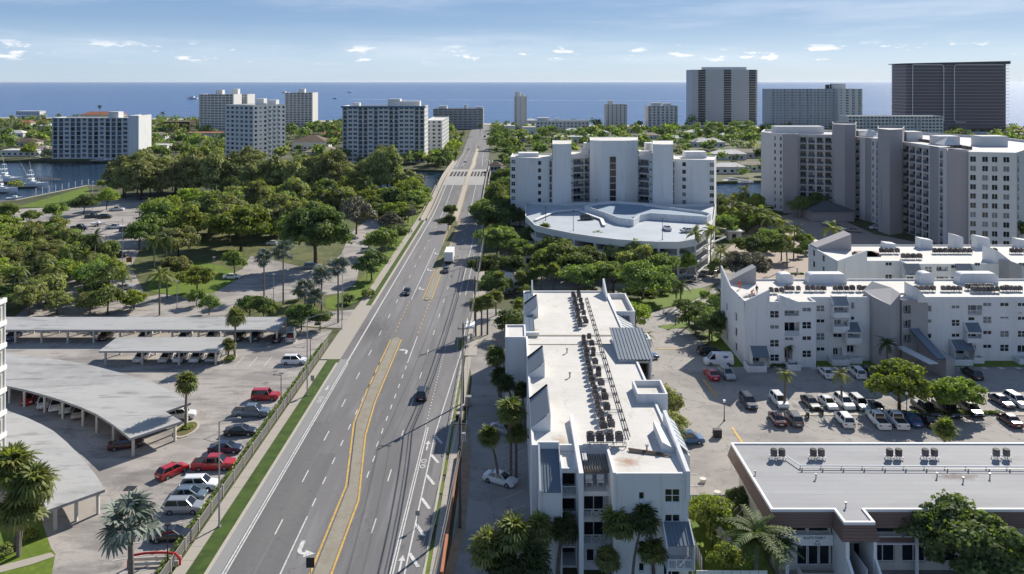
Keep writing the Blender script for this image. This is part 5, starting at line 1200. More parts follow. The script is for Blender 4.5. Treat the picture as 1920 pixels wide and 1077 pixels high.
tower('narrow pale tower left of the open sea, behind the corner-on tower', 534, 586, 174, 850, 24, 16, lambda W: C_(W, 7, 2.9, 'wwwvvvv', 1.2), extra=((528, 535, 172, 2), (560, 571, 167, 6)), side=('l', lambda D: []), mat=BEIGE)
t, W, D, zt = tower('wide thirteen storey condo with blue roof edge, centre left beyond the park', 642, 796, 199, 513, 22, 13, lambda W: C_(W, 16, 2.5, 'kwwkkwkwwkkwwwkk', .5), gw='blue', extra=((661, 674, 193, 4), (727, 750, 186, 5), (750, 787, 190, 6)), rail='dark', side=('r', lambda D: C_(D, 5, 1.6, 'vvvvv', 1.5)))
g = MB(); g.box(-.8, -.8, zt-1.2, W+.8, -.02, zt-.1); g.box(-.8, 0, zt-1.2, -.02, D, zt-.1); g.build('roof_edge', M('blue_fascia', (.07,.17,.27), .6), t)
tower('pinkish balcony wing seen edge-on behind the wide blue-topped condo', 798, 829, 226, 560, 60, 9, lambda W: C_(W, 3, 2, 'vvv', 1), side=('r', lambda D: C_(D, 9, 3.6, 'B', 2)), mat=WHITE2)
tower('grey flat-topped hotel block on the shore left of the road end', 812, 906, 204, 880, 22, 8, lambda W: C_(W, 10, 4.4, 'k', 1.2), mat=GRAYST, rail='glass', extra=((823, 838, 199, 3), (870, 876, 197, 3), (893, 905, 200, 3)), roofm=SLABG)
t, W, D, zt = tower('slim white lookout tower with round tank above the beach', 964, 988, 181, 880, 12, 14, lambda W: C_(W, 3, 1.6, 'vss', 1.2), name='slim_tower')
g = MB(); g.tube((4, 5, zt-.5), (4, 5, zt+5), 3, n=14); g.tube((10, 6, zt-.5), (10, 6, zt+2.5), 2, n=12); g.tube((4, 5, zt+5), (4, 5, zt+8), .3, n=6); g.build('roof_tank', WHITE2, t)
tower('long low white beach hotel right of the road end', 1005, 1105, 226, 830, 16, 3, lambda W: C_(W, 14, 2.2, 'wG', 1.2), fhv=3.3, extra=((1008, 1030, 221, 3), (1040, 1047, 222, 3)))
tower('small beige block, left one of the two mid-rises by the beach', 1136, 1176, 196, 900, 20, 9, lambda W: C_(W, 5, 1.8, 'vvvvv', 2), extra=((1140, 1150, 189, 4),), mat=BEIGE)
tower('small white block, right one of the two mid-rises by the beach', 1215, 1271, 199, 900, 24, 8, lambda W: C_(W, 7, 2.6, 'GwkwkwG', 1), extra=((1222, 1240, 193, 4), (1243, 1258, 194, 4)), rail='glass')
t, W, D, zt = tower('tall pale tower with three dark vertical window bands, tallest in the centre', 1297, 1420, 131, 950, 30, 23, lambda W: [(8.0, 17.0, 't'), (39.5, 48.5, 't'), (70.5, 78.5, 't')], mat=M('tower_grey_white', (.50,.51,.52), .8), extra=((1318, 1400, 126, 5),), gw='dark')
g = MB()
for i in range(1, 23):
    z = .6+i*(zt-.6)/23
    for a, b in ((-1.6, 16.8), (17.6, 39), (40, 70), (71, W)): g.box(a, -.9, z, b, -.02, z+.35)
    g.box(W, 0, z, W+1.5, 12, z+.35)
o = g.build('balcony_slabs', M('balcony_white', (.6,.61,.62), .7), t); o['kind'] = 'stuff'
t, W, D, zt = tower('wide pale slab hotel left of the dark tower, grid of small balconies', 1441, 1572, 167, 800, 20, 17, lambda W: C_(W, 17, 2.2, 'vssvsvsvsvvsvsvss', 4.0), mat=M('hotel_grey', (.46,.49,.53), .8), gw='blue')
g = MB()
for i in range(1, 17):
    z = .6+i*(zt-.6)/17
    for k in range(9): g.box(4.5+k*7.3, -1.1, z, 4.5+k*7.3+6.2, -.02, z+1.0)
o = g.build('balcony_slabs', M('hotel_balcony', (.52,.55,.59), .8), t); o['kind'] = 'stuff'
tower('white end wing of the wide slab hotel with stepped balconies', 1572, 1617, 167, 792, 26, 17, lambda W: C_(W, 4, 3, 'swkk', 1.2), rail='glass', extra=((1562, 1586, 157, 8),))
for i, x in enumerate((1551, 1559)):
    g = MB(); g.tube((0, 0, 0), (0, 0, 5), 2, n=10); tag(g.build('cooling_tower', DARKM, None, (XA(x, 806), 806, ZA(167, 800)-.6)), ('left' if i == 0 else 'right')+' dark cooling drum on the wide slab hotel roof', 'tank')
tower('seven storey white block in front of the slab hotel, right', 1590, 1769, 218, 680, 20, 8, lambda W: C_(W, 26, 2.3, 'wwwwkkwwwwwkkwwwwwkkwwwwww', .8), rail='glass', gw='far', roofm=SLABG)
# dark tower with white outline bands
DY = 800; X0_, X1_ = XA(1699, DY), XA(1886, DY); zt = ZA(117, DY)
t = thing('dark_tower', 'big dark bronze glass tower with rounded white outlines at far right', 'building', (X0_, DY, 0))
W = X1_-X0_
g = MB(); g.prism(rect(0, 0, W, 30), 0, [zt-2, zt+.5, zt+.5, zt-2]); g.build('glass_wall', M('bronze_glass', (.17,.14,.165), .35, spec=.5), t)
for i in range(1, 22):
    z = i*zt/22; g = MB(); g.box(-2.5, -1.6, z, W+2.5, 28, z+.4); g.build('floor_slab', M('dark_slab', (.50,.46,.49), .7), t)
    g = MB(); g.box(5, -1.75, z+.4, W-4, -1.65, z+1.3); g.build('balustrade', M('dark_balustrade', (.17,.15,.17), .5), t)
for xa, xb, side in ((1709, 1767, 1), (1787, 1878, -1)):
    g = MB(); a, b = XA(xa, DY)-X0_, XA(xb, DY)-X0_; r = 3; n = 6; pts = [(a if side > 0 else b, zt-2.5)]
    e = b if side > 0 else a
    for k in range(n+1): tt = math.pi/2*k/n; pts.append((e-side*r+side*r*math.sin(tt), zt-2.5-r+r*math.cos(tt)))
    pts.append((e, 12 if side > 0 else 16))
    if side < 0:
        for k in range(n+1): tt = math.pi/2*k/n; pts.append((e+r-r*math.cos(tt), 15-r*math.sin(tt)))
        pts.append((e+12, 12))
    for p, q in zip(pts, pts[1:]): g.bar((p[0], -2.4, p[1]), (q[0], -2.4, q[1]), .75, .75)
    g.build('white_outline', WHITE, t)
g = MB(); g.bar((5.5, -2.4, zt-3), (5.5, -2.4, 10), .6, .6); g.build('white_outline', WHITE, t)
g = MB(); g.prism(rect(-4, -3, W+3, 30), zt-1.9, [zt-1.2, zt+1.2, zt+1.2, zt-1.2]); g.build('roof_slab', M('dark_roof', (.09,.1,.1), .7), t)
# low dark and terracotta houses
def house(x, y, w, d, h, rtype, wallm, roofm, label, rz=0, Y=None, group=None):
    X, Yy = G(x, y) if Y is None else (XA(x, Y), Y)
    t = thing('house', label, 'house', (X, Yy, 0), rz, group)
    g = MB(); g.box(0, 0, 0, w, d, h); g.build('wall', wallm, t)
    g = MB(); e = .6
    if rtype == 'hip':
        k = min(w, d)/2; hh = k*.45
        b = [(-e, -e, h), (w+e, -e, h), (w+e, d+e, h), (-e, d+e, h)]
        if w >= d: r = [(k, d/2, h+hh), (w-k, d/2, h+hh)]; g.add(b+r, [(0,1,5,4),(1,2,5),(2,3,4,5),(3,0,4),(3,2,1,0)])
        else: r = [(w/2, k, h+hh), (w/2, d-k, h+hh)]; g.add(b+r, [(0,1,4),(1,2,5,4),(2,3,5),(3,0,4,5),(3,2,1,0)])
    else: g.box(-e*.5, -e*.5, h, w+e*.5, d+e*.5, h+.35)
    g.build('roof', roofm, t)
    n = max(1, int(w/4))
    for i in range(n): g = MB(); g.box(1+i*(w-1)/n, -.03, .9, 1+i*(w-1)/n+1.6, .02, 2.3); g.build('window', GLASS, t)
    return t
WR = M('white_tile_roof', (.66,.65,.62), .8, (.5,.48,.45), .3)
HL = [(548, 282, 26, 22, 6.5, 'hip', WHITE2, BROOF, 'large house with brown hipped roofs between the two white towers'),
 (570, 296, 24, 14, 4, 'hip', CREAM, TANROOF, 'wide tan-roofed house in front of the brown hipped one'),
 (600, 305, 20, 10, 5, 'flat', CREAM, WR, 'low cream annex at the foot of the tan-roofed house'),
 (350, 262, 44, 14, 6, 'flat', CREAM, TERRA, 'long cream building with orange-brown roof left of the corner-on tower'),
 (305, 244, 30, 16, 9, 'flat', M('dark_brick', (.07,.05,.045), .9), BROOF, 'dark brown block among the palms left of the pale slab tower'),
 (150, 222, 60, 20, 5, 'hip', CREAM, TERRA, 'long terracotta-roofed building on the far left shore'),
 (30, 216, 38, 16, 6, 'flat', WHITE2, WR, 'white flat-roofed house at the far left beach'),
 (2, 293, 26, 12, 4, 'flat', WHITE2, WR, 'white waterfront house with long flat roof at the left edge'),
 (60, 291, 12, 10, 4.5, 'hip', CREAM, TANROOF, 'small tan-roofed waterfront house beside the left canal condo'),
 (8, 258, 18, 12, 4, 'hip', WHITE2, WR, 'white-roofed house among trees near the left edge'),
 (20, 275, 20, 12, 4, 'hip', CREAM, BROOF, 'brown-roofed house among trees near the left edge'),
 (70, 243, 16, 10, 4, 'hip', WHITE2, WR, 'second white-roofed house among the trees at left'),
 (30, 236, 18, 10, 4, 'hip', CREAM, TERRA, 'orange-roofed house far left behind the palms'),
 (265, 262, 22, 12, 4, 'hip', WHITE2, TANROOF, 'tan-roofed house right of the canal condo block'),
 (270, 282, 18, 10, 4, 'flat', WHITE2, WR, 'white flat house at the foot of the canal condo stair wing'),
 (290, 240, 16, 10, 4, 'hip', WHITE2, WR, 'white-roofed house behind the canal condo'),
 (940, 249, 14, 10, 7, 'flat', WHITE, WR, 'left of the two white terrace houses by the far end of the road'),
 (980, 252, 13, 10, 7, 'flat', WHITE, WR, 'right of the two white terrace houses by the far end of the road'),
 (968, 267, 22, 10, 4, 'flat', WHITE2, WR, 'low pale flat-roofed house right of the bridge approach'),
 (1040, 268, 34, 14, 5, 'flat', WHITE2, SLABG, 'grey flat-roofed house behind the curved condo left wing'),
 (1160, 250, 24, 12, 4, 'hip', CREAM, BROOF, 'brown-roofed house behind the trees above the curved condo'),
 (1255, 268, 20, 12, 4, 'hip', WHITE2, WR, 'white-roofed house behind the curved condo right shaft'),
 (1300, 276, 26, 12, 4, 'hip', WHITE2, WR, 'broad white-roofed house right behind the curved condo'),
 (1340, 300, 22, 12, 4, 'hip', WHITE2, WR, 'white-roofed house on the canal right of the curved condo'),
 (1340, 326, 18, 9, 4, 'hip', WHITE2, WR, 'waterfront house nearest the curved condo on the canal bank'),
 (1380, 297, 18, 10, 4, 'hip', CREAM, TANROOF, 'tan-roofed house between the curved and the grey condos'),
 (1395, 322, 14, 8, 4, 'hip', WHITE2, TANROOF, 'small waterfront house left of the grey condo'),
 (1290, 256, 26, 12, 4, 'hip', WHITE2, WR, 'white house in the palms behind the curved condo'),
 (1350, 262, 20, 10, 4, 'hip', CREAM, WR, 'pale house below the three-banded tower'),
 (1330, 243, 50, 14, 4, 'flat', GRAYST, SLABG, 'long grey podium at the foot of the three-banded tower'),
 (1800, 262, 60, 30, 5, 'flat', CREAM, SLABG, 'broad flat building right behind the grey condo'),
 (1850, 280, 60, 24, 5, 'flat', CREAM, TANROOF, 'broad tan-roofed building at the right edge behind the grey condo'),
 (1900, 258, 30, 14, 4, 'hip', CREAM, TERRA, 'orange-roofed house at the far right below the sea'),
 (1790, 300, 50, 24, 6, 'flat', WHITE2, WR, 'white flat-roofed building above the grey condo roof, right'),
 (600, 262, 18, 10, 5, 'hip', CREAM, TERRA, 'orange-roofed house left of the wide blue-topped condo'),
 (1100, 262, 16, 10, 4, 'flat', WHITE2, WR, 'small white house above the left garage side of the curved condo'),
 (1200, 262, 18, 10, 4, 'hip', WHITE2, TANROOF, 'tan house peeping above the curved condo centre')]
for h_ in HL: house(*h_)
for i, (x, y) in enumerate(((985, 232), (1060, 252), (1115, 256))): house(x, y, 14, 9, 4, 'hip', WHITE2, WR, ('pale beach house left of the slim tower foot', 'pale beach house in front of the long white hotel', 'pale beach house beside the sandy lane')[i])
# pool and lane
sheet('swimming_pool_water', [(585, 298), (640, 296), (648, 303), (592, 306)], .1, M('pool_water', (.05,.35,.42), .1))
sheet('sandy_lane', [(1100, 246), (1120, 232), (1128, 232), (1118, 248)], .1, SAND)
sheet('island_road', [(1340, 290), (1440, 292), (1440, 296), (1340, 295)], .1, LOT2)
# edge of a tall block cut by the left picture border
b7 = thing('tan_tower', 'sliver of a tan and white tower at the left edge of the picture', 'building', (0, 0, 0))
volume(b7, 'wall', [(-86, 90), (-68.3, 90), (-68.3, 104), (-86, 104)], 24.5, mat=CREAM, par=.4, specs={1: [(12.0, 13.3, 'W')]}, nf=8, fh=3.0)
for i in range(9):
    g = MB(); g.box(-68.6, 88, 24.3-i*3.0, -68.0, 104.15, 24.9-i*3.0); g.build('white_band', TRIM, b7)
g = MB(); g.tube((-68.3, 104.0, 0), (-68.3, 104.0, 24.6), .18, n=8); g.build('corner_trim', TRIM, b7)

# ---------------------------------------------------------------- carports
def carport(label, poly, z, posts, slope=None, th=.35, mat=None):
    t = thing('carport', label, 'carport', (0, 0, 0))
    g = MB(); zz = slope or [z]*len(poly)
    area = sum(poly[i][0]*poly[(i+1) % len(poly)][1]-poly[(i+1) % len(poly)][0]*poly[i][1] for i in range(len(poly)))
    if area < 0: poly = poly[::-1]; zz = zz[::-1]
    g.prism(poly, [a-th for a in zz], zz); me = g.mesh('roof', CARPORT)
    import bmesh
    bm = bmesh.new(); bm.from_mesh(me); bmesh.ops.triangulate(bm, faces=[f for f in bm.faces if len(f.verts) > 4]); bm.to_mesh(me); bm.free()
    link('roof', me, t)
    g = MB(); g.box(-.16, -.16, 0, .16, .16, z-th-.02); pm = g.mesh('post', CREAM)
    for p in posts: link('post', pm, t, (p[0], p[1], 0))
    return t
xa, xb = -112, XA(520, 159)
carport('long straight carport roof along the far edge of the left lot', [(xa, 159.3), (xb, 159.3), (xb, 166.5), (xa, 166.5)], 2.95, [(xb-.3-i*5.4, 159.7) for i in range(11)]+[(xb-.3-i*5.4, 165.8) for i in range(11)], slope=[2.85, 2.85, 3.3, 3.3])
xa, xb = XA(185, 146.7), XA(413, 146.7)
carport('short straight carport sheltering a row of white cars', [(xa, 146.7), (xb, 146.7), (xb+.2, 153.5), (xa, 153.5)], 2.95, [(xa+1+i*7.0, 147.3) for i in range(4)]+[(xa+1+i*7.0, 152.8) for i in range(4)], slope=[2.85, 2.85, 3.25, 3.25])
out3 = [(-40, 662), (8, 663), (50, 667), (100, 673), (140, 679), (175, 686), (225, 699), (260, 709), (288, 718), (326, 736), (358, 755), (310, 772), (341, 790)]
in3 = [(244, 822), (213, 797), (180, 776), (150, 763), (120, 752), (88, 742), (48, 731), (8, 723), (-40, 717)]
z3 = 3.0
P3 = [G(x, y, z3) for x, y in out3+in3]
carport('large curved carport roof in the middle of the left lot', P3, z3, [(G(x, y, z3)[0]+.2, G(x, y, z3)[1]+.5) for x, y in ((244, 820), (207, 796), (176, 778), (150, 766), (112, 753), (78, 742), (40, 732), (12, 725))]+[G(328, 790, z3), G(350, 757, z3), G(318, 735, z3), G(270, 716, z3)])
out4 = [(-60, 762), (8, 768), (50, 783), (78, 796), (100, 808), (125, 829), (155, 860), (180, 891), (197, 918)]
in4 = [(88, 957), (70, 915), (50, 883), (28, 860), (8, 846), (-60, 815)]
P4 = [G(x, y, z3) for x, y in out4+in4]
carport('nearest curved carport roof at the lower left, behind the palms', P4, z3, [(G(x, y, z3)[0], G(x, y, z3)[1]+.35) for x, y in ((181, 922), (100, 952), (70, 918), (40, 876), (140, 935))])
# ================================================================ VEGETATION
nr = np.random.RandomState(11)
LM = {
 'dark': leafmat('leaf_dark', (0.0782, 0.1181, 0.0373), (0.1439, 0.1796, 0.0522)),
 'mid': leafmat('leaf_mid', (0.1427, 0.1971, 0.0539), (0.2349, 0.2785, 0.0788)),
 'bright': leafmat('leaf_bright', (0.1825, 0.2372, 0.0399), (0.2889, 0.3121, 0.058)),
 'lime': leafmat('leaf_lime', (0.1645, 0.221, 0.0356), (0.2468, 0.2983, 0.0535)),
 'olive': leafmat('leaf_olive', (0.1951, 0.2084, 0.0783), (0.2976, 0.2931, 0.112)),
 'grey': leafmat('leaf_grey_green', (0.171, 0.167, 0.1204), (0.2444, 0.2206, 0.165), trans=.2),
 'casu': leafmat('leaf_casuarina', (0.1872, 0.2023, 0.0728), (0.312, 0.3126, 0.1191), scale=.12, trans=.25),
 'palm': leafmat('palm_leaf', (0.1238, 0.1517, 0.0391), (0.2228, 0.2246, 0.0699), island=.3),
 'sabal': leafmat('sabal_leaf', (0.1287, 0.1581, 0.0378), (0.2317, 0.2395, 0.0756), island=.3),
 'darkpalm': leafmat('dark_palm_leaf', (.05,.07,.020), (.08,.105,.03), island=.3),
 'silver': leafmat('silver_palm_leaf', (0.115, 0.14, 0.115), (0.19, 0.22, 0.18), trans=.12, island=.25),
 'fountain': leafmat('fountain_palm_leaf', (.075,.115,.025), (.15,.18,.06), island=.4),
}
def np_mesh(name, V, nquad, mats, flat=True):
    me = bpy.data.meshes.new(name)
    me.vertices.add(len(V)); me.vertices.foreach_set('co', V.astype(np.float32).ravel())
    me.loops.add(nquad*4); me.loops.foreach_set('vertex_index', np.arange(nquad*4, dtype=np.int32))
    me.polygons.add(nquad); me.polygons.foreach_set('loop_start', np.arange(0, nquad*4, 4, dtype=np.int32))
    me.polygons.foreach_set('loop_total', np.full(nquad, 4, dtype=np.int32))
    for m in mats: me.materials.append(m)
    me.update(calc_edges=True); return me
def unit(v): return v/np.maximum(1e-6, np.linalg.norm(v, axis=1, keepdims=True))
def leaves(C, Rr, n, size, aspect=1.0, droop=0.0, shell=(.55, 1.12), flat=1.0, r=nr):
    """n leaf quads on each clump; C (k,3) centres, Rr (k,3) radii"""
    k = len(C); d = unit(r.normal(size=(k*n, 3))); ci = np.repeat(np.arange(k), n)
    d[:, 2] = np.where(d[:, 2] < -.35, -d[:, 2]*.6, d[:, 2]); d = unit(d)
    rad = r.uniform(shell[0], shell[1], (k*n, 1))
    inner = r.uniform(size=(k*n, 1)) < .18; rad = np.where(inner, rad*.6, rad)
    P = C[ci]+d*Rr[ci]*rad
    nm = unit(d*flat+r.normal(size=(k*n, 3))*.55+np.array([0, 0, .25]))
    t = unit(np.cross(nm, unit(r.normal(size=(k*n, 3))+np.array([0, 0, droop*3]))))
    b = np.cross(nm, t)
    s = size*r.uniform(.6, 1.35, (k*n, 1))
    if droop: b = unit(b*(1-droop)+np.array([0, 0, -1])*droop); t = unit(np.cross(b, nm))
    a = t*s; c = b*s*aspect
    V = np.stack([P-a-c, P+a*.9-c*.8, P+a+c, P-a*.8+c], axis=1).reshape(-1, 3)
    return V
def crown_pts(R_, h0, h1, k, rc, r, flatb=.5):
    """clump centres over a dome from h0 to h1"""
    C = []; zc = h0+(h1-h0)*.42; rz = (h1-h0)*.55
    while len(C) < k:
        d = r.normal(size=3); d /= np.linalg.norm(d)
        if d[2] < -.45: continue
        f = r.uniform(.42, .92)
        p = np.array([d[0]*R_*f, d[1]*R_*f, zc+d[2]*rz*f])
        if all(np.linalg.norm((p-q)*np.array([1, 1, 1.2])) > rc*.62 for q in C) or r.uniform() < .12: C.append(p)
    return np.array(C)
def trunk_mesh(h, r0, C, nl, seed, mat=BARK):
    q = random.Random(seed); g = MB(); hb = h*.32
    lean = Vector((q.uniform(-.2, .2), q.uniform(-.2, .2), 0))
    g.tube((0, 0, -.1), lean*.4+Vector((0, 0, hb*.5)), r0*1.15, r0*.9, n=7); g.tube(lean*.4+Vector((0, 0, hb*.5)), lean+Vector((0, 0, hb)), r0*.9, r0*.75, n=7)
    idx = list(range(len(C))); q.shuffle(idx)
    for i in idx[:nl]:
        e = Vector(C[i]); m = lean+Vector((0, 0, hb)); mid = m.lerp(e, .5)+Vector((0, 0, h*.05))
        g.tube(m, mid, r0*.5, r0*.32, n=5); g.tube(mid, e, r0*.32, r0*.1, n=5)
    return g.mesh('trunk', mat, True)
TP = {}
def tree_proto(kind, R_, h, k, n, size, v, rc=.42, h0=.28, aspect=1.0, droop=0.0, seed=0, trunk_r=.2, nl=6, squash=.8):
    r = np.random.RandomState(seed+v*17)
    C = crown_pts(R_, h*h0, h, k, R_*rc, r); rr = R_*rc*r.uniform(.55, 1.3, (len(C), 1))*np.array([[1, 1, squash]])
    V = leaves(C, rr, n, size, aspect, droop, r=r)
    TP[(kind, v)] = dict(V=V, C=C, R=R_, h=h, tr=trunk_mesh(h, trunk_r, C, nl, seed+v))
CM = {}
def crown_mesh(kind, v, mat):
    key = (kind, v, mat)
    if key not in CM: V = TP[(kind, v)]['V']; CM[key] = np_mesh('crown', V, len(V)//4, [LM[mat]])
    return CM[key]
for v in range(4): tree_proto('broad', 4.0, 7.2, 26, 210, .165, v, rc=.36, seed=100)
for v in range(2): tree_proto('big', 8.0, 14.5, 54, 300, .24, v, rc=.25, h0=.22, seed=200, trunk_r=.5, nl=14)
tree_proto('dome', 6.5, 9.0, 62, 270, .15, 0, rc=.22, h0=.12, seed=700, trunk_r=.35, nl=12)
for v in range(3): tree_proto('spread', 6.0, 8.2, 44, 240, .19, v, rc=.28, h0=.30, seed=300, trunk_r=.3, nl=9, squash=.7)
for v in range(4): tree_proto('casuarina', 4.6, 18, 44, 170, .15, v, rc=.34, h0=.10, aspect=3.6, droop=.3, seed=400, trunk_r=.25, nl=12, squash=1.35)
for v in range(3): tree_proto('shrub', 1.6, 2.0, 10, 90, .13, v, rc=.5, h0=.05, seed=500, trunk_r=.08, nl=3)
for v in range(3): tree_proto('far', 5.0, 8.0, 12, 45, .55, v, rc=.45, seed=600, trunk_r=.3, nl=4)
def tree(x, y, R_, kind, mat, label, cat='tree', group=None, name='tree', z=0, hs=1.0, v=None):
    v = rng.randrange(len([1 for kk in TP if kk[0] == kind])) if v is None else v
    p = TP[(kind, v)]; s = R_/p['R']
    t = thing(name, label, cat, (x, y, z), rng.uniform(0, 6.28), group, scale=(s*rng.uniform(.88, 1.16), s*rng.uniform(.88, 1.16), s*hs*rng.uniform(.94, 1.1)))
    link('crown', crown_mesh(kind, v, mat), t); link('trunk', p['tr'], t)
    return t
def tpx(x, cy, rpx, kind, mat, label, group=None, **k):
    p = TP[(kind, 0)]; hs = k.get('hs', 1.0); kk = p['h']*hs/p['R']*.60
    if x not in (1686, 1792, 1240, 1262) and kind != 'shrub': rpx *= 1.16
    Y = F*H/(cy-HY+kk*rpx); return tree(XA(x, Y), Y, rpx*Y/F, kind, mat, label, group=group, **k)

# ---- palms
def frond_pinnate(L=2.8, n=13, droop=1.0, w=.5, curl=0):
    g = MB(); pts = []
    for i in range(8):
        t = i/7; pts.append(Vector((L*(t-.18*t*t*droop), 0, L*(.42*t-.80*t*t*droop))))
    for a, b in zip(pts, pts[1:]): g.bar(a, b, .05, .04)
    for i in range(n):
        t = .12+.86*i/(n-1); f = t*7; j = min(6, int(f)); p = pts[j].lerp(pts[j+1], f-j); d = (pts[j+1]-pts[j]).normalized()
        ll = w*L*.42*(1-.55*abs(t-.45)/.55)
        for s in (-1, 1):
            e = p+Vector((d.x*ll*.45, s*ll, d.z*ll*.3-ll*.42)); q = d*.10*L*.36
            g.quad(p-q, p+q, e+q*.5, e-q*.3)
    return g
def frond_fan(Rf=1.0, pet=.7, nb=13, ang=230, droop=.35, wide=1.0):
    g = MB(); g.bar((0, 0, 0), (pet, 0, pet*.28), .035, .03)
    c = Vector((pet, 0, pet*.28))
    for i in range(nb):
        a = R(-ang/2+ang*i/(nb-1)); w = math.pi*Rf*ang/360/nb*1.25*wide
        d = Vector((math.cos(a), math.sin(a), .10+.12*(i % 2))); s = Vector((-d.y, d.x, 0)).normalized()
        m = c+d*Rf*.58; e = c+d*Rf*(.98 if i % 2 else .9)+Vector((0, 0, -droop*Rf))
        g.quad(c-s*.02, m-s*w*.55, m+s*w*.55, c+s*.02); g.quad(m-s*w*.55, e-s*w*.12, e+s*w*.12, m+s*w*.55)
    return g
FR = {}
def frond_me(kind, mat):
    if (kind, mat) not in FR:
        FR[(kind, mat)] = [f.mesh('frond', LM[mat]) for f in {
            'royal': [frond_pinnate(2.9, 14, 1.0), frond_pinnate(2.6, 13, 1.3), frond_pinnate(3.0, 14, .8)],
            'coco': [frond_pinnate(3.3, 15, 1.15, .42), frond_pinnate(3.0, 14, .85, .42), frond_pinnate(3.1, 14, 1.45, .42)],
            'sabal': [frond_fan(.95, .75), frond_fan(.85, .65, droop=.6), frond_fan(.9, .85, droop=.2)],
            'silver': [frond_fan(1.2, 1.25, 21, 280, .14, 1.15), frond_fan(1.25, 1.05, 21, 280, .38, 1.15), frond_fan(1.15, 1.3, 19, 270, .55, 1.1)],
            'fountain': [frond_pinnate(3.0, 15, 1.5, .5), frond_pinnate(2.7, 14, 1.9, .5), frond_pinnate(2.4, 14, 1.2, .5)]}[kind]]
    return FR[(kind, mat)]
def frond_layout(kind, nf, q):
    out = []
    for i in range(nf):
        f = (i+.5)/nf; az = i*2.39996+q.uniform(-.25, .25)
        el = {'royal': 62-85*f, 'coco': 65-95*f, 'sabal': 78-118*f, 'silver': 72-112*f, 'fountain': 84-58*f}[kind]+q.uniform(-8, 8)
        out.append((az, R(el), q.uniform(.85, 1.12), q.randrange(3)))
    return out
DEADF = frond_fan(.8, .5, 11, 200, .6).mesh('dead_frond', M('dead_frond', (.22,.15,.08), .9, (.3,.22,.12), 2))
NFR = {'royal': 15, 'coco': 18, 'sabal': 36, 'silver': 16, 'fountain': 34}
PC = {}
def joined_crown(kind, mat, v):
    key = (kind, mat, v)
    if key in PC: return PC[key]
    q = random.Random(900+v); ms = frond_me(kind, mat); g = MB()
    for az, el, s, j in frond_layout(kind, NFR[kind], q):
        me = ms[j % len(ms)]; Mx = Matrix.Rotation(az, 4, 'Z') @ Matrix.Rotation(-el, 4, 'Y') @ Matrix.Scale(s, 4)
        o = len(g.v); g.v += [tuple(Mx @ vv.co) for vv in me.vertices]; g.f += [tuple(i+o for i in p.vertices) for p in me.polygons]; g.m += [0]*len(me.polygons)
    PC[key] = g.mesh('crown', LM[mat]); return PC[key]
TRK = {}
def palm(x, y, h, rad, kind, mat, label, group=None, fronds=False, lean=(0, 0), tr=.17, name='palm_tree'):
    base = {'royal': 2.9, 'coco': 3.1, 'sabal': 1.28, 'silver': 2.2, 'fountain': 2.9}[kind]
    t = thing(name, label, 'palm tree', (x, y, 0), 0, group)
    top = Vector((lean[0], lean[1], h)); g = MB(); n = 5; p = Vector((0, 0, -.1))
    for i in range(n):
        f = (i+1)/n; q = Vector((lean[0]*f*f, lean[1]*f*f, h*f)); g.tube(p, q, tr*(1.25-.35*(f-1/n)), tr*(1.25-.35*f), n=7, cap=False); p = q
    if kind == 'royal': g.tube(top, top+Vector((0, 0, .9*rad/base)), tr*.8, tr*.4, n=7)
    g.build('trunk', PALMB, t, smooth=True)
    s = rad/base
    if fronds:
        q = random.Random(int(x*13+y*7)); ms = frond_me(kind, mat)
        for az, el, sc, j in frond_layout(kind, NFR[kind], q):
            rot = (Matrix.Rotation(az, 3, 'Z') @ Matrix.Rotation(-el, 3, 'Y')).to_euler()
            link('frond', ms[j % len(ms)], t, top, rot=rot, scale=(s*sc,)*3)
        if kind == 'sabal':
            for i in range(9):
                rot = (Matrix.Rotation(i*.7+q.uniform(-.2, .2), 3, 'Z') @ Matrix.Rotation(R(q.uniform(60, 80)), 3, 'Y')).to_euler()
                link('dead_frond', DEADF, t, top-Vector((0, 0, .12)), rot=rot, scale=(s*.8,)*3)
    else:
        link('crown', joined_crown(kind, mat, rng.randrange(3)), t, top, rz=rng.uniform(0, 6.28), scale=(s, s, s))
    return t
def ppx(x, yc, yb, rpx, kind, mat, label, xb=None, **k):
    xb = x if xb is None else xb
    X, Y = G(xb, yb); h = (yb-yc)*Y/F
    return palm(X, Y, h, rpx*Y/F, kind, mat, label, lean=((x-xb)*Y/F, 0), **k)
ORD = ['first', 'second', 'third', 'fourth', 'fifth', 'sixth', 'seventh', 'eighth', 'ninth', 'tenth', 'eleventh', 'twelfth', 'thirteenth', 'fourteenth', 'fifteenth']

# --- individual trees of the park and the lots
T = tpx
T(592, 432, 55, 'big', 'dark', 'biggest dark green round tree in the middle of the park')
T(452, 425, 46, 'spread', 'lime', 'yellow-green spreading tree left of the biggest dark tree')
T(528, 400, 42, 'spread', 'olive', 'olive spreading tree behind the silver palms')
T(392, 398, 42, 'spread', 'mid', 'broad green tree at the right edge of the boat ramp lot')
T(350, 425, 30, 'spread', 'mid', 'green spreading tree left of the yellow-green one')
T(335, 455, 36, 'spread', 'olive', 'olive tree between the ramp lot and the park island')
T(262, 440, 24, 'broad', 'dark', 'dark tree beside the parked boat trailers')
T(290, 425, 24, 'broad', 'mid', 'round green tree just right of the boat trailers')
T(440, 487, 20, 'broad', 'mid', 'small tree over a white car on the park lawn')
T(370, 522, 30, 'spread', 'bright', 'bright green tree on the traffic island')
T(330, 500, 28, 'spread', 'olive', 'olive tree on the left part of the traffic island')
T(368, 556, 15, 'broad', 'mid', 'left small tree in front of the far carport')
T(392, 570, 17, 'broad', 'mid', 'right small tree in front of the far carport')
T(468, 576, 20, 'broad', 'dark', 'dark shrubby tree behind the far carport, left one')
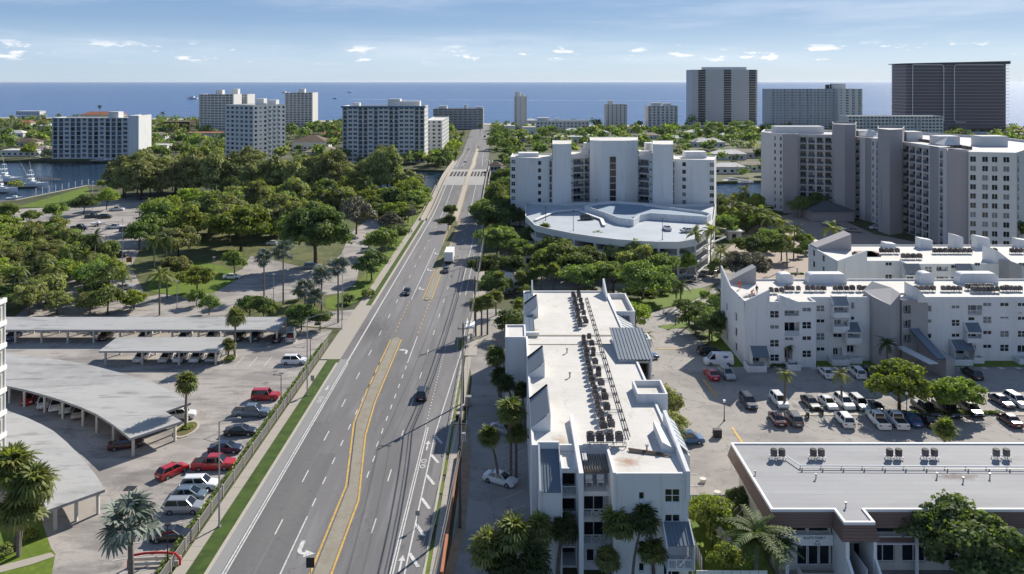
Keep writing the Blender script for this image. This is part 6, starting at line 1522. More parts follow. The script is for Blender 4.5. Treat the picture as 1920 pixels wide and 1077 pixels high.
T(495, 578, 22, 'broad', 'dark', 'dark shrubby tree behind the far carport, right one')
T(565, 590, 24, 'broad', 'dark', 'dark tree overhanging the end of the far carport')
T(600, 598, 18, 'broad', 'dark', 'dark bushy tree by the lot entrance under silver palms')
T(668, 400, 32, 'broad', 'grey', 'grey-green tree right of the biggest dark tree')
T(735, 418, 22, 'broad', 'grey', 'grey-green tree on the verge left of the road, rear one')
T(715, 450, 24, 'broad', 'mid', 'mid green tree on the verge above the parked white car')
T(743, 440, 18, 'broad', 'dark', 'dark tree beside the verge lamp post')
T(697, 495, 25, 'broad', 'dark', 'dark tree on the verge below the parked white car')
T(765, 398, 16, 'broad', 'grey', 'small grey-green tree near the sidewalk bend')
T(845, 395, 12, 'broad', 'dark', 'rear one of the two dark trees in the road median')
T(840, 416, 14, 'broad', 'dark', 'front one of the two dark trees in the road median')
T(157, 380, 18, 'broad', 'dark', 'dark round tree on the ramp lot, left of the pair')
T(200, 370, 19, 'broad', 'bright', 'bright round tree on the ramp lot, right of the pair')
T(106, 395, 17, 'broad', 'mid', 'small tree on the ramp lot between two lamp posts')
T(55, 406, 15, 'broad', 'mid', 'smallest tree at the left of the ramp lot')
T(10, 398, 22, 'broad', 'mid', 'green tree at the left picture edge by the marina')
T(192, 345, 9, 'broad', 'bright', 'small bright tree on the marina point')
T(30, 345, 12, 'shrub', 'olive', 'olive bush on the dock between the yachts', name='shrub')
# --- right of the road
T(930, 372, 26, 'broad', 'mid', 'rearmost tree right of the road near the bridge')
T(905, 395, 20, 'broad', 'mid', 'tree right of the road close to the kerb, rear')
T(950, 395, 22, 'broad', 'dark', 'dark tree at the left foot of the curved condo')
T(975, 405, 16, 'broad', 'dark', 'dark tree touching the left end of the parking garage')
T(915, 410, 26, 'broad', 'dark', 'dark tree overhanging the road, rear of three')
T(932, 450, 34, 'spread', 'mid', 'spreading tree right of the road, middle of three')
T(912, 498, 30, 'spread', 'dark', 'dark spreading tree overhanging the road, front of three')
T(1062, 482, 44, 'spread', 'mid', 'wide tree in front of the garage, leftmost')
T(1105, 490, 38, 'spread', 'dark', 'wide dark tree in front of the garage, second')
T(1020, 495, 28, 'spread', 'mid', 'tree beside the small brown roof')
T(1188, 482, 40, 'spread', 'olive', 'olive tree against the garage front')
T(1150, 515, 36, 'spread', 'mid', 'tree in the forecourt behind the nearest condo, middle')
T(1205, 520, 44, 'spread', 'mid', 'large tree in the forecourt behind the nearest condo, right')
T(1248, 500, 24, 'broad', 'mid', 'tree at the right of the garage front')
T(1192, 592, 26, 'broad', 'bright', 'bright tree touching the far right corner of the nearest roof')
T(960, 603, 24, 'broad', 'dark', 'dark tree left of the nearest condo stair tower')
T(1305, 595, 24, 'broad', 'dark', 'dark tree at the bend of the condo street')
T(1335, 605, 28, 'broad', 'dark', 'dark tree by the left corner of the awning condo')
T(1345, 570, 18, 'broad', 'mid', 'tree by the street just left of the awning condo roof')
T(1412, 462, 28, 'spread', 'dark', 'dark clipped oak on the plaza')
T(1402, 494, 36, 'spread', 'grey', 'grey-green low tree in the plaza roundabout')
T(1345, 500, 16, 'broad', 'mid', 'tree right of the garage stair')
T(1465, 462, 22, 'broad', 'mid', 'green tree beside the plaza wall')
T(1440, 445, 20, 'broad', 'mid', 'tree under the plaza palms')
T(1572, 510, 20, 'broad', 'mid', 'tree at the left corner of the rear white condo')
T(1612, 500+15, 20, 'broad', 'dark', 'dark tree between the two white condos')
T(1502, 385, 18, 'broad', 'mid', 'small tree at the grey condo entrance, left')
T(1530, 382, 20, 'broad', 'dark', 'dark tree at the grey condo entrance, right')
T(1870, 432, 42, 'spread', 'dark', 'wide dark tree at the foot of the grey condo right wing')
T(1812, 440, 20, 'broad', 'dark', 'dark shrubby tree left of the wide dark one by the grey condo')
T(1395, 395, 16, 'broad', 'mid', 'tree among the palms on the canal bank')
T(1362, 420, 20, 'broad', 'mid', 'tree between canal palms and garage stairs')
T(1686, 718, 62, 'spread', 'lime', 'large yellow-green tree shading parked cars, left of the pair')
T(1792, 738, 50, 'spread', 'lime', 'yellow-green tree shading parked cars, right of the pair')
T(1240, 760, 36, 'broad', 'olive', 'olive bushy tree against the right side of the nearest condo, rear')
T(1262, 800, 34, 'broad', 'olive', 'olive bushy tree against the right side of the nearest condo, front')
t = tree(XA(1815, 83), 82.4, 6.8, 'dome', 'dark', 'big dense tree in front of the office at the lower right corner', hs=1.0, v=0)
tree(XA(1912, 80.5), 80, 3.0, 'broad', 'bright', 'bright bush at the right edge in front of the office')
T(1335, 975, 40, 'broad', 'lime', 'bright green bushy tree on the condo lawn, lower one')
T(1362, 1045, 30, 'broad', 'bright', 'bright green bush at the bottom beside the blue car')
T(1318, 950, 24, 'broad', 'lime', 'yellow-green bush at the top of the condo lawn')
T(1385, 935, 20, 'broad', 'dark', 'dark shrub between lawn and office side wall')
tree(XA(1705, 103), 103.4, 2.6, 'broad', 'bright', 'bright bush just behind the office roof edge')
tree(XA(1735, 103), 103.6, 1.8, 'broad', 'bright', 'smaller bright bush beside the one behind the office roof')
T(560, 550, 10, 'broad', 'mid', 'small round tree beside the park road')
T(690, 548, 12, 'shrub', 'mid', 'clipped bush on the bright lawn patch, rear', name='shrub')
T(655, 560, 13, 'shrub', 'dark', 'dark clipped bush on the bright lawn patch, front', name='shrub')
T(350, 800, 9, 'shrub', 'lime', 'yellow-green bush around the single lot palm', name='shrub', hs=.6)
T(432, 672, 8, 'shrub', 'mid', 'low bush on the small lot island by the white carport', name='shrub')
T(52, 1000, 14, 'shrub', 'bright', 'light green bush in the corner lawn', name='shrub')
T(10, 1030, 14, 'shrub', 'olive', 'bush at the left edge of the corner lawn', name='shrub')

T(1035, 470, 30, 'spread', 'dark', 'dark tree hiding the left half of the garage front')
T(1132, 468, 26, 'broad', 'mid', 'green tree against the middle of the garage front')
T(1085, 520, 26, 'broad', 'mid', 'green tree behind the far end of the nearest roof')
T(975, 470, 26, 'spread', 'mid', 'green tree at the left end of the garage')
T(955, 500, 22, 'broad', 'dark', 'dark tree beside the white truck')
T(925, 535, 20, 'broad', 'dark', 'dark tree on the right sidewalk corner')
T(1000, 445, 20, 'broad', 'dark', 'dark tree tight against the left curve of the garage')
T(1280, 492, 20, 'broad', 'bright', 'bright tree at the right curve of the garage')
# --- palms
P = ppx
for i, (x, yc, yb, r) in enumerate(((178, 446, 512, 26), (160, 478, 540, 24), (198, 508, 562, 22), (100, 505, 565, 26), (60, 480, 545, 24), (125, 470, 530, 24), (30, 520, 580, 24))):
    P(x, yc, yb, r, 'coco', 'palm' if i % 2 else 'darkpalm', '%s tall feathery palm from the left in the park below the ramp lot' % ORD[sorted([178, 160, 198, 100, 60, 125, 30]).index(x)], group='palms below the ramp lot')
P(299, 515, 592, 27, 'coco', 'palm', 'feathery palm on the traffic island, front', group='traffic island palms')
P(313, 518, 560, 24, 'coco', 'palm', 'feathery palm on the traffic island, just right of the front one', group='traffic island palms')
P(289, 452, 508, 24, 'coco', 'palm', 'tall palm over the dark parked pickup, left of two', group='palms between lot and island')
P(312, 450, 508, 24, 'coco', 'darkpalm', 'tall palm over the dark parked pickup, right of two', group='palms between lot and island')
for i, (x, yc, yb, r) in enumerate(((600, 362, 398, 16), (625, 358, 400, 17), (677, 340, 386, 16), (689, 338, 384, 16), (560, 372, 402, 14))):
    P(x, yc, yb, r, 'royal', 'darkpalm', '%s palm from the left in front of the tall casuarinas' % ORD[[560, 600, 625, 677, 689].index(x)], group='palms before the casuarinas')
P(350, 722, 806, 20, 'sabal', 'sabal', 'single cabbage palm on its own island at the end of the curved carport', xb=348, fronds=True)
P(442, 598, 672, 18, 'sabal', 'sabal', 'cabbage palm between the two straight carports', xb=440, fronds=True)
P(428, 648, 674, 12, 'sabal', 'palm', 'small low palm beside the short carport', fronds=True)
for i, (x, yc, yb, r, lb) in enumerate(((495, 488, 556, 21, 'leftmost silver fan palm beside the park road'), (531, 474, 572, 26, 'tall silver fan palm right of the leftmost one'), (572, 545, 572, 26, 'low silver fan palm in the middle of the silver cluster'), (603, 520, 582, 24, 'silver fan palm behind the tall right one'), (634, 503, 606, 25, 'tall silver fan palm nearest the lot entrance'), (590, 560, 600, 22, 'lowest silver fan palm of the cluster'))):
    P(x, yc, yb, r, 'silver', 'silver', lb, group='silver fan palms', fronds=True)
P(243, 985, 1098, 58, 'silver', 'sabal' if False else 'silver', 'large silver-green fan palm at the bottom left by the parked cars', fronds=True, tr=.28, xb=246)
P(22, 885, 1035, 40, 'sabal', 'sabal', 'shaggy palm at the left edge, tallest of three', fronds=True, xb=30)
P(62, 915, 1042, 36, 'sabal', 'sabal', 'shaggy palm over the nearest carport corner', fronds=True, xb=36)
P(38, 960, 1046, 38, 'sabal', 'olive' if False else 'sabal', 'lowest shaggy palm on the corner lawn', fronds=True, xb=34)
for i, (x, yc, yb, r) in enumerate(((892, 575, 632, 13), (903, 570, 630, 14), (914, 566, 628, 14))):
    P(x, yc, yb, r, 'sabal', 'sabal', '%s of three slim cabbage palms at the road corner' % ('left', 'middle', 'right')[i], group='three palms at the corner', fronds=True)
for x, xb, yc, yb, r, m, lb in ((930, 936, 672, 762, 20, 'sabal', 'cabbage palm in the sun above the condo drive'), (938, 940, 712, 768, 18, 'darkpalm', 'dark palm below the sunny one on the condo drive'), (948, 966, 722, 785, 16, 'darkpalm', 'leaning dark palm against the condo wall shadow'), (978, 984, 735, 800, 15, 'darkpalm', 'small dark palm tight against the nearest condo wall'),
        (917, 934, 820, 908, 20, 'sabal', 'leaning cabbage palm over the white car in the drive'), (957, 958, 776, 905, 25, 'sabal', 'round cabbage palm over the condo drive'), (968, 968, 815, 900, 20, 'sabal', 'lower cabbage palm joined to the round one'),
        (915, 920, 1032, 1110, 32, 'sabal', 'leftmost cabbage palm in the bottom cluster'), (962, 968, 1005, 1105, 32, 'sabal', 'second cabbage palm of the bottom cluster'), (1010, 1016, 998, 1090, 28, 'palm', 'third palm of the bottom cluster, lighter fronds'), (1058, 1046, 995, 1082, 26, 'darkpalm', 'dark palm before the stair shaft of the nearest condo'), (940, 944, 1062, 1120, 30, 'darkpalm', 'dark low palm at the bottom edge of the cluster'), (1000, 1000, 1060, 1120, 30, 'darkpalm', 'dark low palm at the bottom edge right of the other'),
        (1160, 1162, 985, 1090, 30, 'sabal', 'sunlit cabbage palm before the nearest condo front'), (1206, 1186, 975, 1092, 28, 'darkpalm', 'dark cabbage palm right of the sunlit one'), (1222, 1226, 1036, 1095, 24, 'palm', 'short palm under the dark one, right'), (1140, 1140, 1052, 1100, 22, 'palm', 'low palm left of the sunlit one at the condo front'),
        (1770, 1771, 803, 862, 19, 'sabal', 'cabbage palm standing behind the office roof edge')):
    if x == 1770:
        palm(XA(1771, 104), 104, 7.0, 1.45, 'sabal', 'sabal', lb, fronds=True); continue
    P(x, yc, yb, r, 'sabal', m, lb, xb=xb, fronds=True)
for x, xb, yc, yb, r, m, lb in ((1473, 1471, 703, 766, 19, 'palm', 'slim palm over the white SUV in the right lot'), (1577, 1578, 703, 764, 22, 'palm', 'slim palm between white cars in the right lot'), (1212, 1210, 632, 686, 21, 'palm', 'feathery palm beside the open stair of the nearest condo'), (1896, 1906, 588, 668, 28, 'palm', 'coconut palm before the right part of the awning condo'), (1916, 1922, 625, 672, 18, 'palm', 'palm cut by the right edge before the awning condo'), (1378, 1376, 600, 645, 20, 'darkpalm', 'dark palm at the west wall of the awning condo'), (1480, 1474, 652, 690, 12, 'darkpalm', 'small dark palm at the awning condo left patio'), (1663, 1664, 645, 700, 24, 'darkpalm', 'dark palm at the grey stair tower'), (1292, 1292, 575, 612, 14, 'darkpalm', 'palm by the bend of the condo street')):
    P(x, yc, yb, r, 'coco', m, lb, xb=xb, fronds=True)
for x, xb, yc, yb, r, lb in ((1304, 1304, 440, 512, 24, 'tall dark palm at the right end of the garage, left of two'), (1334, 1332, 432, 506, 26, 'tall dark palm at the right end of the garage, right of two'), (1352, 1350, 470, 512, 22, 'lower palm beside the garage stairs'),
        (1395, 1398, 355, 420, 16, 'tallest palm of the canal grove'), (1375, 1376, 372, 425, 16, 'left palm of the canal grove'), (1402, 1402, 392, 438, 22, 'front palm of the canal grove'), (1385, 1384, 400, 440, 20, 'second front palm of the canal grove'), (1428, 1426, 395, 444, 22, 'right palm of the canal grove'), (1440, 1440, 412, 455, 20, 'low right palm of the canal grove'),
        (1465, 1476, 418, 502, 24, 'tall palm over the plaza drive'), (1490, 1488, 432, 486, 20, 'palm behind the plaza wall'), (1562, 1560, 430, 500, 27, 'big round palm at the left corner of the rear white condo'), (1347, 1347, 366, 404, 9, 'small lone palm on the canal bank')):
    P(x, yc, yb, r, 'royal', 'palm', lb, xb=xb)
for i, (x, yc, yb, r) in enumerate(((1022, 432, 480, 12), (1085, 450, 490, 12), (1102, 452, 492, 12), (1120, 448, 492, 13), (1180, 462, 500, 13), (1225, 470, 505, 12), (1285, 482, 512, 12))):
    P(x, yc, yb, r, 'sabal', 'sabal', '%s cabbage palm from the left along the garage front' % ORD[i], group='cabbage palms along the garage')
for i, (x, yc, yb, r) in enumerate(((977, 520, 548, 11), (1000, 517, 546, 11), (1015, 512, 545, 12), (1038, 510, 545, 14), (1108, 512, 540, 12), (935, 525, 560, 14), (930, 560, 592, 14), (975, 575, 612, 14))):
    P(x, yc, yb, r, 'sabal', 'sabal', '%s cabbage palm on the forecourt strip behind the nearest condo' % ORD[i], group='forecourt palms')
palm(XA(1418, 82.5), 82.5, 5.0, 3.6, 'fountain', 'fountain', 'drooping fountain-like palm left of the office entrance', fronds=True, tr=.25)
palm(XA(1452, 84), 83.2, 3.8, 2.3, 'fountain', 'fountain', 'smaller drooping palm in front of the office sign band', fronds=True, tr=.2)

# --- masses
OCC = []
for o in bpy.data.objects:
    if o.type == 'MESH' and o.parent is not None and o.name.split('.')[0] in ('wall', 'glass_wall', 'tower', 'wing', 'deck') and o.location.length < 1e-3:
        bb = [o.parent.matrix_world @ Vector(c) for c in o.bound_box] if False else [Vector(o.parent.location)+Matrix.Rotation(o.parent.rotation_euler.z, 3, 'Z') @ Vector(c) for c in o.bound_box]
        OCC.append((min(b.x for b in bb), min(b.y for b in bb), max(b.x for b in bb), max(b.y for b in bb)))
def blocked(x, y, m):
    for a, b, c, d in OCC:
        if a-m < x < c+m and b-m*1.6 < y < d+m: return True
    if y < 380 and x > 20 and (-42 < x < -6): return True
    xr = -22.5+dx(y)
    return abs(x-xr) < (13.5+m*.25 if y > 440 else 16+m*.3) and y > 150
def inpoly(x, y, P_):
    c = False; n = len(P_)
    for i in range(n):
        (x1, y1), (x2, y2) = P_[i], P_[(i+1) % n]
        if (y1 > y) != (y2 > y) and x < (x2-x1)*(y-y1)/(y2-y1)+x1: c = not c
    return c
def fill(pxpoly, spacing, rr, kinds, mats, label, group, n, palms=0, pk=('coco', 'palm'), ph=(5, 8), px=True, seed=1, hs=(.9, 1.15), cat='tree', name='tree'):
    q = random.Random(seed); P_ = [G(*p) for p in pxpoly] if px else pxpoly
    xs = [p[0] for p in P_]; ys = [p[1] for p in P_]; pts = []; tries = 0; made = {'tree': [], 'palm': []}
    while len(pts) < n and tries < n*120:
        tries += 1; x, y = q.uniform(min(xs), max(xs)), q.uniform(min(ys), max(ys))
        if not inpoly(x, y, P_) or any((x-a)**2+(y-b)**2 < spacing**2 for a, b in pts) or blocked(x, y, rr[0]): continue
        pts.append((x, y))
        if q.random() < palms: made['palm'].append(palm(x, y, q.uniform(*ph), q.uniform(2.4, 3.2), pk[0], pk[1], label, group=group+' (palms)'))
        else: made['tree'].append(tree(x, y, q.uniform(*rr), q.choice(kinds), q.choice(mats), label, group=group, hs=q.uniform(*hs), cat=cat, name=name))
    for kd, ob in made.items():
        ob.sort(key=lambda o: o.location.y); h_ = len(ob)//2 if len(ob) > 8 else 0
        noun = kd if cat == 'tree' and kinds[0] != 'casuarina' else ('casuarina' if kinds[0] == 'casuarina' else cat)
        place = group.replace('trees ', '').replace(' trees', '').replace('casuarinas ', '')
        if h_: number(ob[:h_], '%s '+noun+' from the left, nearer half, '+place); number(ob[h_:], '%s '+noun+' from the left, farther half, '+place)
        else: number(ob, '%s '+noun+' from the left, '+place)
fill([(-30, 455), (110, 450), (165, 480), (215, 540), (262, 592), (250, 598), (-30, 598)], 4.4, (3.0, 4.4), ['broad', 'broad', 'spread'], ['mid', 'olive', 'dark', 'bright', 'olive'], 'tree in the dense mixed grove left of the park road', 'grove left of the park road', 64, .2, seed=3)
fill([(-30, 440), (90, 440), (200, 500), (150, 480), (100, 470), (-30, 470)], 6, (3, 4.5), ['spread', 'broad'], ['olive', 'mid'], 'tree along the lower edge of the ramp lot', 'trees below the ramp lot', 14, .1, seed=5)
fill([(300, 412), (440, 385), (560, 385), (640, 395), (640, 420), (560, 430), (560, 460), (470, 455), (400, 470), (300, 450)], 7.5, (4.6, 6.6), ['spread', 'broad', 'spread'], ['bright', 'mid', 'bright', 'olive'], 'green tree in the middle of the park grove', 'park grove trees', 34, seed=6)
fill([(430, 378), (800, 378), (798, 392), (760, 402), (700, 400), (640, 396), (440, 392)], 7.5, (4.6, 6.6), ['broad', 'spread'], ['bright', 'mid', 'bright', 'dark'], 'low bright tree along the canal edge of the park', 'canal edge trees', 36, seed=7, hs=(.75, 1.0))
fill([(690, 385), (800, 374), (800, 392), (770, 412), (740, 420), (700, 410)], 7, (3.8, 5.6), ['spread'], ['bright', 'mid', 'dark'], 'tree in the dense grove beside the road before the bridge', 'grove before the bridge', 16, seed=17, hs=(.9, 1.2))
fill([(228, 366), (310, 358), (560, 360), (735, 362), (740, 372), (560, 374), (400, 374), (228, 374)], 7.0, (5.2, 7.2), ['casuarina'], ['casu'], 'tall feathery casuarina in the row along the canal', 'casuarinas along the canal', 56, seed=8, hs=(.62, .86), name='casuarina_tree')
for i, (x, y, r) in enumerate(((765, 372, 5.2), (778, 366, 4.0), (750, 370, 4.2))): X, Y = G(x, y); tree(X, Y, r, 'casuarina', 'casu', ('front', 'right', 'left')[i]+' casuarina of the separate clump nearest the bridge', group='casuarina clump by the bridge', hs=.62)
fill([(885, 400), (950, 400), (960, 430), (925, 470), (898, 470)], 6, (3, 4.5), ['broad'], ['mid', 'dark'], 'tree in the row right of the road', 'trees right of the road', 9, seed=9)
fill([(905, 350), (960, 345), (965, 395), (900, 398)], 7, (5, 6.8), ['spread'], ['mid', 'dark', 'mid'], 'tree in the grove between bridge and curved condo', 'grove between bridge and curved condo', 16, seed=19)
fill([(885, 545), (955, 520), (1000, 530), (990, 560), (900, 575)], 5, (1.6, 2.6), ['broad'], ['mid', 'dark'], 'small tree on the planted corner behind the nearest condo', 'small trees on the planted corner', 8, seed=10)
fill([(1345, 395), (1425, 395), (1440, 440), (1400, 445), (1350, 430)], 4.8, (2.8, 4.4), ['broad'], ['mid', 'bright', 'dark'], 'tree under the canal palm grove', 'trees under the canal palms', 22, .35, ('royal', 'palm'), seed=12)
fill([(1430, 440), (1500, 445), (1560, 490), (1530, 500), (1460, 470)], 5, (1.6, 2.8), ['broad'], ['mid', 'bright', 'dark'], 'shrubby tree along the plaza wall', 'shrubby trees along the plaza wall', 10, seed=13)
fill([(1440, 392), (1560, 396), (1560, 402), (1440, 402)], 5, (1.6, 2.8), ['broad'], ['dark', 'olive'], 'shrubby tree at the foot of the grey condo', 'shrubby trees at the grey condo', 8, seed=14)
fill([(1640, 440), (1760, 455), (1900, 470), (1900, 478), (1640, 460)], 5, (2.0, 3.4), ['broad'], ['dark', 'mid'], 'dark tree between the grey condo and the rear white condo', 'trees behind the rear white condo', 12, seed=15)
fill([(1270, 575), (1345, 565), (1365, 620), (1352, 650), (1325, 640), (1290, 612)], 4.5, (1.6, 2.8), ['broad'], ['dark', 'mid'], 'dark tree on the street corner by the awning condo', 'trees on the street corner', 12, .2, ('coco', 'darkpalm'), (4, 6), seed=16)
fill([(1170, 548), (1240, 548), (1280, 540), (1265, 552), (1200, 565)], 4, (1.2, 2.0), ['shrub'], ['dark', 'mid'], 'shrub on the verge behind the nearest condo', 'verge shrubs', 8, seed=18, cat='shrub', name='shrub')

def hedge(pts, w, h, mat, label, n=70, size=.12, seed=3):
    r = np.random.RandomState(seed); C = []
    for a, b in zip(pts, pts[1:]):
        L = math.dist(a, b); k = max(1, int(L/(w*.6)))
        for i in range(k):
            f = (i+.5)/k; C.append((a[0]+(b[0]-a[0])*f+r.uniform(-.1, .1), a[1]+(b[1]-a[1])*f, h*.5))
    C = np.array(C); rr = np.ones((len(C), 1))*np.array([[w*.6, w*.6, h*.55]])*r.uniform(.85, 1.15, (len(C), 1))
    V = leaves(C, rr, n, size, r=r); o = link('hedge', np_mesh('hedge', V, len(V)//4, [LM[mat]]))
    return tag(o, label, 'hedge')
hedge([(-38.35, 84), (-38.35, 158)], 1.0, .9, 'mid', 'straggly low hedge along the picket fence of the left lot', 30)
hedge([(-110, 168), (XA(520, 170), 168)], 1.6, 1.5, 'bright', 'green hedge behind the long far carport', 45, .16)
hedge([G(862, 655), G(868, 640)], .8, .7, 'mid', 'short hedge at the corner kerb on the right', 40)
hedge([G(1445, 690), G(1500, 690)], .8, .8, 'dark', 'low dark planting at the awning condo patio', 40)
hedge([G(1168, 552), G(1262, 545)], 1.3, 1.6, 'dark', 'dark hedge along the street behind the nearest condo', 50)
hedge([(62.5, 125.4), (79.5, 125.4)], .8, .6, 'mid', 'low planting in the middle island of the right lot', 40)
hedge([G(1030, 552), G(1120, 548)], 1.0, 1.0, 'bright', 'bright low planting beyond the far end of the nearest roof', 40)

# far tree cover on the island (nobody could count it)
def cover(name, region, n, rr, size, mats, nl, seed, label):
    r = np.random.RandomState(seed); q = random.Random(seed)
    xs = [p[0] for p in region]; ys = [p[1] for p in region]; C = []; t = 0
    while len(C) < n and t < n*40:
        t += 1; x, y = q.uniform(min(xs), max(xs)), q.uniform(min(ys), max(ys))
        if not inpoly(x, y, region) or blocked(x, y, 3): continue
        R_ = q.uniform(*rr)
        for k in range(3): C.append((x+q.uniform(-.6, .6)*R_, y+q.uniform(-.6, .6)*R_, R_*q.uniform(.5, 1.15), R_*q.uniform(.5, .8)))
    C = np.array(C); V = leaves(C[:, :3], np.repeat(C[:, 3:], 3, axis=1), nl, size, r=r); nq = len(V)//4
    me = np_mesh(name, V, nq, [LM[m] for m in mats])
    me.polygons.foreach_set('material_index', np.repeat(r.randint(0, len(mats), len(C)), nl).astype(np.int32)); me.update()
    o = link(name, me); o['kind'] = 'stuff'; o['label'] = label
I0 = [(G(*p)[0], G(*p)[1]+9) for p in isl_near]
reg = [(p[0], p[1]) for p in I0]+[(900, 860), (620, 865), (300, 888), (110, 912), (-100, 970), (-300, 1040), (-620, 1110), (-900, 1120)]
cover('island_tree_cover', reg, 5200, (2.4, 5.5), .6, ['dark', 'olive', 'mid', 'grey', 'dark', 'dark'], 24, 21, 'mixed tree cover over the barrier island')
cover('island_woodland', [G(*q_) for q_ in ((0, 240), (350, 236), (800, 240), (880, 262), (1200, 246), (1450, 246), (1900, 250), (1990, 285), (1600, 280), (1100, 285), (560, 285), (0, 280))], 520, (5, 8), .8, ['dark', 'olive', 'mid', 'dark'], 60, 23, 'dense dark woodland between the island houses')
cover('mainland_tree_cover', [(70, 300), (330, 305), (400, 400), (150, 412), (80, 370)], 0, (3, 6), .6, ['dark'], 1, 22, 'trees') if False else None
fill([(40, 296), (240, 300), (420, 306), (700, 312), (840, 316), (830, 296), (400, 290), (60, 285)], 11, (3.5, 6), ['far'], ['mid', 'dark', 'olive', 'bright'], 'tree on the island bank across the canal at left', 'trees on the far canal bank, left', 36, .2, ('coco', 'darkpalm'), (7, 11), seed=31)
fill([(950, 318), (1340, 334), (1440, 332), (1600, 326), (1600, 300), (1340, 300), (960, 290)], 11, (3.5, 6), ['far'], ['mid', 'dark', 'olive'], 'tree on the island bank across the canal at right', 'trees on the far canal bank, right', 22, .3, ('coco', 'palm'), (7, 11), seed=32)
cover('island_trees', [G(*q_) for q_ in [(900, 275), (1200, 260), (1450, 262), (1650, 262), (1450, 238), (1150, 238), (920, 240)]], 66, (5, 9), .7, ['dark', 'dark', 'mid'], 60, 50, 'trees on the island, large trees below the beach towers')
cover('island_trees', [G(*q_) for q_ in [(0, 240), (350, 235), (800, 240), (800, 262), (560, 275), (360, 255), (0, 275)]], 72, (5, 8), .7, ['dark', 'olive', 'mid'], 60, 51, 'trees on the island, large trees among the left houses')
cover('island_trees', [G(*q_) for q_ in [(1560, 262), (1920, 262), (1990, 300), (1930, 300), (1800, 275), (1560, 275)]], 54, (4, 7), .7, ['grey', 'olive', 'mid'], 60, 52, 'trees on the island, trees behind the grey condo')
cover('island_trees', [G(*q_) for q_ in [(800, 318), (840, 286), (872, 262), (884, 252), (884, 270), (862, 300), (846, 322)]], 66, (4, 6), .7, ['mid', 'bright', 'dark'], 60, 53, 'trees on the island, left of the road beyond the bridge')
cover('island_trees', [G(*q_) for q_ in [(936, 330), (936, 300), (925, 262), (922, 250), (960, 250), (985, 290), (965, 330)]], 54, (4, 6), .7, ['dark', 'mid'], 60, 54, 'trees on the island, right of the road beyond the bridge')
for i, (x, yc, Y) in enumerate(((187, 200, 1000), (1075, 226, 850), (1480, 232, 760), (715, 236, 860), (305, 212, 980), (900, 236, 760), (948, 262, 640))):
    z = ZA(yc, Y); palm(XA(x, Y), Y, z, 4.2, 'coco', 'darkpalm', ('lone tall palm against the sea at the far left', 'palm at the left end of the long beach hotel', 'palm left of the wide slab hotel', 'palm on the shore between towers', 'palm over the dark brown block', 'palm near the far end of the road', 'palm in the road verge beyond the bridge')[i])
# ================================================================ VEHICLES
PAINT = {}
def paint(c):
    if c in PAINT: return PAINT[c]
    rgb = {'black': (.012,.012,.014), 'white': (.72,.72,.71), 'silver': (.36,.37,.38), 'red': (.42,.012,.018), 'maroon': (.07,.014,.018), 'blue': (.02,.09,.22), 'grey': (.11,.115,.12), 'navy': (.012,.02,.045), 'steel': (.16,.21,.25), 'green': (.06,.09,.07), 'tan': (.4,.37,.3)}[c]
    PAINT[c] = M('paint_'+c, rgb, .28, spec=.5, metal=.35 if c in ('silver', 'steel', 'grey') else 0, coat=.9); return PAINT[c]
TY = {  # length, half width, stations (x, ztop) of the lower body, greenhouse base (xa, xb), roof (xc, xd), roof z, belt z
 'sedan': (4.75, .90, [(-2.37, .72), (-2.25, .98), (-1.5, 1.03), (-.9, .98), (.9, .96), (1.6, .90), (2.15, .78), (2.37, .58)], (-1.75, 1.15), (-1.0, .35), 1.45, .96),
 'suv': (4.75, .95, [(-2.37, .90), (-2.3, 1.10), (-1.6, 1.12), (.9, 1.10), (1.5, 1.04), (2.2, .92), (2.37, .62)], (-2.25, 1.25), (-1.95, .55), 1.72, 1.10),
 'hatch': (4.3, .90, [(-2.15, .82), (-2.08, 1.0), (-1.3, 1.0), (.9, .98), (1.5, .92), (2.0, .8), (2.15, .58)], (-2.0, 1.2), (-1.5, .3), 1.52, .99),
 'jeep': (4.5, .96, [(-2.25, 1.0), (-2.22, 1.15), (-1.5, 1.16), (.75, 1.15), (.8, 1.12), (2.1, 1.08), (2.25, .8)], (-2.2, .85), (-2.1, .45), 1.82, 1.15),
 'pickup': (5.8, 1.0, [(-2.9, 1.02), (-2.86, 1.14), (-.9, 1.14), (1.1, 1.14), (1.8, 1.12), (2.7, 1.02), (2.9, .72)], (-.95, 1.5), (-.75, .85), 1.85, 1.13),
 'van': (5.5, 1.0, [(-2.75, 1.1), (-2.72, 1.2), (-1.6, 1.22), (1.5, 1.2), (2.1, 1.12), (2.6, .98), (2.75, .7)], (-2.7, 2.0), (-2.55, 1.15), 2.25, 1.2)}
CARM = {}
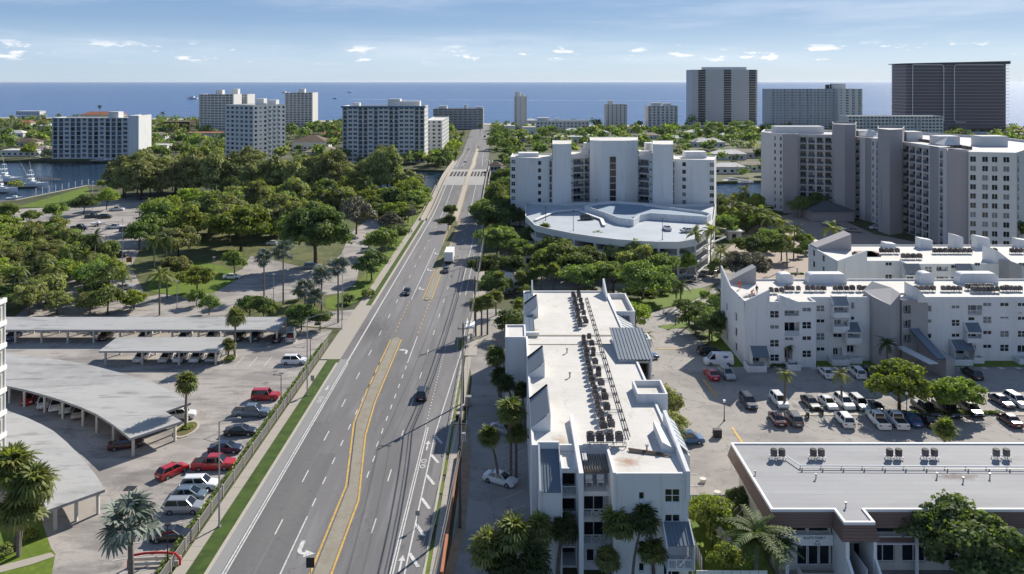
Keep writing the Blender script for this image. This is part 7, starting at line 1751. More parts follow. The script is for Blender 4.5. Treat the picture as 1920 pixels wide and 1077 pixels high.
def car_parts(ty, col, detail):
    key = (ty, col, detail)
    if key in CARM: return CARM[key]
    Lc, W, st, gb, gr, zr_, zb = TY[ty]; pm = paint(col); parts = []
    g = MB(); rings = []
    for i, (x, zt) in enumerate(st):
        e = .86 if i in (0, len(st)-1) else (.95 if i in (1, len(st)-2) else 1.0); w = W*e; lo = .34 if i in (0, len(st)-1) else .22
        rings.append([(x, -w*.93, lo), (x, -w, lo+.18), (x, -w*1.0, zt*.62), (x, -w*.95, zt-.06), (x, -w*.80, zt), (x, w*.80, zt), (x, w*.95, zt-.06), (x, w, zt*.62), (x, w, lo+.18), (x, w*.93, lo)])
    n = 10; V = [p for r_ in rings for p in r_]; Fc = []
    for i in range(len(rings)-1):
        for j in range(n): Fc.append((i*n+j, i*n+(j+1) % n, (i+1)*n+(j+1) % n, (i+1)*n+j))
    Fc.append(tuple(range(n))); Fc.append(tuple(range((len(rings)-1)*n+n-1, (len(rings)-1)*n-1, -1)))
    g.add(V, Fc)
    # roof skin and pillars
    wb, wr = W*.84, W*.68
    tw = .05
    rp = [(gr[0], -wr, zr_-.03), (gr[1], -wr, zr_-.03), (gr[1], wr, zr_-.03), (gr[0], wr, zr_-.03)]
    rc = [(gr[0]+.15, -wr+.12, zr_+.035), (gr[1]-.15, -wr+.12, zr_+.035), (gr[1]-.15, wr-.12, zr_+.035), (gr[0]+.15, wr-.12, zr_+.035)]
    g.add(rp+rc, [(0,1,5,4),(1,2,6,5),(2,3,7,6),(3,0,4,7),(4,5,6,7),(3,2,1,0)])
    for s in (-1, 1):
        for xa_, xc_ in ((gb[0]+.03, gr[0]+.02), (gb[1]-.03, gr[1]-.02)): g.bar((xa_, s*(wb-.01), zb-.02), (xc_, s*(wr+.0), zr_-.03), .10, .09)
        xm = (gb[0]+gb[1])/2+.05; g.bar((xm, s*wb, zb-.02), ((gr[0]+gr[1])/2+.05, s*wr, zr_-.03), .09, .09)
        if ty == 'van':
            g.add([(gb[0]+.02, s*(wb+.012), zb), (.7, s*(wb+.012), zb), (.7, s*(wr+.012), zr_-.03), (gr[0]+.02, s*(wr+.012), zr_-.03)], [(0, 1, 2, 3)])
        g.box(.72 if ty != 'pickup' else .95, s*W*1.02-.08, zb-.02, .92 if ty != 'pickup' else 1.15, s*W*1.02+.1*s+.08*0 if s > 0 else s*W*1.02+.08, zb+.12)
    if ty == 'pickup':
        g.box(-2.8, -W*.8, 1.14, -2.74, W*.8, 1.2)
    parts.append(('body', g.mesh('body', pm, False)))
    me = parts[-1][1]
    g = MB(); g.add([(gb[0], -wb, zb-.03), (gb[1], -wb, zb-.03), (gb[1], wb, zb-.03), (gb[0], wb, zb-.03), (gr[0], -wr, zr_-.04), (gr[1], -wr, zr_-.04), (gr[1], wr, zr_-.04), (gr[0], wr, zr_-.04)], [(0,1,5,4),(1,2,6,5),(2,3,7,6),(3,0,4,7),(4,5,6,7)])
    parts.append(('windows', g.mesh('windows', CGLASS)))
    if ty == 'pickup':
        g = MB(); g.box(-2.75, -W*.76, 1.10, -1.0, W*.76, 1.165); parts.append(('bed_cover', g.mesh('bed_cover', M('bed_black', (.02,.02,.022), .6))))
    if detail:
        g = MB()
        for s in (-1, 1): g.box(Lc/2-.1, s*W*.66-.17, .62, Lc/2-.015, s*W*.66+.17, .78)
        parts.append(('headlights', None, g))
    CARM[key] = parts
    return parts
wg = MB(); wg.tube((0, -.12, 0), (0, .12, 0), .345, n=14); WHE = wg.mesh('wheel', TYRE)
wg = MB(); wg.tube((0, -.135, 0), (0, .135, 0), .21, n=10); RIMM = wg.mesh('rim', RIM)
hl = MB(); hl.box(-.05, -.17, -.08, .03, .17, .08); HLM = hl.mesh('headlight', HLAMP); TLM = hl.mesh('taillight', TLAMP)
gl_ = MB(); gl_.box(-.02, -.28, -.06, .03, .28, .06); PLM = gl_.mesh('number_plate', TRIM)
def vehicle(X, Y, ty, col, ang, label, z=0, detail=True, group=None, name=None, cat=None):
    Lc, W, st, gb, gr, zr_, zb = TY[ty]
    t = thing(name or {'pickup': 'pickup_truck', 'van': 'parked_van'}.get(ty, 'parked_car'), label, cat or {'pickup': 'pickup truck', 'van': 'van'}.get(ty, 'car'), (X, Y, z), R(ang), group)
    for p in car_parts(ty, col, False): link(p[0], p[1], t)
    wb_ = Lc*.30
    for sx in (-1, 1):
        for sy in (-1, 1):
            w = link('wheel', WHE, t, (sx*wb_, sy*(W-.10), .345))
            if detail: link('rim', RIMM, w)
    if detail:
        for s in (-1, 1):
            link('headlight', HLM, t, (Lc/2-.03, s*W*.62, .70)); link('taillight', TLM, t, (-Lc/2+.03, s*W*.66, .85))
        link('number_plate', PLM, t, (-Lc/2, 0, .62))
    return t
def V(x, y, ty, col, ang, label, z=0, **k):
    X, Y = G(x, y, z+.75); return vehicle(X, Y, ty, col, ang, label, z=z, **k)
# left row nose-in to the fence
V(498, 741, 'jeep', 'red', 2, 'bright red boxy off-roader, farthest of the row along the picket fence')
V(471, 771, 'pickup', 'steel', 2, 'blue-grey pickup between the red off-roader and black sedans')
V(451, 806, 'sedan', 'black', 3, 'black sedan third from the far end of the fence row')
V(423, 838, 'sedan', 'navy', 3, 'dark navy sedan just behind the red pickup in the fence row')
V(401, 868, 'pickup', 'red', 3, 'red crew cab pickup with black bed cover beside the fence')
V(374, 906, 'suv', 'white', 3, 'white crossover next to the red pickup')
V(355, 925, 'hatch', 'steel', 2, 'silver-blue hatchback with dark roof between white crossover and silver SUV')
V(345, 948, 'suv', 'silver', 2, 'silver boxy SUV nearest the silver fan palm')
V(322, 1000, 'sedan', 'black', 3, 'black car half hidden by the big silver fan palm')
V(552, 675, 'suv', 'white', 0, 'white SUV standing alone near the top of the left lot')
V(546, 630, 'van', 'silver', 100, 'silver van in tree shade at the end of the long carport')
V(520, 632, 'sedan', 'black', 100, 'dark car in shade left of the silver van')
V(323, 880, 'hatch', 'red', 57, 'small red car driving up the lane of the left lot')
for i, (x, c) in enumerate(((266, 'white'), (312, 'white'), (340, 'white'), (370, 'white'), (400, 'silver'))):
    X, _ = G(x, 668, .7); vehicle(XA(x, 149.8), 150, 'suv' if i != 1 else 'sedan', c, -90, '%s car from the left under the short straight carport' % ORD[i], group='cars under the short carport')
for i, (x, c, ty) in enumerate(((22, 'blue', 'sedan'), (196, 'maroon', 'sedan'), (270, 'white', 'hatch'), (345, 'white', 'sedan'), (398, 'white', 'suv'), (448, 'green', 'sedan'), (480, 'grey', 'suv'))):
    vehicle(XA(x, 162), 162.3, ty, c, -90, '%s %s car from the left under the long far carport' % (ORD[i], c), group='cars under the long carport')
for i, (x, y, c) in enumerate(((52, 745, 'red'), (82, 752, 'white'), (105, 756, 'white'), (125, 762, 'white'), (148, 770, 'tan'))):
    V(x, y, 'sedan', c, -62-i*2, '%s %s car from the left under the large curved carport' % (ORD[i], c), group='cars under the large curved carport')
V(338, 776, 'suv', 'white', 10, 'white SUV poking out at the right end of the large curved carport')
V(236, 830, 'sedan', 'maroon', 20, 'dark red car in shade at the near tip of the large curved carport')
# traffic
V(792, 737, 'suv', 'black', 90, 'black SUV driving away on the right-hand lanes', name='moving_car')
V(763, 546, 'sedan', 'black', -90, 'black car coming towards the camera on the left lanes', name='moving_car')
V(836, 505, 'sedan', 'grey', 90, 'grey car driving away near the tree shade', name='moving_car')
V(828, 377, 'sedan', 'black', -90, 'black car on the left lanes just before the bridge', name='moving_car')
V(897, 277, 'pickup', 'white', -90, 'white pickup on the island side of the bridge', name='moving_truck')
V(881, 299, 'sedan', 'black', 92, 'dark car beyond the drawbridge in the middle lane', name='moving_car', detail=False)
V(872, 306, 'pickup', 'grey', -88, 'dark grey pickup just beyond the drawbridge grating', z=3.6, name='moving_truck', detail=False)
V(866, 314, 'hatch', 'white', -88, 'small white car behind the grey pickup beyond the grating', z=4.2, name='moving_car', detail=False)
V(915, 252, 'sedan', 'black', 90, 'dark car at the far end of the road', name='moving_car', detail=False)
V(909, 256, 'suv', 'black', 90, 'second dark car at the far end of the road', name='moving_car', detail=False)
V(880, 279, 'sedan', 'white', -90, 'white car on the left lane beyond the bridge', name='moving_car', detail=False)
# box truck / bus in the right lanes
X, Y = G(864, 418)
t = thing('box_truck', 'white box truck beside the median trees, driving away', 'truck', (-18.7, 233, .1), R(90))
g = MB(); g.box(-5.2, -1.25, .9, 2.4, 1.25, 3.6); g.build('cargo_box', TRIM, t)
g = MB(); g.prism([(2.5, -1.1), (4.6, -1.1), (4.6, 1.1), (2.5, 1.1)], .5, [2.6, 1.5, 1.5, 2.6]); g.build('cab', paint('white'), t)
g = MB(); g.add([(4.0, -1.0, 1.85), (4.0, 1.0, 1.85), (2.9, .95, 2.45), (2.9, -.95, 2.45)], [(0, 1, 2, 3)]); g.v = [(a+.06, b, c+.06) for a, b, c in g.v]; g.build('windscreen', CGLASS, t)
g = MB(); g.box(-5.1, -1.0, .45, 4.4, 1.0, .9); g.build('chassis', DARKM, t)
for sx in (-3.6, 3.3):
    for sy in (-1.05, 1.05): w = link('wheel', WHE, t, (sx, sy, .45), scale=(1.3, 1.3, 1.3)); link('rim', RIMM, w)
for s in (-1, 1): link('taillight', TLM, t, (-5.22, s*1.0, .8))
# right-hand lots
t = V(1347, 676, 'van', 'white', 178, 'white van with a blue emblem parked by the awning condo')
g = MB()
c0 = Vector((-1.3, 1.0, 1.55))
g.add([(-.55, 0, .28), (.45, 0, .28), (.05, 0, -.1), (-.3, 0, -.1)], [(0, 1, 2, 3)]); g.add([(-.1, 0, .05), (.5, 0, .2), (.15, 0, -.32)], [(0, 1, 2)])
g.build('emblem', M('emblem_blue', (.02,.12,.4), .5), t, (-1.2, .875, 1.62))
V(1334, 700, 'sedan', 'red', 95, 'red car in front of the white van', )
V(1362, 699, 'suv', 'silver', -82, 'silver car right of the red one by the van')
V(1330, 657, 'suv', 'black', 10, 'black SUV in palm shade behind the white van')
V(1403, 752, 'suv', 'navy', -88, 'dark SUV at the left end of the rear parking row')
V(1461, 750, 'suv', 'white', -88, 'white SUV with roof rack under the slim palm')
V(1520, 753, 'sedan', 'black', -87, 'black sedan in the rear row left of the white cars')
V(1552, 753, 'sedan', 'white', -87, 'white sedan right next to the black sedan in the rear row')
V(1583, 753, 'suv', 'white', -87, 'white SUV under the second slim palm')
V(1611, 755, 'suv', 'silver', -87, 'pale silver SUV at the right of the white cars, rear row')
V(1457, 783, 'sedan', 'maroon', 88, 'maroon sedan at the left end of the front parking row')
V(1488, 783, 'suv', 'grey', 88, 'dark grey SUV beside the maroon sedan')
V(1583, 785, 'suv', 'white', 88, 'white crossover alone in the front parking row')
V(1646, 785, 'pickup', 'white', 86, 'left of two white pickups in the front row')
V(1680, 785, 'pickup', 'white', 86, 'right of two white pickups in the front row')
V(1709, 784, 'sedan', 'blue', 87, 'blue sedan next to the white pickups')
V(1740, 786, 'sedan', 'black', 87, 'black sedan in tree shade right of the blue one')
V(1642, 762, 'sedan', 'grey', -87, 'dark grey sedan half hidden behind the white pickups')
V(1735, 765, 'pickup', 'black', -88, 'black pickup under the large yellow-green tree, left')
V(1775, 766, 'pickup', 'black', -88, 'black pickup under the yellow-green trees, right')
V(1820, 766, 'suv', 'black', -88, 'black SUV under the right yellow-green tree')
V(1549, 697, 'sedan', 'white', 88, 'white coupe along the awning condo lawn')
V(1607, 697, 'suv', 'white', 88, 'white crossover along the awning condo lawn')
V(1628, 697, 'suv', 'navy', 88, 'dark car beside the white crossover in front of the tree')
V(1822, 699, 'suv', 'black', 88, 'black SUV parked below the awning condo at right')
V(1878, 750, 'sedan', 'navy', -87, 'dark sedan at the right end of the rear row')
V(1906, 750, 'suv', 'white', -87, 'white SUV at the right edge of the rear row')
V(1893, 785, 'sedan', 'maroon', 88, 'maroon sedan at the right end of the front row')
V(1226, 726, 'sedan', 'red', 12, 'red sedan beside the nearest condo, partly behind the olive bush')
V(1252, 743, 'suv', 'black', 10, 'black SUV below the red sedan by the olive bush')
V(1212, 666, 'sedan', 'blue', 10, 'blue car beside the open stair of the nearest condo')
V(1290, 821, 'suv', 'blue', 5, 'blue SUV at the near right corner of the condo lot')
V(1200, 700, 'sedan', 'silver', 10, 'silver car beside the nearest condo stair')
V(938, 895, 'sedan', 'white', -28, 'white car in the condo drive under the leaning palm')
V(943, 803, 'sedan', 'silver', -28, 'silver car in the condo drive under the round palm')
V(990, 612, 'suv', 'white', 90, 'white SUV behind the nearest condo stair tower')
V(950, 548, 'sedan', 'black', 20, 'black car in shade beyond the far end of the drive')
V(975, 545, 'sedan', 'navy', 20, 'dark blue car in shade beyond the nearest roof, left')
V(1000, 556, 'sedan', 'white', 20, 'white car behind the far left fin of the nearest roof')
V(1075, 518, 'sedan', 'black', 15, 'black sedan on the garage forecourt between trees')
V(1215, 546, 'sedan', 'silver', 5, 'silver car under trees behind the nearest roof')
V(1280, 512, 'suv', 'white', 60, 'white SUV on the forecourt at the right of the garage')
V(1295, 522, 'sedan', 'black', 60, 'black car beside the white SUV on the forecourt')
V(1320, 512, 'sedan', 'navy', 60, 'dark car in palm shade by the garage stairs')
V(1340, 507, 'sedan', 'grey', 50, 'grey car in palm shade by the plaza drive')
V(1101, 408, 'suv', 'black', 5, 'black SUV parked on the garage roof deck', z=9.0)
V(1251, 427, 'sedan', 'white', 92, 'white car on the garage roof deck, left of two', z=9.0)
V(1290, 431, 'sedan', 'white', 20, 'white car on the garage roof deck, right of two', z=9.0)
V(1490, 428, 'suv', 'navy', -10, 'dark SUV beside the big round palm on the plaza')
for i, (x, y, c) in enumerate(((1553, 420, 'steel'), (1570, 424, 'grey'), (1585, 428, 'silver'), (1602, 432, 'grey'))): V(x, y, 'sedan', c, -20, '%s of four shaded cars below the grey condo' % ORD[i], group='shaded cars below the grey condo')
V(1643, 426, 'sedan', 'white', 5, 'white car in shade at the foot of the grey condo')
V(1600, 405, 'sedan', 'black', 5, 'black car near the grey condo middle tower')
t = None
# boat ramp lot
for x, y, ty, c, a, lb in ((219, 392, 'pickup', 'white', 8, 'white pickup near the bright tree on the ramp lot'), (174, 405, 'pickup', 'black', 5, 'black pickup on the ramp lot, left of the dark pair'), (198, 406, 'suv', 'black', 5, 'black SUV on the ramp lot, right of the dark pair'),
        (149, 426, 'pickup', 'navy', 5, 'dark pickup on the ramp lot above the palms'), (215, 425, 'pickup', 'white', 8, 'white pickup in the lower row of the ramp lot'), (275, 425, 'suv', 'navy', 80, 'dark SUV at the tree edge of the ramp lot'), (315, 390, 'pickup', 'silver', 5, 'silver pickup towing the white boat'),
        (341, 393, 'suv', 'black', 5, 'black SUV right of the silver pickup on the ramp lot'), (301, 403, 'pickup', 'grey', 3, 'grey pickup below the white boat'), (237, 430, 'suv', 'grey', 10, 'grey SUV beside a trailer in the lower row'), (220, 478, 'pickup', 'black', 5, 'black pickup in deep tree shade beside the kerb'),
        (435, 518, 'sedan', 'white', 5, 'white car under the small tree by the park lawn'), (513, 455, 'sedan', 'white', 10, 'white car behind the silver palms'), (585, 499, 'suv', 'steel', 15, 'steel blue SUV below the biggest dark tree'), (690, 469, 'suv', 'white', 10, 'white SUV parked under the verge trees'), (232, 538, 'sedan', 'silver', 30, 'silver car on the park road by the traffic island')):
    V(x, y, ty, c, a, lb)
def trailer(x, y, ang, label, boat=False):
    X, Y = G(x, y); t = thing('boat_trailer', label, 'trailer', (X, Y, .05), R(ang))
    g = MB(); g.box(-2.6, -.9, .5, 1.6, -.8, .6); g.box(-2.6, .8, .5, 1.6, .9, .6); g.bar((1.6, -.85, .55), (3.2, 0, .55), .1); g.bar((1.6, .85, .55), (3.2, 0, .55), .1)
    for xx in (-2.5, -1, .5): g.box(xx, -.8, .5, xx+.1, .8, .58)
    g.build('frame', DARKM, t)
    for s in (-1, 1): link('wheel', WHE, t, (-.8, s*1.05, .345))
    return t, X, Y
def hull(t, L, W, h, mat, z0=0, n=9, name='hull'):
    g = MB(); rings = []
    for i in range(n):
        f = i/(n-1); x = -L/2+L*f; w = W/2*(1 if f < .45 else max(.02, 1-((f-.45)/.55)**2.0)); sh = h*(.82+.3*f*f)
        rings.append([(x, -w, z0+sh), (x, -w*.82, z0+h*.25), (x, 0, z0+(0 if f < .7 else h*.4*(f-.7)/.3)), (x, w*.82, z0+h*.25), (x, w, z0+sh)])
    k = 5; Vv = [p for r_ in rings for p in r_]; Fc = []
    for i in range(n-1):
        for j in range(k-1): Fc.append((i*k+j, i*k+j+1, (i+1)*k+j+1, (i+1)*k+j))
        Fc.append((i*k, (i+1)*k, (i+1)*k+k-1, i*k+k-1))
    Fc.append(tuple(range(k))); g.add(Vv, Fc); return g.build(name, mat, t, smooth=False)
BOATW = M('boat_gelcoat', (.78,.78,.78), .25, spec=.6)
for x, y, a, lb in ((248, 428, 10, 'empty boat trailer hitched in the lower row'), (262, 411, 5, 'dark low trailer in the middle of the ramp lot'), (108, 435, 5, 'trailer at the left end of the lower row'), (268, 376, 5, 'trailer in the shade at the back of the ramp lot'), (160, 434, 5, 'trailer below the dark pickup'), (185, 425, 5, 'trailer carrying a pale skiff')):
    t, X, Y = trailer(x, y, a, lb)
X, Y = G(184, 424); t = thing('skiff', 'small pale skiff on a trailer in the lower row', 'boat', (X, Y, .62), R(5)); hull(t, 4.8, 1.8, .7, BOATW)
g = MB(); g.box(-.3, -.4, .5, .4, .4, 1.1); g.build('console', TRIM, t)
t, X, Y = trailer(283, 396, 5, 'trailer under the white centre console boat')
t = thing('motor_boat', 'white centre console boat on a trailer in the ramp lot', 'boat', (X, Y, .62), R(5)); hull(t, 7.5, 2.4, 1.3, BOATW)
g = MB(); g.box(-.6, -.5, 1.1, .5, .5, 2.0); g.build('console', TRIM, t); g = MB(); g.box(-1.1, -.9, 2.9, .9, .9, 3.0); 
g.build('canopy', TRIM, t)
g = MB(); g.box(-4.2, -.35, .9, -3.7, .35, 1.9); g.build('outboard_motor', DARKM, t)
# motorcycles
for x, y, lb in ((1514, 783, 'left of two black motorcycles in the front parking row'), (1541, 776, 'right of two black motorcycles, covered, in the front parking row')):
    X, Y = G(x, y); t = thing('motorcycle', lb, 'motorcycle', (X, Y, .05), R(80))
    for sx in (-.72, .72): g = MB(); g.tube((sx, -.07, .32), (sx, .07, .32), .32, n=12); g.build('wheel', TYRE, t)
    g = MB(); g.prism([(-.75, -.16), (.35, -.2), (.35, .2), (-.75, .16)], .45, [.78, .95, .95, .78]); g.box(-.25, -.18, .25, .35, .18, .5); g.build('body', DARKM, t)
    g = MB(); g.box(-.7, -.17, .8, 0, .17, .9); g.build('seat', TYRE, t)
    g = MB(); g.bar((.72, 0, .32), (.42, 0, 1.02), .08); g.bar((.42, -.38, 1.05), (.42, .38, 1.05), .05); g.build('handlebar', GREYM, t)
# ---------------------------------------------------------------- marina and sea
def yacht(x, y, L, ang, label, z=-1.3):
    X, Y = G(x, y, z); t = thing('sportfishing_yacht', label, 'yacht', (X, Y, z), R(ang))
    hull(t, L, L*.29, L*.15, BOATW)
    a = L/18
    g = MB(); g.prism([(-2*a, -2.0*a), (3.5*a, -1.5*a), (4.8*a, 0), (3.5*a, 1.5*a), (-2*a, 2.0*a)], 2.4*a, [4.3*a, 3.3*a, 3.0*a, 3.3*a, 4.3*a]); g.build('cabin', BOATW, t)
    g = MB(); g.prism([(-1.6*a, -1.9*a), (3.0*a, -1.45*a), (4.2*a, 0), (3.0*a, 1.45*a), (-1.6*a, 1.9*a)], 3.0*a, [3.5*a]*5); g.v = [(p[0]*1.02, p[1]*1.03, p[2]) for p in g.v]; g.build('cabin_windows', CGLASS, t)
    g = MB(); g.box(-1.8*a, -1.6*a, 4.35*a, 1.2*a, 1.6*a, 5.2*a); g.build('flybridge', BOATW, t)
    g = MB(); g.box(-2.0*a, -1.7*a, 7.0*a, 1.0*a, 1.7*a, 7.15*a); g.build('hard_top', BOATW, t)
    g = MB()
    for px_ in (-1.6*a, .8*a):
        for py in (-1.4*a, 1.4*a): g.tube((px_, py, 5.1*a), (px_*.6, py*.7, 9.5*a), .06, n=5)
    g.box(-.9*a, -.9*a, 9.5*a, .6*a, .9*a, 9.6*a); g.tube((0, 1.8*a, 5*a), (-3*a, 5*a, 14*a), .05, n=5); g.tube((0, -1.8*a, 5*a), (-3*a, -5*a, 14*a), .05, n=5); g.build('tuna_tower', TRIM, t)
    return t
yacht(58, 352, 17, 8, 'white sportfishing yacht with tall tower at the marina, foremost')
yacht(8, 343, 19, 10, 'white yacht cut by the left edge behind the foremost one')
yacht(0, 362, 16, 10, 'white yacht hull low at the left edge of the marina')
X, Y = G(28, 375, -1.3); t = thing('small_motor_boat', 'small white motor boat tied up at the seawall', 'boat', (X, Y, -1.3), R(20)); hull(t, 7, 2.3, 1.3, BOATW); g = MB(); g.box(-.8, -.6, 1.0, .8, .6, 1.9); g.build('console', TRIM, t)
def dock(a, b, w, label, z=-.2):
    pa, pb = Vector(G(*a, z)), Vector(G(*b, z)); d = pb-pa; L = d.length; t = thing('wooden_dock', label, 'dock', (pa.x, pa.y, z), math.atan2(d.y, d.x))
    g = MB(); g.box(0, -w/2, -.15, L, w/2, 0); g.build('walkway', WOODP, t)
    g = MB()
    for i in range(int(L/5)+1):
        for s in (-1, 1): g = MB(); g.tube((i*5+.1, s*(w/2+.15), -2.5), (i*5+.1, s*(w/2+.15), 1.3), .17, n=7); g.build('piling', M('piling_wood', (.1,.085,.07), .9), t)
dock((80, 336), (113, 336), 2.5, 'short wooden dock end reaching into the canal by the yachts')
dock((-20, 336), (90, 334), 2.0, 'wooden dock behind the yachts')
dock((170, 303), (240, 303), 2.5, 'low dock below the canal condo block')
for i in range(9):
    X, Y = G(60+i*12.5, 367.5-i*2.35, -1.3); g = MB(); g.tube((0, 0, -1), (0, 0, 3.0), .16, n=7); g.tube((0, 0, 3.0), (0, 0, 3.25), .18, .03, n=7)
    tag(g.build('mooring_pile', TRIM, None, (X, Y+3, -1.3)), '%s white-capped mooring pile from the left off the marina lawn' % ordw(i), 'mooring pile', 'mooring piles off the marina lawn')
for x, y, L, a, lb in ((195, 303.5, 14, 5, 'long white motor boat docked below the canal condo'), (224, 303, 8, 10, 'small dark-topped boat beside the canal dock'), (1372, 341, 12, 10, 'white boat docked on the far canal bank right of the curved condo'), (1395, 343, 9, 5, 'smaller boat docked on the far canal bank'), (75, 298, 9, 5, 'boat at the waterfront house on the left')):
    X, Y = G(x, y, -1.3); Y -= 3; t = thing('motor_boat', lb, 'boat', (X, Y, -1.3), R(a)); hull(t, L, L*.27, L*.14, BOATW)
    g = MB(); s = L/10; g.prism([(-2*s, -s), (2.4*s, -.7*s), (2.4*s, .7*s), (-2*s, s)], s*1.1, [2.3*s, 1.7*s, 1.7*s, 2.3*s]); g.build('cabin', BOATW, t)
    g = MB(); g.box(-1.9*s, -1.04*s, 1.5*s, 1.4*s, 1.04*s, 1.85*s); g.build('cabin_windows', CGLASS, t)
for x, y, L, lb in ((360, 186, 22, 'white boat far out on the ocean left of the pale slab tower'), (628, 185.5, 12, 'speedboat at the head of the long white wake'), (655, 174, 16, 'distant white boat on the ocean above the wake')):
    X, Y = G(x, y, -1.3); t = thing('ocean_boat', lb, 'boat', (X, Y, -1.3), R(175)); k = 1.6; hull(t, L*k, L*k*.25, L*k*.14, BOATW)
    g = MB(); s = L*k/10; g.box(-2*s, -.8*s, 1.1*s, 2*s, .8*s, 2.6*s); g.build('cabin', BOATW, t)
wk = M('wake_foam', (.6,.66,.72), .6, (.12,.24,.42), .02)
g = MB(); pa, pb, pc = G(630, 186, -1.2), G(740, 187.2, -1.2), G(1560, 190.5, -1.2)
g.quad((pa[0], pa[1]-4, -1.2), (pb[0], pb[1]-16, -1.2), (pb[0], pb[1]+16, -1.2), (pa[0], pa[1]+4, -1.2)); g.quad((pb[0], pb[1]-9, -1.19), (pc[0], pc[1]-5, -1.19), (pc[0], pc[1]+5, -1.19), (pb[0], pb[1]+9, -1.19))
o = g.build('boat_wake', wk); o['kind'] = 'stuff'
# ================================================================ STREET FURNITURE AND SMALL THINGS
POLE = M('pole_grey', (.36,.36,.35), .6)
lamp_post(411, 990, 12.9, 'tall grey street light nearest the camera, left sidewalk', 2.2, 0, mat=POLE, r=.13)
lamp_post(576, 743, 13.4, 'tall street light with long arm over the road, left sidewalk', 4.2, 0, mat=POLE, r=.12)
lamp_post(641, 619, 9.0, 'street light on the left sidewalk by the lot entrance', 2.5, 0, mat=POLE)
lamp_post(-9.0, 204, 9.0, 'street light with arm over the right lanes by the trees', -3.8, 0, mat=POLE, px=False)
lamp_post(-9.3, 290, 9.5, 'street light right of the road among the far trees', -3.0, 0, mat=POLE, px=False)
lamp_post(527, 758, 4.9, 'black lamp post at the fence above the red off-roader', -1.1, 0, mat=DARKM)
lamp_post(582, 680, 4.6, 'black lamp post at the fence right of the lone white SUV', 0, 0, mat=DARKM)
lamp_post(314, 1070, 5.0, 'black lamp post at the fence beside the red hoarding', 0, 0, mat=DARKM)
for i, (x, yb, yt, lb) in enumerate(((90, 386, 348, 'lamp post on the marina lawn, left'), (115, 384, 350, 'lamp post on the marina lawn, right'), (174, 395, 341, 'white lamp post behind the bright round tree'), (217, 362, 334, 'lamp post by the canal before the casuarinas'), (230, 487, 412, 'lamp post beside the ramp lot trailers'),
        (353, 393, 372, 'lamp post at the back right of the ramp lot'), (395, 378, 356, 'lamp post before the casuarinas, third'), (431, 368, 343, 'lamp post before the casuarinas, second'), (465, 362, 334, 'lamp post before the casuarinas, rightmost'), (641, 430, 375, 'lamp post right of the biggest dark tree'), (725, 476, 430, 'lamp post on the road verge, middle'), (774, 424, 371, 'lamp post on the road verge, farthest'), (688, 526, 488, 'lamp post on the road verge, nearest'),
        (642, 600, 505, 'lamp post at the silver palms by the lot entrance'), (513, 560, 515, 'lamp post between the silver palm trunks'), (401, 522, 483, 'lamp post on the park lawn'), (332, 578, 528, 'lamp post on the traffic island'), (820, 372, 338, 'lamp post below the bridge ramp'), (300, 402, 371, 'lamp post in the middle of the ramp lot'))):
    Y = G(x, yb)[1]; lamp_post(x, yb, (yb-yt)*Y/F, lb, 0, 0, mat=POLE if i != 2 else TRIM, r=.10)
for x, yb, yt, lb in ((1267, 610, 588, 'dark lamp post on the verge of the condo street'), (1358, 790, 755, 'dark lamp post at the left end of the right lot'), (1190, 758, 735, 'short post beside the red sedan'), (1742, 395, 352, 'white lamp post in front of the grey condo entrance'), (1700, 790, 740, 'lamp post hidden in the large yellow-green tree')):
    if x == 1742: x = 1565; yb = 412; yt = 372
    Y = G(x, yb)[1]; lamp_post(x, yb, (yb-yt)*Y/F, lb, 0, 0, mat=DARKM, head='ball')
# utility poles and their cables
PW = M('utility_pole', (.10,.085,.075), .85)
tops = []
for i, (X, Y, h) in enumerate(((-7.3, 62, 14), (-6.3, 93.5, 13.5), (-8.2, 129.5, 13.5), (-8.0, 166, 12), (-8.6, 232, 11))):
    if i == 0: tops.append((X, Y, h)); 
    lb = ('dark utility pole just outside the bottom edge', 'nearest dark utility pole carrying thick cables', 'second utility pole carrying cables right of the road', 'third utility pole at the road corner', 'farthest utility pole right of the road among trees')[i]
    t = thing('utility_pole', lb, 'utility pole', (X, Y, 0)); g = MB(); g.tube((0, 0, 0), (0, 0, h), .20, .13, n=9); g.build('pole', PW, t)
    g = MB(); g.box(-.9, -.06, h-1.0, .9, .06, h-.88); g.build('cross_arm', PW, t)
    for s in (-.8, 0, .8): g = MB(); g.tube((s, 0, h-.88 if s else h), (s, 0, h-.6 if s else h+.3), .06, n=6); g.build('insulator', GREYM, t)
    if i in (1, 2): g = MB(); g.tube((.45, 0, h-3.0), (.45, 0, h-2.0), .26, n=10); g.build('transformer', GREYM, t)
    if i: tops.append((X, Y, h))
for j, (dx_, dz, r) in enumerate(((-.8, -.8, .018), (0, .2, .018), (.8, -.8, .018), (0, -3.6, .075), (.1, -4.3, .05), (-.1, -5.0, .075))):
    g = MB()
    for a, b in zip(tops, tops[1:]):
        n = 8; p = None
        for k in range(n+1):
            f = k/n; q = Vector((a[0]+(b[0]-a[0])*f+dx_, a[1]+(b[1]-a[1])*f, a[2]+(b[2]-a[2])*f+dz-3.2*f*(1-f)*(.35 if j < 3 else .5)))
            if p is not None: g.tube(p, q, r, n=5, cap=False)
            p = q
    tag(g.build('overhead_cable', DARKM), ('left thin power line on the cross arms', 'highest thin power line on the pole tops', 'right thin power line on the cross arms', 'thick upper black cable bundle along the utility poles', 'middle black cable along the utility poles', 'lowest thick black cable bundle along the utility poles')[j], 'cable')
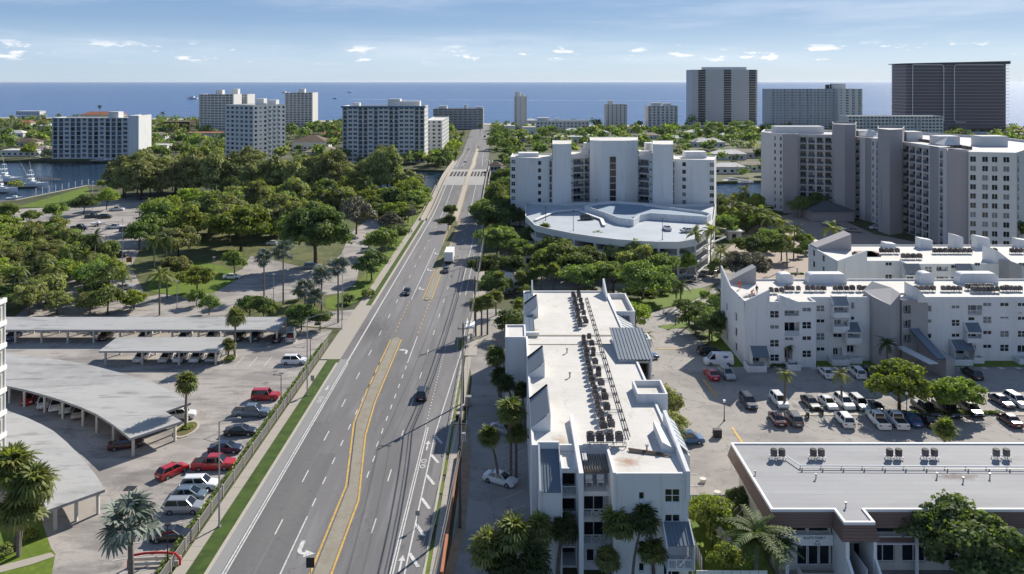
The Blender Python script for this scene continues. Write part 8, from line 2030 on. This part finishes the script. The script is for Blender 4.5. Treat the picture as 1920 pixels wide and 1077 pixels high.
# guy anchor, cabinets, signs
g = MB(); g.box(-.45, -.4, 0, .45, .4, 1.5); g.box(-.5, -.45, 1.5, .5, .45, 1.6); X, Y = G(878, 762); tag(g.build('utility_cabinet', GREYM, None, (X, Y, .1)), 'light grey utility cabinet behind the second utility pole', 'cabinet')
g = MB(); g.box(-.3, -.3, 0, .3, .3, .9); X, Y = G(858, 790); tag(g.build('utility_box', DARKM, None, (X, Y, .1)), 'small dark box on the right sidewalk', 'box')
def sign(x, y, h, w, hh, mat, label, ang=0, diamond=False):
    X, Y = G(x, y); t = thing('road_sign', label, 'road sign', (X, Y, .1), ang)
    g = MB(); g.tube((0, 0, 0), (0, 0, h), .04, n=6); g.build('post', GREYM, t)
    g = MB()
    if diamond: g.add([(0, -.05, h-hh), (w/2, -.05, h-hh/2), (0, -.05, h), (-w/2, -.05, h-hh/2), (0, -.07, h-hh), (w/2, -.07, h-hh/2), (0, -.07, h), (-w/2, -.07, h-hh/2)], [(0,1,2,3),(7,6,5,4),(0,4,5,1),(1,5,6,2),(2,6,7,3),(3,7,4,0)])
    else: g.box(-w/2, -.07, h-hh, w/2, -.05, h)
    g.build('sign_panel', mat, t)
sign(586, 740, 3.2, .6, .9, GREYM, 'grey back of a road sign beside the tall left street light')
sign(582, 1085, 2.2, .9, 1.1, DARKM, 'dark sign panel at the bottom end of the median')
sign(897, 556, 2.6, 1.0, 1.0, M('sign_yellow', (.6,.33,.03), .6), 'yellow diamond warning sign on the right sidewalk', diamond=True)
sign(1248, 607, 2.4, .4, .5, DARKM, 'small dark sign on the condo street verge')
sign(783, 990, 2.0, .5, .6, GREYM, 'small sign at the kerb right of the hatched strip')
# red and white hoarding at the lower left
X, Y = G(290, 1062); t = thing('barricade', 'red and white arched barricade behind the big silver fan palm', 'barricade', (X, Y, .05), R(4))
for k in range(2):
    g = MB(); g.box(-2.6, -.1+k*.9, .15, 2.6, 0+k*.9, .5); g.build('board', CREAM, t)
g = MB(); q = [(-2.8, .0), (-2.8, .8), (-2.3, 1.35), (-1.2, 1.5), (0, 1.55), (1.2, 1.5), (2.3, 1.35), (2.8, .8), (2.8, 0)]
for a, b in zip(q, q[1:]): g.tube((a[0], -.15, a[1]), (b[0], -.15, b[1]), .13, n=7)
g.build('red_tube', M('barricade_red', (.5,.03,.03), .5), t)
# bus shelter-like white pieces at the right corner
X, Y = G(876, 632); t = thing('bus_shelter', 'small white-roofed shelter at the right road corner by three palms', 'shelter', (X, Y, .1))
g = MB(); g.prism([(-.2, -2.4), (1.6, -2.4), (1.6, 2.4), (-.2, 2.4)], 2.4, 2.55); g.build('roof', TRIM, t)
for a in (-2.2, 2.2):
    g = MB(); g.box(1.4, a-.06, 0, 1.52, a+.06, 2.4); g.build('post', TRIM, t)
g = MB(); g.box(1.0, -1.6, .42, 1.45, 1.6, .5); g.build('bench', GREYM, t)
# gate wall and fountain of the plaza
g = MB(); pts = [G(1500, 447), G(1535, 462), G(1572, 490), G(1600, 500)]
for a, b in zip(pts, pts[1:]): g.bar((*a, 1.2), (*b, 1.2), 2.4, .35)
tag(g.build('garden_wall', CREAM), 'cream garden wall curving beside the plaza drive', 'wall')
X, Y = G(1402, 455); t = thing('gatehouse', 'small cream gatehouse left of the dark clipped oak', 'building', (XA(1366, 262), 262, 0))
g = MB(); g.box(0, 0, 0, 4.5, 5, 3.0); g.build('wall', CREAM, t); g = MB(); g.box(-.4, -.4, 3.0, 4.9, 5.4, 3.3); g.build('roof', WHITE2, t); g = MB(); g.box(1.2, -.04, .2, 2.6, .02, 2.3); g.build('door', DARKM, t)
X, Y = G(1495, 515); g = MB(); g.tube((0, 0, 0), (0, 0, .9), .5, .35, n=10); g.tube((0, 0, .9), (0, 0, 1.6), .2, n=8); g.tube((0, 0, 1.6), (0, 0, 1.9), .35, .1, n=8)
tag(g.build('stone_urn', CREAM, None, (X, Y, 0)), 'stone urn standing in the middle of the plaza drive', 'urn')
hedge([(X-1.8, Y), (X+1.8, Y)], .8, .5, 'dark', 'small dark planting around the stone urn', 40)
# small brown-roofed building by the forecourt
t = house(0, 0, 11, 7, 3.2, 'hip', CREAM, BROOF, 'small brown-roofed building between the right-hand road trees and the garage', 0, 228); t.location = (XA(948, 226), 226, 0)
t = thing('delivery_truck', 'white truck standing beside the small brown-roofed building', 'truck', (XA(948, 206), 206, .1), R(0))
g = MB(); g.box(-3, -1.2, .8, 2, 1.2, 3.2); g.build('cargo_box', TRIM, t); g = MB(); g.prism([(2.05, -1.1), (3.9, -1.1), (3.9, 1.1), (2.05, 1.1)], .5, [2.3, 1.3, 1.3, 2.3]); g.build('cab', paint('white'), t)
for sx in (-2, 2.8):
    for sy in (-1.0, 1.0): link('wheel', WHE, t, (sx, sy, .4), scale=(1.15, 1.15, 1.15))
# garage stairs at its right end
t = thing('outdoor_stair', 'white zigzag stair at the right end of the parking garage', 'stair', (XA(1316, 224), 224, 0))
for k in range(3):
    g = MB(); a = 0 if k % 2 == 0 else 7; b = 7-a; g.bar((a, 0, k*3), (b, 0, k*3+3), .9, .25); g.build('flight', WHITE2, t)
# red figure sign in the ramp lot and board in the park
X, Y = G(242, 497); g = MB(); g.box(-.8, -.05, .8, .8, .05, 2.2); g.box(-.7, -.04, 0, -.6, .04, .8); g.box(.6, -.04, 0, .7, .04, .8)
tag(g.build('notice_board', M('orange_board', (.35,.13,.03), .7), None, (X, Y, 0)), 'orange notice board at the kerb below the ramp lot', 'board')
X, Y = G(276, 352); t = thing('picnic_shelter', 'small pale pavilion roof under the casuarinas', 'shelter', (X, Y, 0))
g = MB(); g.add([(-4, -3, 3), (4, -3, 3), (4, 3, 3), (-4, 3, 3), (0, 0, 4.6)], [(0,1,4),(1,2,4),(2,3,4),(3,0,4),(3,2,1,0)]); g.build('roof', WR, t)
for a in (-3.6, 3.6):
    for b in (-2.6, 2.6): g = MB(); g.box(a-.1, b-.1, 0, a+.1, b+.1, 3); g.build('post', TRIM, t)
# roofers on the left end of the awning condo roof
SKIN = M('skin', (.32,.19,.13), .6)
def person(x, Y, z, shirt, trousers, label, pose, rz=0):
    t = thing('person', label, 'person', (x, Y, z), rz)
    if pose == 'stand': J = [(0,0,.95), (0,0,1.2), (0,0,1.45), (0,0,1.56), (.1,0,.9), (.12,.03,.5), (.13,0,.06), (.14,-.12,.03), (-.1,0,.9), (-.12,.03,.5), (-.13,0,.06), (-.14,-.12,.03), (.2,0,1.42), (.27,0,1.14), (.27,-.1,.9), (-.2,0,1.42), (-.27,0,1.14), (-.27,-.1,.9)]
    else: J = [(0,0,.75), (0,-.18,.95), (0,-.38,1.1), (0,-.5,1.14), (.12,0,.72), (.16,-.22,.42), (.16,0,.06), (.16,-.14,.03), (-.12,0,.72), (-.16,-.22,.42), (-.16,0,.06), (-.16,-.14,.03), (.2,-.36,1.06), (.24,-.46,.78), (.2,-.55,.52), (-.2,-.36,1.06), (-.24,-.46,.78), (-.2,-.55,.52)]
    E = [(0,1),(1,2),(2,3),(0,4),(4,5),(5,6),(6,7),(0,8),(8,9),(9,10),(10,11),(2,12),(12,13),(13,14),(2,15),(15,16),(16,17)]
    rr = [.15,.14,.15,.06,.10,.07,.05,.045,.10,.07,.05,.045,.07,.045,.035,.07,.045,.035]
    me = bpy.data.meshes.new('body'); me.from_pydata(J, E, []); me.materials.append(shirt)
    o = link('body', me, t); md = o.modifiers.new('skin', 'SKIN')
    for v, r_ in zip(me.skin_vertices[0].data if me.skin_vertices else [], rr): v.radius = (r_, r_)
    if not me.skin_vertices:
        bpy.context.view_layer.objects.active = o
    md2 = o.modifiers.new('sub', 'SUBSURF'); md2.levels = 1; md2.render_levels = 1
    hd = J[3]; g = MB(); c = Vector((hd[0], hd[1]-.02, hd[2]+.13))
    n = 8
    rings = []
    for i in range(7):
        a = math.pi*i/6; rings += [(c.x+.085*math.sin(a)*math.cos(2*math.pi*k/n), c.y+.10*math.sin(a)*math.sin(2*math.pi*k/n), c.z+.12*math.cos(a)) for k in range(n)]
    g.add(rings, [(i*n+k, i*n+(k+1) % n, (i+1)*n+(k+1) % n, (i+1)*n+k) for i in range(6) for k in range(n)]); g.build('head', SKIN, t, smooth=True)
    g = MB(); g.tube((c.x, c.y+.01, c.z+.03), (c.x, c.y+.01, c.z+.14), .11, .07, n=8); g.build('hat', trousers, t)
    return t
ORG = M('orange_vest', (.6,.09,.02), .8); DKC = M('dark_clothes', (.03,.03,.04), .9); WHC = M('white_clothes', (.5,.48,.45), .9)
zr2 = 12.1
person(XA(1387, 156), 156, zr2, ORG, WHC, 'person in an orange shirt standing by the far end wall of the roof', 'stand')
person(XA(1409, 151.5), 151.5, zr2, ORG, WHC, 'person in an orange shirt bending over on the roof corner', 'bend', .6)
person(XA(1419, 152.5), 152.5, zr2, DKC, DKC, 'person in dark clothes standing on the roof near the gable', 'stand')
for i in range(5):
    g = MB(); g.box(-.5, -.3, 0, .5, .3, .35); tag(g.build('material_bag', WHC, None, (XA(1385+i*7, 151), 149.5+i*.6, zr2), rz=i*.7), '%s pale sack from the left among materials on the roof corner' % ordw(i), 'sack', 'sacks on the roof corner')
# skips of clutter
for i, (x, y, c) in enumerate(((1318, 905, 'left'), (1345, 930, 'right'))):
    X, Y = G(x, y); g = MB(); g.tube((0, 0, 0), (0, 0, .5), .35, .45, n=10); tag(g.build('garden_pot', CREAM, None, (X, Y, .05)), c+' cream plant pot on the office garden edge', 'pot')
g = MB(); g.box(-.6, -.4, 0, .6, .4, 1.1); g.box(-.62, -.42, 1.1, .62, .42, 1.2); X, Y = G(1345, 820); tag(g.build('waste_bin', DARKM, None, (X, Y, .05)), 'dark waste bin at the edge of the right lot', 'bin')

# ================================================================ AIR
g = MB(); g.box(-60500, -900, -3.6, 60500, 60500, 82)
hz = g.build('haze', None if False else M('haze_air', (1, 1, 1)))
hz['kind'] = 'stuff'
hm = MATS['haze_air'].node_tree; hm.nodes.clear()
vp = hm.nodes.new('ShaderNodeVolumePrincipled'); vp.inputs['Density'].default_value = 1.3e-5; vp.inputs['Color'].default_value = (.80, .88, 1, 1); vp.inputs['Anisotropy'].default_value = .2
ho = hm.nodes.new('ShaderNodeOutputMaterial'); hm.links.new(vp.outputs[0], ho.inputs['Volume'])
